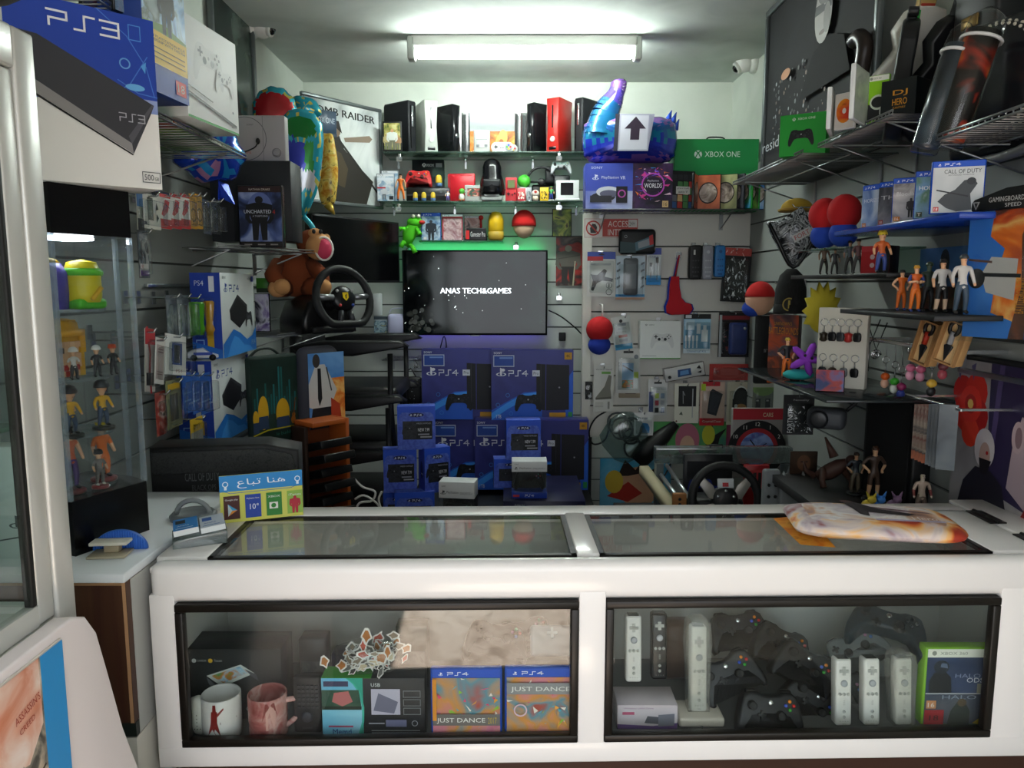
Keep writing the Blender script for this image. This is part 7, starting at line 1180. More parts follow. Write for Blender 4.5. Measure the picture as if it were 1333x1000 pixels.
for i in range(30): a_ = 2*PI*i/30; r = .048*(1+.5*math.cos(5*a_))*.85; o.append((r*math.sin(a_), r*math.cos(a_)))
puff(b, o, .05, m('8a3ab8', .9)); b.build('star_body', t); b = MB(); puff(b, oval(.05, .018), .07, m('2a9a9a', .9)); b.M = None; g = b.build('teal_base', t); g.location = (.0, .02, -.06); g.rotation_euler = (0, -.4, 0); b = MB(); [b.ball((x, -.026, .01), .005, BLK, 6, 4) for x in (-.012, .012)]; b.build('eye', t)
b = MB(); puff(b, [(.05*math.sin(2*PI*i/28)*(1+.35*(i % 2)*(1 if abs(i-14) > 4 else 0)), .075*math.cos(2*PI*i/28)*(1+.35*(i % 2)*(1 if abs(i-14) > 4 else 0))) for i in range(28)], .05, m('b8a82c', .8)); b.build('spiky_cushion', None, T(*pY(1070, 405, 2.6)), ('yellow spiky cushion sticking out behind the keychain board', 'cushion'))
# keychain board with keychains
q = spot2(1064, 2.42, 1128, 2.33, 500, 401); t = thing('keychain_stand', 'white foam board standing on edge and hung with keychains', 'board', q); w, h = q.w, q.h+q.loc.z-ZL-.001; q.loc.z = ZL+.001; t.location.z = q.loc.z; b = MB(); b.box(-w/2, 0, 0, w/2, .035, h, m('c8c4b8', .8), .002); b.build('foam_board', t)
KM = Matrix.Translation(q.loc) @ R3(0, 0, q.rot); CC = ['2c2418', '1a1a1c', '3a3c40', 'a82c28', '1c1c1e', '2a2c30', '3a2a20', '6a6e72', '141416']
KL = ['brass bottle shaped', 'slim black', 'dark dog tag', 'red and black square', 'round black', 'black buckle shaped', 'dark teardrop shaped', 'silver tower shaped', 'chunky black']
for i in range(9):
    x = (-.36+.17*i) if i < 5 else (-.36+.22*(i-5)); z = .82 if i < 5 else .38; t = thing('keychain', KL[i]+' keychain on the '+('upper' if i < 5 else 'lower')+' row of the white foam board', 'keychain', KM @ T(x*w, -.004, z*h), 'keychains on the white foam board')
    b = MB(); b.tube([(.011*math.cos(a), -.002, .011*math.sin(a)) for a in [2*PI*k/16 for k in range(16)]], .0012, CHROME, 5, closed=True); b.build('split_ring', t); b = MB(); b.tube([(0, -.002, -.011), (0, -.003, -.022), (0, -.003, -.03)], .0015, STEEL, 5); b.build('chain', t)
    b = MB(); c = m(CC[i], .35, .2); [b.box(-.01, -.008, -.058, .01, -.001, -.03, c, .003), b.box(-.012, -.007, -.055, .012, -.001, -.033, c, .005), b.lathe([(.012, .0), (.012, .006), (.008, .007)], c, 14, (0, -.001, -.042), 'y')][0] if i % 3 else b.lathe([(.006, -.06), (.012, -.055), (.01, -.045), (.013, -.035), (.006, -.03)], c, 10, (0, -.008, 0)); b.build('charm', t)
q = spot2(1061, 2.30, 1100, 2.27, 510, 481); case('dark blue game case leaning on the foot of the foam board', S(q.loc, q.rot, q.w, q.h), 'blk', gen(['141c34', '2c3a6a', 'a83a34', '5a6a9a'], 33), lean=-.3, d=.012)
# ---- ledge with small figures, boxed figure, blue backdrop with the figures
ZA = zat(357, 2.3); board('display_ledge', 'black ledge below the plush pair with dark small figures', S((.96, 2.33, ZA), -PI/2, 0, 0), .68, .29, .012, '151617')
for x, Y, c, l, h in ((1072, 2.55, '6a5444', 'small tan figure on the black ledge', .10), (1105, 2.36, '4a5058', 'small grey armoured figure on the black ledge', .10), (1086, 2.45, '2a2a2c', 'small black crouching figure on the black ledge', .08), (1116, 2.28, '5a3a3a', 'small dark red figure at the near end of the black ledge', .10)): figure(l, T(pY(x, 352, Y).x, Y, ZA+.001), h, top=c, bottom='2a2826', hair='1c1a18', pose='wide', skin='8a6a54', arms=c)
q = spot2(1121, 2.26, 1158, 2.19, 357, 321); q.loc.z = ZA+.001; 
def a(F, *k): F.rect(0, 0, 1, 1, 'a01c22'); [F.circ(.4, y, .09, 'c8b0b0') for y in (.3, .6)]; F.rect(.0, .8, .6, 1, 'b03038'); F.rect(.6, 0, 1, 1, '141416')
carton('figure_box', 'red boxed figure package behind the spiky haired figure', 'box', q, .05, '1a1416', a); figure('figure with tall yellow hair in front of the red boxed package', T(pY(1146, 356, 2.08).x, 2.08, ZA+.001), .125, top='c8602c', bottom='3a4a8a', hair='c8b02c', hs=1.5)
ZF = zat(407, 1.85); board('display_ledge', 'near black ledge holding the orange suited figures', S((.91, 1.90, ZF), -PI/2, 0, 0), .48, .34, .012, '17181a')
q = onR(1196, 1258, 404, 322, XR-.03); carton('poster_board', 'blue sky backdrop card behind the orange suited figures', 'poster', q, .006, '2c5a9a', lambda F, *k: (F.rect(0, .35, 1, 1, art(['1c4a8a', '2c5a9c', '4a7ab4'], 5, 3)), F.rect(0, 0, 1, .38, art(['3a2420', '5a3028', '2a2224'], 8, 2)), F.ell(.55, .75, .1, .22, '2a3038'), F.line([(.5, .55), (.42, .3)], .01, '3a4048'), F.line([(.6, .55), (.66, .3)], .01, '3a4048')))
fg = lambda lab, x, Y, yt, **k: figure(lab, T(pY(x, 402, Y).x, Y, ZF+.001), pY(x, yt, Y).z-ZF, **k)
fg('figure in an orange suit with dark hair nearest the keychain charms', 1172, 1.95, 352, top='d0641c', bottom='d0641c', calf='d0641c', shoe='2c3c7a', hair='15120f', pose='hips', arms='d9a680', longhair=False)
fg('figure in an orange suit with fair hair and blue belt', 1190, 1.86, 346, top='c85a1c', bottom='d86c1c', calf='d86c1c', shoe='2c3c7a', hair='b8862c', pose='fold', arms='2c3c7a')
fg('dark green and black armoured figure beside the orange suited pair', 1206, 1.90, 342, top='2c3a30', bottom='1c1e20', hair=None, hat='3a4a3a', skin='4a5a4a', arms='2c3a30', fore='1c1e20')
fg('figure in white shirt and black shorts with bare legs on the ledge', 1224, 1.80, 338, top='c8c4c0', bottom='1a1a1c', calf='d8b89a', shoe='1a1a1c', hair='1c1614', arms='c8c4c0', longhair=True)
fg('figure in white jacket and grey blue trousers by the printed bag', 1250, 1.72, 332, top='c0bcb8', bottom='3a4a5a', calf='3a4a5a', shoe='2a2420', hair='2a2420', hat='3a3e40', arms='c0bcb8', fore='c0bcb8')
# ---- kunai boxes, charms, hanging packs
for i, (xl, Yl, xr, Yr, l, c) in enumerate(((1187, 2.02, 1211, 1.97, 'wooden boxed throwing knife with a red grip', 'a8301c'), (1216, 1.88, 1246, 1.83, 'wooden boxed throwing knife with a grey grip', '8a8c90'))):
    q = spot2(xl, Yl, xr, Yr, 473, 416); t = thing('knife_box', l, 'box', q); t.rotation_euler.y = .28; w, h = q.w, q.h; b = MB(); b.box(-w/2, 0, 0, w/2, .03, h, m('b08a5a', .6), .002); [b.box(x0*w, -.012, z0*h, x1*w, 0, z1*h, m('9a744a', .6)) for x0, x1, z0, z1 in ((-.5, -.4, 0, 1), (.4, .5, 0, 1), (-.4, .4, 0, .04), (-.4, .4, .96, 1))]; F = b.front(w*.8, h*.92); F.O.z += .04*h; F.rect(0, 0, 1, 1, 'c8a878'); b.build('wooden_tray', t)
    b = MB(); b.prism([(-.2*w, .42*h), (0, .06*h), (.2*w, .42*h), (.05*w, .48*h), (-.05*w, .48*h)], -.009, -.003, m('16171a', .3), .002); b.build('blade', t); b = MB(); b.tube([(0, -.006, .47*h), (0, -.006, .76*h)], .007, m(c, .5), 8); b.build('grip', t); b = MB(); b.tube([(.012*math.cos(a), -.006, .84*h+.016*math.sin(a)) for a in [2*PI*k/16 for k in range(16)]], .005, m('121214', .4), 6, closed=True); b.build('ring_pommel', t)
A = V((1.13, 2.42, zat(448, 2.2))); B = V((1.13, 1.93, 0)); b = MB(); b.box(1.12, B.y, A.z-.006, 1.13, A.y, A.z+.006, CHROME, .002); [b.box(1.13, y, A.z-.005, XR-.019, y+.01, A.z+.005, CHROME) for y in (B.y, A.y-.01)]; b.build('hook_rail', None, None, ('chrome hook rail holding the small charms on the side wall', 'rail'))
for i, (x, yb, Y, c, c2, l) in enumerate(((1151, 505, 2.30, 'c8561c', 'd8a890', 'orange and pink charm toy'), (1163, 512, 2.25, '3aa02c', 'd8dcd0', 'green and white charm toy'), (1172, 519, 2.21, '8a2c5a', '2c3a8a', 'magenta and blue charm toy'), (1184, 495, 2.16, 'c86a8a', 'd89ab0', 'pink charm shape beside the green toy'), (1197, 497, 2.11, 'b85a7a', 'c888a0', 'second pink charm shape'), (1211, 516, 2.05, 'c8a03a', '1c1c1e', 'charm figure with yellow hair and black coat'), (1226, 494, 1.99, '5a2c34', '8a3a44', 'small dark red tag charm'))):
    p = pY(x, yb, Y); h = .045; t = thing('charm', l+' hanging from the chrome rail', 'charm', T(p.x, Y, p.z), 'small charms on the rail' if 0 else None); b = MB(); b.ball((0, 0, h*.3), (h*.28, h*.22, h*.32), m(c2, .4), 10, 7); b.build('charm_body', t); b = MB(); b.ball((0, -.002, h*.78), (h*.3, h*.26, h*.26), m(c, .4), 12, 8); b.build('charm_head', t)
    b = MB(); b.tube([(0, 0, h), (0, .0, h+.03)], .002, STEEL, 5); b.tube([(.01*math.cos(a), 0, h+.04+.01*math.sin(a)) for a in [2*PI*k/14 for k in range(14)]], .0015, CHROME, 5, closed=True); b.tube([(0, 0, h+.05), (1.125-p.x, 0, A.z-p.z)], .0015, STEEL, 5); b.build('key_ring', t)
for i, (x, l) in enumerate(((1140, 'silver spiral pendant'), (1131, 'silver cross pendant'))): p = pY(x, 462-4*i, 2.38); b = MB(); b.tube([(.016*(1-k/26)*math.cos(k*.6), 0, .016*(1-k/26)*math.sin(k*.6)) for k in range(26)] if i == 0 else [(0, 0, .03), (0, 0, -.06)], .003, CHROME, 6); b.tube([(-.03, .0, .1), (0, 0, .016), (.03, 0, .1)], .002, m('1c1c1e'), 5); b.build('pendant', None, T(*p), (l+' on a black cord beside the foam board', 'pendant'))
q = spot2(1258, 1.74, 1340, 1.62, 440, 268); t = thing('printed_bag', 'large clear bagged mat with blue sky and orange flames hanging by the games', 'bag', q); w, h = q.w, q.h; b = MB(); b.box(-w/2, 0, 0, w/2, .02, h*.97, m('2a5aa0'), .004); F = b.front(w, h*.97)
F.rect(0, 0, 1, 1, art(['1c5aac', '2c6cc0', '4a88d0'], 3, 3)); F.poly([(.45, .2), (1, .1), (1, 1), (.4, 1), (.36, .8), (.6, .7), (.5, .5)], art(['a83a10', 'e0701c', 'e8b060', 'c8480c', '5a2a1c'], 9, 5)); F.poly([(.75, 0), (1, 0), (1, 1), (.85, .8), (.9, .4)], art(['3a2c24', '6a4030', '2a2422'], 9, 8)); F.poly([(.35, .36), (.8, .3), (.82, .62), (.4, .64), (.25, .5)], 'b8b4b0'); F.line([(.3, .5), (.85, .49)], .03, '16161a'); F.ell(.18, .47, .14, .08, '1c1a1c'); F.line([(.05, .62), (.4, .6)], .018, '5a3a34'); F.text('BATTLEGROUNDS', .97, .2, .07, 'c8861c', .55, rot=PI/2); b.build('printed_mat', t)
b = MB(); b.box(-w/2-.01, -.006, -.01, w/2+.01, -.003, h*1.0, BAG); b.build('clear_sleeve', t); b = MB(); b.prism([(-w/2-.01, h*.97), (w/2+.01, h*.97), (w/2+.01, h*1.14), (w*.1, h*1.13), (-w*.4, h*1.06)], -.012, .012, m('0e0f11', .35), .003); F = Face(b, (-w/2, -.0125, h*.97), (1, 0, 0), (0, 0, 1), w, h*.14); F.text('GAMINGBOARD', .34, .42, .26, 'a8a8a8', .55); F.text('SPEED', .6, .12, .2, 'a8a8a8', .25); F.poly([(.08, .5), (.2, .5), (.14, .05)], '8a8a8c'); F.poly([(.11, .44), (.17, .44), (.14, .16)], '0e0f11'); b.build('header_card', t)
hookpeg(S((XR-.02, 1.68, q.loc.z+h*1.08), -PI/2, 0, 0), .2, 'chrome hook holding the bagged printed mat', 'chrome hooks near the door')
# metal frame below, tall black cabinet, hanging posters, flower poster
A = pX(1292, 445, 1.2); b = MB(); b.box(1.185, 1.7, A.z-.09, 1.2, 2.03, A.z-.078, STEEL); b.box(1.185, 2.02, A.z-.09, 1.2, 2.03, A.z+.02, STEEL); b.box(1.185, 1.7, A.z+.005, 1.25, 2.03, A.z+.02, m('1c1e20', .4)); b.build('metal_bracket', None, None, ('grey metal bracket frame under the bagged printed mat', 'bracket'))
q = spot2(1121, 2.44, 1187, 2.18, 720, 512); q.h += .0; t = thing('tall_cabinet', 'tall matte black cabinet standing against the side wall', 'cabinet', q); w, h = q.w, q.h; b = MB(); b.box(-w/2, 0, 0, w/2, .06, h, m('0a0a0b', .5), .008); b.build('cabinet_body', t); b = MB(); b.box(-w/2+.02, -.004, .04, w/2-.02, .001, h-.02, m('0d0d0e', .8), .002); b.build('front_grille', t)
def hp(F, *k): F.rect(0, 0, 1, 1, art(['3a2420', '6a3a2c', '8a7a6a', '2a2424', 'a85a34'], 12, 4))
for i in range(8): q = spot(1187+4.5*i, 1209+4.5*i, 598+i*2, 527, 2.10-.03*i, -.5); carton('hanging_poster', ['brown', 'rust', 'ochre', 'dark', 'pale', 'grey', 'slate', 'steel'][i]+' printed sheet in the row hanging beside the tall black cabinet', 'poster', q, .003, ['5a3a2c', '7a4430', '8a6a44', '2c2622', '5a544c', '4a4e54', '2a3540', '5a6268'][i], hp if i < 4 else (lambda F, *k: F.rect(0, 0, 1, 1, art(['2a3038', '50585e', '6a7072'], 9, 3))), 'printed sheets hanging in a row')
b = MB(); b.box(1.1, 1.86, zat(525, 2.0), 1.11, 2.13, zat(525, 2.0)+.008, CHROME, .002); [b.box(1.11, y, zat(525, 2.0), XR-.019, y+.008, zat(525, 2.0)+.006, CHROME) for y in (1.87, 2.11)]; b.build('hanging_rail', None, None, ('short chrome rail carrying the row of printed sheets', 'rail'))
q = spotW(1240, 1345, 690, 470, 1.235); t = thing('wall_scroll', 'fabric wall scroll with a large red flower and dark haired figures', 'poster', q); w, h = q.w, q.h; b = MB(); b.box(-w/2, 0, 0, w/2, .01, h, m('8a8488'), .001); F = b.front(w, h)
F.rect(0, 0, 1, 1, art(['6a666a', '8a8688', 'a8a4a4'], 4, 3)); F.poly([(.45, 1), (1, 1), (1, .2), (.5, .25), (.46, .7)], '2a2244'); F.poly([(.56, .98), (.62, .98), (.56, .5), (.5, .5)], '4a3e6a'); F.poly([(.74, .3), (1, .2), (1, .7), (.86, .72), (.78, .55)], 'a8949c'); F.ell(.83, .6, .07, .09, 'b09aa0'); F.ell(.84, .6, .04, .06, '7a626a')
for cx, cy, r, c in ((.1, .78, .14, 'a81c1c'), (.28, .8, .15, 'b8241c'), (.16, .66, .16, 'c0281c'), (.32, .66, .14, 'a01818'), (.24, .55, .12, 'c83420'), (.22, .72, .15, 'c82c22'), (.22, .72, .08, 'a01a18')): F.ell(cx, cy, r, r*.75, c, 14)
F.circ(.22, .72, .03, 'd8b060', 8); F.poly([(.0, .95), (.08, .98), (.05, .85)], '4a4470'); F.poly([(.2, .95), (.26, .97), (.24, .86)], '4a4470'); F.ell(.45, .48, .13, .12, 'b8b0b4'); F.ell(.46, .44, .07, .08, 'a88c84'); F.poly([(.1, 0), (.85, 0), (.7, .3), (.55, .36), (.35, .36), (.2, .25)], '1c1a26'); F.poly([(.39, .42), (.55, .42), (.5, .33), (.42, .33)], '121016'); F.circ(.49, .46, .012, 'a01818', 8); F.poly([(.8, 0), (1, 0), (1, .25)], '8a1c20'); b.build('printed_fabric', t); b = MB(); b.tube([(-w/2-.01, 0, h), (w/2+.01, 0, h)], .008, BLK, 8); b.build('hanging_rod', t)
# ---- floor level ledge behind the counter: figures, clock, wheel, controllers
ZB_ = zat(651, 2.3); board('back_bench', 'dark low bench along the side wall behind the counter', S((1.075, 2.02, ZB_), 0, 0, 0), .33, .62, .03, '1c1c1d', 'bench')
fb_ = lambda lab, x, Y, yt, **k: figure(lab, T(pY(x, 645, Y).x, Y, ZB_+.001), pY(x, yt, Y).z-ZB_, **k)
fb_('figure of a man in dark shirt and khaki trousers on the low bench', 1112, 2.36, 592, top='23282e', bottom='4a4234', calf='4a4234', shoe='2a241e', hair='2a1c14', skin='9a7458', arms='23282e', pose='hips', base='17181a')
fb_('figure of a woman in brown top and shorts on the low bench', 1136, 2.30, 584, top='3a2c24', bottom='3a2a20', calf='b08a6a', shoe='2a2018', hair='3a2418', skin='b8906e', longhair=True, pose='hips', base='17181a')
figure('pale bare chested figure with red straps beside the hanging sheets', T(pY(1199, 650, 2.1).x, 2.1, ZB_+.001), .135, top='a89484', bottom='6a5a50', calf='c0b8b0', shoe='3a302a', hair=None, skin='b0a090', fore='6a2420')
t = thing('creature_figure', 'brown crouching creature figure behind the dark shirted man', 'figure', T(pY(1083, 645, 2.45).x, 2.45, ZB_+.001)); b = MB(); c = m('3a221a', .6); b.tube([(-.04, .02, .03), (-.015, 0, .05), (.02, 0, .07), (.04, -.02, .085)], [.018, .026, .024, .016], c, 10); [b.tube([(x, 0, .06), (x*1.6, -.03, .03), (x*1.5, -.04, .008)], [.013, .01, .01], c, 8) for x in (-.03, .03)]; b.ball((.045, -.03, .095), (.02, .02, .018), c); b.tube([(-.05, .02, .03), (-.08, .03, .05), (-.09, .02, .08)], [.013, .008, .003], c, 8); b.tube([(.0, 0, .1), (-.02, .03, .16)], [.015, .003], c, 6); b.build('creature_body', t)
for x, c, l in ((1130, 'c8b03a', 'tiny yellow toy animal on the bench edge'), (1142, '3a7ac8', 'tiny blue toy animal on the bench edge'), (1163, '8a6a8a', 'tiny mauve eared toy on the bench edge')): t = thing('toy_animal', l, 'toy', T(pY(x, 648, 2.2).x, 2.2, ZB_+.001)); b = MB(); b.ball((0, 0, .014), (.018, .016, .014), m(c), 10, 7); b.ball((.006, -.012, .032), (.013, .012, .012), m(c), 10, 7); b.build('body', t); b = MB(); [b.tube([(.006+s*.008, -.01, .04), (.006+s*.016, -.008, .056)], [.005, .001], m(c), 6) for s in (-1, 1)]; b.build('ears', t)
q = spot(1018, 1058, 566, 514, 2.56); t = blister('hanging_pack', 'black pack with a white lettered cord hanging below the glass ledge', 'pack', q, '101012', lambda F, *k: (F.rect(.0, 0, 1, .72, '17181a'), F.tri(.55, .4, .35, 40, ['b8b8b8', 'd0d0d0', '8a8a8c'], 3, .3), F.rect(.12, .05, .3, .7, '101012'), F.text('FORTNITE', .27, .08, .12, 'd0d0d0', .7, rot=PI/2) if 0 else F.text('FORTNITE', .30, .06, .13, 'c8c8c8', .8, rot=PI/2), F.text('Novelty', .3, .84, .06, '9a9a9a', .5)), d=.02); b = MB(); b.tube([(0, 0, q.h*.94), (0, 0, q.h+.06)], .002, STEEL, 5); b.build('hanging_wire', t)
t = thing('headset_goggles', 'grey headset goggles hanging below the glass ledge', 'headset', T(*pY(1080, 545, 2.5)) @ R3(0, 0, -.5)); b = MB(); b.box(-.07, -.03, -.035, .05, .05, .035, m('3c3e42', .5), .02, 3); b.build('goggle_body', t); b = MB(); b.lathe([(.03, .028), (.03, .04), (.02, .042)], m('1c1d20', .3), 18, (-.03, 0, 0), 'y'); b.build('eyepiece', t); b = MB(); b.tube(smooth([(.05, 0, .03), (.09, .0, .08), (.1, 0, .16)]), .006, BLK, 8); b.build('strap', t)
carton('picture_card', 'card with a dim brown face picture behind the creature figure', 'picture', sit_(spot(1027, 1062, 640, 588, 2.62)), .01, '2a2018', lambda F, *k: (F.rect(0, 0, 1, 1, art(['1c1612', '3a2a1e', '2a1c14'], 8, 2)), F.ell(.5, .5, .25, .35, '5a3c2a'), F.ell(.42, .55, .05, .03, '1c120c'), F.ell(.6, .55, .05, .03, '1c120c')))
# ================================================================ low clutter under the slat panel
zl = zat(703, 2.75); board('back_bench', 'dark low bench under the slat panel behind the counter', S((.80, 2.62, zl), 0, 0, 0), .72, .62, .03, '1c1c1d', 'bench')
def a(F, *k): F.rect(0, 0, 1, 1, art(['2a6a3a', '3a8a4a', '5aa05a', '2c5a8a'], 4, 3)); F.poly([(.2, 0), (.45, 0), (.5, .9), (.3, 1), (.15, .5)], 'c87a9a') if 0 else F.ell(.42, .45, .15, .5, 'b86a80'); F.ell(.42, .28, .09, .3, 'd8b098'); F.poly([(.68, 0), (.78, 0), (.82, .5), (.9, .8), (.76, .6), (.72, .95), (.68, .5), (.62, .6)], '16161a'); F.ell(.68, .6, .08, .3, 'c0c03a'); F.rect(.9, 0, 1, 1, '8a3a5a')
carton('poster_board', 'green and pink cartoon poster strip low under the slat panel', 'poster', spot(850, 955, 592, 549, YP-.03), .006, '2a4a30', a)
def a(F, *k): F.rect(0, 0, 1, 1, art(['2a86b8', '4aa0c8', '8ac0d8'], 3, 4)); F.ell(.55, .5, .28, .36, 'c89878'); F.poly([(.25, .7), (.35, .98), (.5, .8), (.62, 1), (.72, .8), (.9, .9), (.82, .55), (.6, .75), (.4, .7)], '2a1c18'); F.poly([(.1, .35), (.4, .6), (.6, .4), (.4, .25)], 'a82c24'); F.ell(.2, .6, .13, .2, 'c8a83a'); F.rect(.2, 0, 1, .2, '3a9ac8'); F.rect(.2, .0, .5, .14, 'c8ccd0'); F.rect(.2, .14, .5, .23, '1c2a3a'); F.psword('PS3', .24, .16, .05, 'd8d8d8', .06); F.text('QUI', .68, .03, .1, '15171a', .25)
carton('poster_board', 'blue cartoon poster low behind the aluminium rails', 'poster', spot(780, 872, 672, 597, YB-.04), .01, '2a5a78', a)
q = spot(951, 1016, 622, 532, 3.45); t = thing('wall_clock', 'boxed round wall clock with black numeral ring and red rim', 'clock', q); w, h = q.w, q.h; b = MB(); b.box(-w/2, 0, 0, w/2, .03, h, m('8a8684', .5), .002); F = b.front(w, h); F.rect(0, .84, 1, 1, 'a82430'); F.text('CARS', .6, .88, .06, 'd8c8a8', .2); F.rect(0, 0, 1, .3, 'a0242c') if 0 else None; F.circ(.5, .42, .41, '121214', 40); F.circ(.5, .42, .30, 'a0242c', 36); F.circ(.5, .42, .24, art(['2a4a9a', '8aa0d0', '4a5aa0', 'a83a3a'], 12, 4), 32)
for n_ in range(1, 13): F.text(str(n_), .5+.355*math.sin(n_*PI/6)*h/w, .395+.355*math.cos(n_*PI/6), .055, 'd0d0cc', None, 'c')
b.build('clock_face', t); b = MB(); F = b.front(w, h, -.004); F.line([(.5, .42), (.36, .55)], .016, '101010'); F.line([(.5, .42), (.68, .5)], .012, '101010'); b.build('clock_hands', t)
q = spot(853, 1032, 604, 583, 3.12); t = thing('acrylic_rail', 'long clear acrylic bar across the low clutter', 'bar', q); b = MB(); b.box(-q.w/2, 0, 0, q.w/2, .05, q.h, clear('acrylbar', 'd0d8d8', .1, .05, haze=.35, hz='7a8484'), .004); b.build('bar_body', t); b = MB(); b.tube([(-.06, -.002, q.h), (-.06, -.002, q.h+.012), (-.01, -.002, q.h+.012), (-.01, -.002, q.h)], .004, BLK, 6); b.build('handle', t); b = MB(); [b.box(x-.015, 0, zl-q.loc.z, x+.015, .05, -.001, m('70787a', .3, .6)) for x in (-q.w/2+.02, q.w/2-.02)]; b.build('support_post', t)
b = MB(); [b.tube([pY(x0, y0, 3.2), pY(x1, y1, 2.75)], .008, m('a0a4a6', .3, .8), 8) for x0, y0, x1, y1 in ((856, 612, 885, 652), (868, 606, 897, 648))]; b.build('aluminium_rails', None, None, ('pair of aluminium rails slanting down towards the counter', 'rail'))
b = MB(); A, B = pY(838, 612, 3.25), pY(880, 668, 2.8); b.tube([A, B], .028, m('b0a688', .6), 4); b.build('wooden_plank', None, None, ('pale wooden plank slanting beside the aluminium rails', 'plank')); b = MB(); p = pY(885, 650, 2.72); b.box(p.x-.025, p.y, p.z-.04, p.x+.025, p.y+.02, p.z+.02, m('8a5a30', .6), .003); [b.cyl((p.x, p.y-.002, p.z+z), (p.x, p.y+.001, p.z+z), .006, BLK, n=10) for z in (-.02, .0)]; b.build('wooden_block', None, None, ('small brown wooden block with two holes at the rail end', 'block'))
def sitl(q): t_ = q.loc.z+q.h; q.loc.z = zl+.001; q.h = t_-q.loc.z; return q
q = sitl(spot(889, 952, 655, 592, 3.0)); carton('controller_box', 'black open fronted box with dim blue controllers behind the silver spoked wheel', 'box', q, .02, '101114', lambda F, *k: (F.rect(.06, .06, .94, .9, '17181c'), F.pad(.35, .5, .4, '1c2c7a'), F.pad(.7, .42, .36, '1c2c7a')))
q = sitl(spot(968, 1000, 650, 606, 3.08)); carton('game_box', 'red game box with white lettering behind the silver spoked wheel', 'box', q, .02, 'a02428', lambda F, *k: (F.rect(.1, .5, .9, .9, 'b8383a'), [F.rect(.15+.2*i, .55, .28+.2*i, .85, '2a2024') for i in range(4)], F.text('DS', .5, .15, .2, 'd8d0c8', .3)))
p = pY(946, 652, 2.72); t = thing('racing_wheel', 'large black racing wheel with silver spokes standing just behind the counter', 'racing wheel', T(p.x, 2.80, zl+.001)); hz = p.z-zl; b = MB(); b.box(-.09, .0, 0, .09, .12, max(.05, hz-.02), m('121214', .5), .015); b.build('base', t)
WM = T(0, -.06, hz) @ R3(R_(-12)); b = MB(); b.M = WM; b.tube(ring3(.122, 32), .0165, m('131315', .6), 10, closed=True); b.build('rim', t); b = MB(); b.M = WM; AL = m('8e8a84', .35, .7)
for s_ in (-1, 1): b.prism([(s_*.02, .0), (s_*.045, .05), (s_*.085, .085), (s_*.1, .06), (s_*.06, .0)][::s_], -.006, .006, AL, .002); b.prism([(s_*.02, -.01), (s_*.06, -.02), (s_*.112, -.03), (s_*.1, -.055), (s_*.03, -.04)][::-s_], -.006, .006, AL, .002)
b.build('spokes', t); b = MB(); b.M = WM; b.lathe([(.048, -.02), (.05, .0), (.042, .012), (.01, .014)], m('1c1c1e', .4), 22, axis='y'); b.build('hub', t)
for k in range(5): b = MB(); b.M = WM; a_ = 2*PI*k/5+.3; b.lathe([(.006, .008), (.006, .015)], CHROME, 10, (.03*math.cos(a_), 0, .03*math.sin(a_)), 'y'); b.build('hub_bolt', t)
b = MB(); b.M = WM; b.box(-.03, -.012, .04, .03, -.006, .075, m('c0c4c8', .4), .003); b.box(-.012, -.0135, .045, .01, -.0115, .06, m('a82830')); b.build('top_badge', t)
for i, (x0, x1, yt, Y, c, l) in enumerate(((993, 1015, 612, 2.62, '74787c', 'grey button paddle standing beside the silver spoked wheel'), (1000, 1016, 590, 2.8, '5a5e62', 'slanted grey paddle behind the button paddle'))):
    q = sitl(spot(x0, x1, 655, yt, Y)); t = thing('pedal_controller', l, 'controller', q); t.rotation_euler.y = .3*i; w, h = q.w, q.h; b = MB(); b.box(-w/2, 0, 0, w/2, .03, h, m(c, .5), .01, 3); b.build('body', t)
    for j, z in enumerate((.82, .68)): b = MB(); [b.lathe([(w*.1, .001), (w*.1, .005)], m('1c1d20', .3), 10, (w*x, 0, h*z), 'y') for x in (-.2, .2)]; b.build('button_pair', t)
    b = MB(); b.lathe([(w*.26, .001), (w*.26, .006), (w*.2, .007)], m('2a2c30', .4), 14, (0, 0, h*.4), 'y'); b.build('round_pad', t)
for x, l in ((1029, 'grey winged controller grip beside the button paddle'), (1054, 'grey winged controller grip nearest the low figures')):
    q = sitl(spot(x-14, x+14, 655, 615, 2.6)); t = thing('winged_controller', l, 'controller', q); w, h = q.w, q.h; b = MB(); b.prism([(-w*.5, h*.2), (-w*.3, 0), (w*.3, 0), (w*.5, h*.25), (w*.45, h*.9), (w*.1, h*.7), (-w*.3, h), (-w*.5, h*.8)], 0, .03, m('8e9296', .45), .01); b.build('body', t); b = MB(); [b.lathe([(w*.08, .001), (w*.08, .005)], BLK, 10, (w*a_, 0, h*c_), 'y') for a_, c_ in ((-.2, .5), (.15, .4), (0, .28))]; b.build('buttons', t)
# ================================================================ on top of the counter
CT = CZ+.001
q = spot2(286, 1.75, 394, 1.82, 677, 617); q.loc.z = CT; t = thing('card_sign', 'small blue and yellow counter sign showing four gift cards', 'sign', q); w, h = q.w, q.h; b = MB(); b.box(-w/2, 0, 0, w/2, .004, h, m('c8c83a', .35)); F = b.front(w, h); F.rect(0, 0, 1, 1, art(['b8b83a', 'c8c850', 'd0d070'], 4, 3)); F.rect(0, .66, 1, 1, '2a86c8'); F.line([(0, .68), (.08, .655), (.12, .62), (.86, .63), (.9, .66), (1, .665)], .012, '1c66a8')
F.text('\uFEC9\uFE8E\uFE92\uFE97 \uFE8E\uFEE8\uFEEB', .21, .71, .2, 'e8eef4', .58)
for x in (.07, .94): F.ring(x, .82, .06, .018, 'dce8f0', 14); F.rect(x-.015, .7, x+.015, .77, 'dce8f0')
F.rect(.88, .7, 1, .99, '6aa8d8') if 0 else None
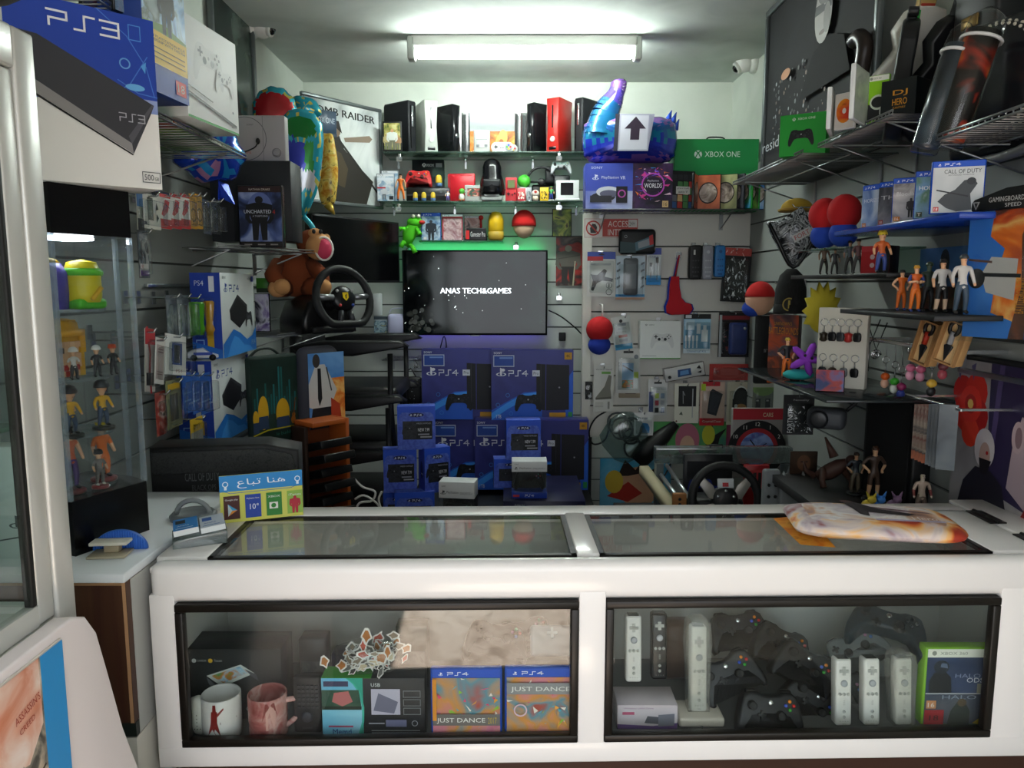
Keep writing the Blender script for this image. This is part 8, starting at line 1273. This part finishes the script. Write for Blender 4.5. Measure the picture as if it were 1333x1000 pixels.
for i, (c, l) in enumerate((('4a2420', 'Google play'), ('1c3f9a', 'PlayStation Store'), ('2a7a30', 'XBOX'), ('8ab04a', 'iTunes'))):
    x = .04+.255*i; F.rect(x, .07, x+.19, .57, c); F.text(l, x+.02, .46, .045, 'dcdcd8', .15)
F.poly([(.09, .14), (.09, .4), (.2, .26)], 'b8c8c8'); F.poly([(.09, .14), (.14, .26), (.2, .26)], 'd8862c'); F.poly([(.09, .4), (.14, .26), (.2, .26)], '3a9ac8'); F.text('10', .35, .25, .12, 'e8ecf4', .07); F.text('e', .43, .32, .05, 'e8ecf4'); F.rect(.585, .22, .69, .36, 'dcdcd8'); F.circ(.637, .29, .05, '2a7a30'); F.man(.9, .08, .38, ('b02838', 'b02838', 'b02838'), 1.4); b.build('sign_board', t); b = MB(); b.prism([(-w*.1, 0), (w*.1, 0), (w*.1, h*.6)], .0045, .006, m('b0b030', .4)); b.box(-w*.1, .0045, 0, w*.1, .05, .004, m('b0b030', .4)); b.build('sign_foot', t)
t = thing('card_holder', 'clear card holder leaning full of blue and white business cards', 'card holder', T(*pZ(258, 712, CT)) @ R3(0, 0, R_(24))); b = MB(); b.prism([(-.05, 0), (.06, 0), (.06, .03), (-.05, .018)], 0, .085, clear('holder', 'd8e0e0', .1, .05, haze=.3, hz='a0aaaa'), .003); b.build('holder_tray', t)
for i, (x, c, c2, l) in enumerate(((-.046, '2a7ac0', 'd8e4ee', 'blue and black'), (.008, 'c4ccd8', '2a5aa8', 'white and blue'))): b = MB(); b.M = T(x, .004, .026) @ R3(0, -.11, 0); b.box(0, 0, 0, .05, .085, .012, m('d8dcdc', .5)); F = Face(b, (0, 0, .0122), (1, 0, 0), (0, 1, 0), .05, .085); F.rect(0, 0, 1, 1, c); F.rect(.1, .55, .5, .85, '15202c' if i == 0 else c2); F.text('ANAS', .15, .3, .1, c2, .5); F.rect(.1, .12, .8, .16, c2); b.build('card_stack', t)
b = MB(); b.M = T(*pZ(252, 676, CT)); b.lathe([(.052, 0), (.054, .012), (.046, .02), (.04, .012), (.001, .011)], m('70757a', .4), 24); b.tube([(.04*math.cos(a_), .0, .012+.035*math.sin(a_)) for a_ in [PI*k/10 for k in range(11)]], .006, m('84888c', .35), 8); b.build('tape_holder', None, None, ('round grey tape holder behind the clear card holder', 'tape holder'))
t = thing('ink_stand', 'blue ridged half disc stand with a beige clamp on the end board', 'stand', T(*pZ(156, 716, .9455)) @ R3(0, 0, .1)); b = MB(); o_ = [(.055*math.cos(PI*k/20), .042*math.sin(PI*k/20)) for k in range(21)]; b.prism(o_[::-1], .0, .012, m('2c62c0', .4), .002); [b.tube([(x, -.001, .003), (x, -.001, .041*math.sqrt(max(0, 1-(x/.055)**2)))], .0012, m('3a72d0', .4), 5) for x in [-.05+.005*i for i in range(21)]]; b.build('ridged_disc', t)
b = MB(); b.box(-.045, -.055, 0, .03, -.004, .005, m('b0a690', .6), .001); b.box(-.02, -.03, .005, .01, -.01, .022, m('a89a80', .6), .002); b.box(-.045, -.04, .022, .03, -.006, .029, m('cfcabc', .5), .002); b.build('clamp_block', t)
A = pZ(1138, 700, CT); t = thing('gift_bag', 'plastic bag printed with red and orange hero artwork lying on the counter glass', 'bag', T(A.x-.0, A.y+.02, CT+.03) @ R3(0, 0, R_(-9)))
def bagc(x, z, s): return art(['a83a2a', 'd87a3a', 'e8b878', 'd8c8c0', 'b8a8b0', '8a3028'], 9, 4) if abs(z) > .062 or abs(x) > .14 else art(['d8d0d0', 'c0b4bc', 'e0dcdc', 'c89a78', '8a7078'], 9, 6)
b = MB(); b.M = R3(R_(-90)); puff(b, [(x, -z) for x, z in oval(.18, .105, 48, .35, (0, 0), .01, 7)], .05, bagc, rings=(1, .98, .93, .86, .78, .68, .56, .42, .25)); b.M = T(0, -.005, .0262); F = Face(b, (-.15, -.07, 0), (1, 0, 0), (0, 1, 0), .28, .15); F.poly([(.36, .95), (.44, .98), (.6, .6), (.85, .38), (.78, .3), (.5, .42), (.48, .2), (.42, .3), (.4, .6)], '2a2428'); F.ell(.4, .95, .05, .06, '4a3030'); F.poly([(.55, .7), (.95, .5), (.98, .42), (.6, .6)], '6a5058'); F.text('The Hero', .62, .1, .14, 'e0d8d8', .34); F.rect(.5, .0, 1, .08, 'b0a8c0'); b.build('printed_bag_body', t); b = MB(); b.add([(-.2, .06, -.02), (-.17, -.1, -.028), (-.1, -.11, -.027), (-.12, .08, -.015)], [(0, 1, 2, 3)], art(['c8701c', 'e0a03a', '8a3a1c'], 20, 2)); b.build('bag_flap', t)
_old = set(C.objects)
# ================================================================ stock inside the counter windows
ZI = ZB+.0005
def inn_(xl, xr, yt, Y, rot=0): A, B = pY(xl, 900, Y), pY(xr, 900, Y); return S(((A.x+B.x)/2, Y, ZI), rot, B.x-A.x, zat(yt, Y)-ZI)
def a(F, *k): F.rect(0, 0, 1, 1, art(['1f2122', '2a2c2d', '333536'], 5, 3)); F.poly([(.22, .62), (.58, .78), (.72, .66), (.38, .46)], 'c8ccc8'); F.poly([(.27, .62), (.57, .755), (.66, .67), (.39, .515)], art(['4a8ab8', 'a8c8d8', 'c8803a', '6a9a5a'], 30, 4)); F.poly([(.22, .6), (.3, .5), (.36, .42), (.33, .38), (.24, .5)], '70757a'); F.poly([(.62, .72), (.74, .64), (.76, .55), (.7, .6)], '50545a'); F.text('GameSir', .62, .12, .06, 'b8bcbc', .22, shear=.2); F.text('F1', .86, .12, .09, 'd8dcdc', .08, shear=.2); F.rect(.66, .08, .92, .09, '8a8e8e'); F.circ(.1, .84, .03, 'b8bcbc'); F.text('GAMESIR', .13, .825, .03, '8a8e8e', .1); F.circ(.27, .84, .03, 'c8a02c'); F.text('Tencent', .31, .825, .035, 'b8bcbc', .08)
q = inn_(255, 376, 826, 1.66); carton('accessory_box', 'large dark accessory box behind the two picture mugs', 'box', q, .09, '26282a', a)
def mug(lab, x, base, fn, ha):
    A = pY(x, 900, 1.60); t = thing('mug', lab, 'mug', T(A.x, 1.6, ZI)); b = MB(); r = .041; b.lathe([(r*.9, 0), (r, .004), (r, .094), (r*.96, .096), (r*.92, .092), (r*.9, .01), (.001, .008)], base, 32); b.build('mug_body', t); fn(t, r)
    b = MB(); b.tube(smooth([(ha*r*.95, .0, .078), (ha*(r+.024), .01, .074), (ha*(r+.028), .01, .045), (ha*r*.95, .0, .02)]), .006, base, 8); b.build('handle', t)
def wrap(t, r, polys):
    b = MB(); 
    for pts, c in polys: f = [(math.sin(x*1.3)*(r+.0006), -math.cos(x*1.3)*(r+.0006), z) for x, z in pts]; b.add(f, [tuple(range(len(f)))], c, True)
    b.build('mug_picture', t)
RD = m('7a2420', .3)
mug('white mug with a red leaping figure picture in the counter', 299, m('d8d6d4', .2), lambda t, r: wrap(t, r, [([(-.3, .02), (-.1, .035), (.1, .015), (.25, .01), (.1, .05), (.12, .075), (-.12, .075), (-.15, .05)], RD), ([(-.07, .075), (.07, .075), (.06, .09), (-.05, .09)], RD), ([(.1, .07), (.35, .082), (.36, .078), (.12, .063)], RD), ([(.2, .045), (.9, .05), (.9, .053), (.2, .05)], m('8a7a7a'))]), -1)
mug('white and red mug with a face picture in the counter', 357, art(['8a3a38', 'a8605c', 'c8a09a', 'b87a74'], 20, 4, .2), lambda t, r: wrap(t, r, [([(.15, .03), (.5, .03), (.55, .07), (.35, .085), (.15, .07)], m('c89a90', .3)), ([(.0, .05), (.15, .09), (.5, .09), (.6, .06), (.45, .08), (.2, .075)], RD)]), 1)
b = MB(); puff(b, [(x, z+.045) for x, z in oval(.016, .045, 20, .7)], .03, m('c4c4bc', .5)); [b.cyl((-.006+.006*(i % 3), -.0152+.002*abs(i % 3-1), .02+.008*(i//3)), (-.006+.006*(i % 3), -.012, .02+.008*(i//3)), .0012, BLK, n=6) for i in range(15)]; b.build('sponge_pad', None, T(pY(263, 900, 1.57).x, 1.60, ZI), ('small white dotted pad beside the leaping figure mug', 'pad'))
q = inn_(389, 424, 862, 1.60); t = thing('remote_control', 'long black remote control standing beside the green topped box', 'remote', q); w, h = q.w, q.h; b = MB(); b.box(-w/2, 0, 0, w/2, .02, h, m('1c1c1d', .4), .005, 3); b.front(w, h).text('SONY', .5, .08, .025, '6a6a6c', .35, 'c'); b.build('body', t)
b = MB(); [b.box(w*(-.32+.16*i), -.003, h*(.45+.075*j), w*(-.22+.16*i), .001, h*(.49+.075*j), m('34363a', .5)) for i in range(5) for j in range(6)]; b.build('keypad', t); b = MB(); b.lathe([(w*.2, .001), (w*.2, .004), (w*.1, .005)], m('30323a', .4), 18, (0, 0, h*.3), 'y'); b.build('navigation_pad', t)
q = inn_(425, 556, 864, 1.585); t = thing('adapter_box', 'box with green top, lake picture and dark panel of adapter photos', 'box', q); w, h = q.w, q.h; b = MB(); b.box(-w/2, 0, 0, w/2, .05, h, m('1d1e22', .4), .001); b.box(-w/2-.0003, -.0003, h, -w*.02, .05, h+.0006, m('3a9a2c')); F = b.front(w, h)
F.rect(.0, 0, .4, 1, '2aa08a'); cv = [(0, 0), (.36, 0), (.405, .25), (.41, .5), (.38, .75), (.32, .9), (.25, 1), (0, 1)]; F.poly(cv, '3ab09a'); F.poly([(x*.95, y) for x, y in cv], art(['5ab0d8', '8ac8e0', 'b8dce8'], 3, 2)); F.poly([(0, .5), (.385, .5), (.36, .8), (0, .8)], art(['1c3a2c', '2c5040', '46604a'], 18, 3)); F.rect(0, .46, .385, .52, '1c2c20'); F.poly([(.12, .75), (.26, .78), (.3, .6), (.2, .52), (.1, .6)], 'b86a6a'); F.rect(.02, .86, .26, .95, '3a3a5a'); F.text('Memd', .1, .04, .09, '2a3a8a', .18); F.rect(.06, .16, .3, .19, 'b04a6a')
F.text('USB', .48, .86, .06, 'd0d4d8', .09); F.rect(.48, .38, .76, .82, 'b8b4c8'); F.poly([(.5, .45), (.7, .4), (.74, .6), (.55, .75)], '6a6a80'); [F.frame(.79, y, .96, y+.12, .012, '70747a') for y in (.38, .53, .68)]; F.rect(.62, .18, .82, .3, '6a6a8a'); F.ring(.9, .24, .05, .012, '9a9aa4'); F.line([(.46, .24), (.6, .24)], .02, '9a9aa4'); [F.rect(.48, y, .95, y+.015, '8a8e92') for y in (.07, .11)]; b.build('box_body', t)
q = S(V((q.loc.x-.012, 1.59, ZI+q.h+.001)), 0, 0, 0); t = thing('sticker_bag', 'clear bag stuffed with white edged stickers on top of the adapter box', 'bag', q); R = random.Random(4); b = MB()
for i in range(95):
    p = V((R.gauss(0, .032), R.uniform(-.01, .04), .012+abs(R.gauss(.026, .016)))); b.M = T(*p) @ R3(R.uniform(-.6, .6), R.uniform(-3, 3), R.uniform(-.5, .5)); s_ = R.uniform(.009, .018); o = oval(s_, s_*R.uniform(.4, .9), 9, 1, (0, 0), .25, 4); b.add([(x, 0, z) for x, z in o], [tuple(range(9))], 'e2e0dc'); b.add([(x*.7, -.0006, z*.7) for x, z in o], [tuple(range(9))], m(R.choice(['3a3834', 'a8682c', '6a6a68', 'b04a3a', 'c8b89a', '8a7a68'])))
b.M = None; b.build('stickers', t)['kind'] = 'stuff'; b = MB(); puff(b, [(x, z+.036) for x, z in oval(.075, .036, 30, .8, (0, 0), .04, 7)], .07, BAG, y=.02); b.build('clear_film', t)
for i, (x0, x1, l) in enumerate(((563, 654, 'colourful dance game case with an orange spine band beside the adapter box'), (657, 750, 'colourful dance game case nearest the middle post of the counter'))):
    def a(F, *k):
        F.rect(0, 0, 1, 1, art(['a83a6a', 'c87a8a', 'c8883a', '5a8a9a', 'a84a3a'], 8, 3+i)); F.tri(.5, .6, .45, 34, ['d83a6a', 'e8a03a', '4aa8c0', 'e8e0d8', '8ab83a'], 4+i, .36); yb = .30 if i == 0 else .78; F.rect(0, yb-.03, 1, yb+.15, '6a6462' if i == 0 else '8a8a8c'); F.text('JUST DANCE', .06, yb, .09, 'e4e4e0', .72 if i == 0 else .86); F.text('2017', .82, yb, .1, 'b8a02c', .13) if i == 0 else F.ring(.2, .5, .1, .02, 'd8b8c8'); F.rect(.03, .02, .18, .14, '8aa83a'); F.text('3', .105, .04, .08, 'e8ecd8', .06, 'c'); F.rect(0, .35, .06, 1, 'd88a1c') if i == 0 else None
    q = inn_(x0, x1, 852, 1.56); case(l, q, 'ps4', a)
pad = lambda lab, x, y, Y, rx, ry, rz, col='15161a', f='xbox', w=.145, **k: gamepad('game_controller', lab, T(*pY(x, y, Y)) @ R3(rx, ry, rz), w, col, face=f, **k)
SB = ('5a78b0', 'b05a5a', '4a9a7a', 'b07a9a')
pad('black stick controller lying behind the orange banded dance game', 645, 822, 1.70, -.9, .2, .1, '1a1c20', 'ps', btn=SB); pad('dark controller behind the gap between the two dance games', 682, 818, 1.76, -.9, -.2, .0, '202226', 'ps', btn=SB)
t = thing('handheld_console', 'pale grey handheld lying behind the second dance game', 'handheld', T(*pY(718, 818, 1.68)) @ R3(-.7, 0, 0)); b = MB(); b.box(-.05, 0, -.035, .05, .018, .035, m('8a949a', .4), .008, 3); b.build('body', t); b = MB(); b.box(-.012, -.003, .012, .012, .001, .018, m('b8c4c8')); b.box(-.003, -.003, .003, .003, .001, .027, m('b8c4c8')); b.build('direction_pad', t)
for x0, x1, yt, Y, c, l in ((398, 432, 815, 1.76, '2a3030', 'dark green grey box deep in the counter behind the remote'), (520, 560, 800, 1.78, '24342c', 'dark green box deep in the counter behind the sticker bag'), (438, 520, 835, 1.74, '1c2440', 'dark blue box deep in the counter behind the sticker bag')): carton('stock_box', l, 'box', inn_(x0, x1, yt, Y), .05, c, lambda F, *k: F.rect(.1, .4, .9, .6, art(['3a4444', '5a6464', '2a3434'], 30, 2)), bevel=.003)
# ---- right hand window
def wiimote(lab, x, Y, h=.148, sleeve=False, pack=None, z=None, group=None, yaw=0):
    A = pY(x, 900, Y); t = thing('motion_remote', lab, 'remote', T(A.x, Y, (ZI if z is None else z)) @ R3(R_(-7), 0, yaw), group); w = .036; Wm = m('dcdad6' if pack != 'k' else '1a1a1c', .25); b = MB(); b.box(-w/2, 0, 0, w/2, .03, h, Wm, .006, 3); b.build('body', t)
    b = MB(); b.box(-w*.34, .004, h-.003, w*.34, .026, h+.0008, GLB); b.build('sensor_window', t); g = m('b4b4b0', .4)
    b = MB(); b.box(-.010, -.002, h*.8, .010, .001, h*.845, g); b.box(-.0035, -.002, h*.76, .0035, .001, h*.885, g); b.build('direction_pad', t)
    b = MB(); b.lathe([(.0075, .001), (.0075, .003), (.004, .0035)], m('a8aab0', .2), 16, (0, 0, h*.64), 'y'); b.build('main_button', t)
    for dx, z_ in ((-.009, .48), (0, .48), (.009, .48), (0, .22), (0, .14)): b = MB(); b.lathe([(.0035, .0005), (.0035, .002)], g, 10, (dx, 0, h*z_), 'y'); b.build('small_button', t)
    b = MB(); F = b.front(w, h, -.0006); [F.circ(.28+.15*i, .075, .006, '8a8a88', 6) for i in range(4)]; F.text('Wii', .5, .025, .025, '9a9a98', .22, 'c') if not pack else None; [F.rect(.44, .32+.02*i, .56, .327+.02*i, 'a8a8a4') for i in range(4)]; b.build('printed_marks', t)
    if sleeve: b = MB(); b.prism([(-.024, 0), (.024, 0), (.026, h*.5), (.03, h*.8), (.026, h*1.04), (.012, h*1.1), (-.012, h*1.1), (-.026, h*1.04), (-.03, h*.8), (-.026, h*.5)], -.0045, .036, clear('silicone', 'f0f0ec', .05, .25, haze=.16, hz='e0deda'), .006); b.build('silicone_sleeve', t)
    return t
wiimote('white motion remote nearest the black controllers, without a sleeve', 1096, 1.60); wiimote('white motion remote between the other two at the front of the counter', 1133, 1.60); wiimote('white motion remote in a thick silicone sleeve beside the green case', 1175, 1.60, sleeve=True)
q = inn_(882, 941, 921, 1.60); b = MB(); b.box(-q.w/2, 0, 0, q.w/2, .08, q.h, m('d8cfc4', .4), .006, 3); b.cyl((0, -.002, q.h*.1), (0, 0, q.h*.1), .003, m('6a6a6a')); b.build('charging_stand', None, q, ('white block stand carrying a tall sleeved motion remote', 'stand'))
wiimote('tall white motion remote in a sleeve standing on the white block', 907, 1.625, .19, True, None, ZI+q.h+.001); wiimote('white motion remote in a clear pack by the middle post', 822, 1.66, .15, False, 'w', ZI+.075); wiimote('black motion remote in a clear pack by the middle post', 855, 1.67, .15, False, 'k', ZI+.075)
def a(F, *k): F.rect(0, 0, 1, 1, 'd0c4cc'); F.poly([(.0, 0), (1, 0), (1, .25), (.6, .12), (0, .2)], '6a4a8a'); F.text('Wireless LAN Drive', .1, .84, .07, '8a6a8a', .5); F.rect(.08, .6, .28, .72, 'c05a7a'); F.poly([(.45, .25), (.7, .2), (.72, .5), (.5, .55)], '5a5a64'); F.poly([(.68, .1), (.95, .14), (.95, .65), (.68, .6)], '7a7a88')
carton('adapter_box', 'small lilac and white adapter box under the clear packed remotes', 'box', inn_(802, 879, 903, 1.60), .08, 'd0c4cc', a)
def a(F, *k):
    F.rect(0, .46, 1, 1, art(['141c34', '2a3a5c', '4a5c84'], 6, 3)); F.rect(0, 0, 1, .45, art(['2a3448', '3a4458', '6a6a70', 'b0906a'], 5, 6)); F.poly([(.05, .47), (.4, .47), (.38, .7), (.3, .78), (.12, .78), (.04, .65)], '11151f'); F.ell(.22, .86, .12, .1, '1c2432'); F.poly([(.2, .86), (.32, .84), (.3, .91), (.22, .92)], '5a6a84'); F.text('HALO 3', .44, .7, .06, '8a96b4', .5); F.text('ODST', .62, .63, .07, 'd8dce8', .34); F.rect(0, .455, 1, .47, 'c8ccd0'); F.text('HALO 3', .26, .38, .06, '8a96a8', .68)
    F.poly([(.36, 0), (.7, 0), (.7, .2), (.62, .34), (.5, .34), (.4, .2)], '2c3430'); F.ell(.57, .33, .07, .06, '5a4a34'); F.poly([(.75, .02), (1, .2), (1, .1), (.85, 0)], 'c8a82c'); F.rect(.02, .24, .17, .36, 'c8885a'); F.text('16', .095, .26, .07, 'e8e0d8', .1, 'c'); F.rect(.0, 0, .3, .22, 'a8202c'); F.text('18', .15, .06, .08, '3a0c10', .14, 'c'); F.rect(.78, .47, .96, .62, '8a8a7c')
case('green game case with two soldier pictures at the end of the counter window', inn_(1197, 1286, 833, 1.60), 'x360', a, None, .03)
BX = ('3a9a3a', 'c03030', 'e0801c', '3a58c8'); bp = lambda l, x, y, Y, rx, ry, rz, **k: pad(l, x, y, Y, rx, ry, rz, btn=BX, **k)
bp('black controller with coloured letter buttons at the front of the heap', 996, 915, 1.60, -.35, .05, 0); bp('black controller tilted left behind the tall sleeved remote', 946, 868, 1.68, -.5, -.4, .1); bp('black controller on top of the heap with orange button high up', 1012, 832, 1.76, -.6, .4, 0); bp('black controller at the shoulder of the heap', 1040, 858, 1.69, -.5, .5, -.1); bp('black controller low on the heap beside the white remotes', 1050, 905, 1.67, -.4, .6, -.2)
bp('black controller high at the back of the heap near the tall remote', 958, 812, 1.80, -.6, -.1, 0); pad('dark stick controller lying low in the heap', 945, 925, 1.72, -.3, .2, 0, '101114', 'ps', btn=SB); pad('dark stick controller leaning behind the first white remote', 1085, 880, 1.73, -.4, .4, -.3, '121318', 'ps', btn=SB)
pad('blue black controller lying high behind the sleeved remote', 1150, 812, 1.70, -1.1, .1, -.5, '10202a', w=.17, btn=('10202a',)*4); pad('pale clear controller under the blue black one', 1112, 838, 1.76, -.7, -.5, 0, '6a7072', 'ps', btn=SB)
b = MB(); c_ = [(1018, 950), (1045, 948), (1075, 950), (1110, 952), (1150, 948)]; b.tube(smooth([pY(x, y, 1.62) for x, y in c_]), .004, m('d0d0cc', .4), 6); p = pY(1022, 950, 1.62); b.box(p.x-.015, p.y-.006, p.z-.006, p.x+.004, p.y+.006, p.z+.006, m('c8ccd0', .4), .002); b.build('sync_cable', None, None, ('white cable with a plug lying before the black controllers', 'cable'))
for x0, x1, yt, Y, c, l in ((1070, 1110, 868, 1.79, '8a8e8c', 'grey round edged box deep behind the white remotes'), (1100, 1160, 850, 1.80, '9a9e9c', 'pale grey box deep behind the sleeved remote'), (860, 900, 800, 1.8, '5a4438', 'dim brown box deep behind the packed remotes')): carton('stock_box', l, 'box', inn_(x0, x1, yt, Y), .05, c, None, bevel=.012)
for o in [o for o in C.objects if o not in _old and not o.parent]: o.location += V((0, -.035+.022*o.location.x, -.0115))
carton('game_box', 'white box with a dark controller maker logo seen beyond the entrance showcase', 'box', (lambda q: (setattr(q.loc, 'z', .9455), setattr(q, 'h', zat(582, 1.46)-.9455), q)[2])(spot(-25, 31, 665, 582, 1.46)), .045, 'c8d4d2', lambda F, *k: (F.pslogo(.82, .35, .12, '3a4448'), F.line([(0, .2), (1, .26)], .012, '3a4448')))
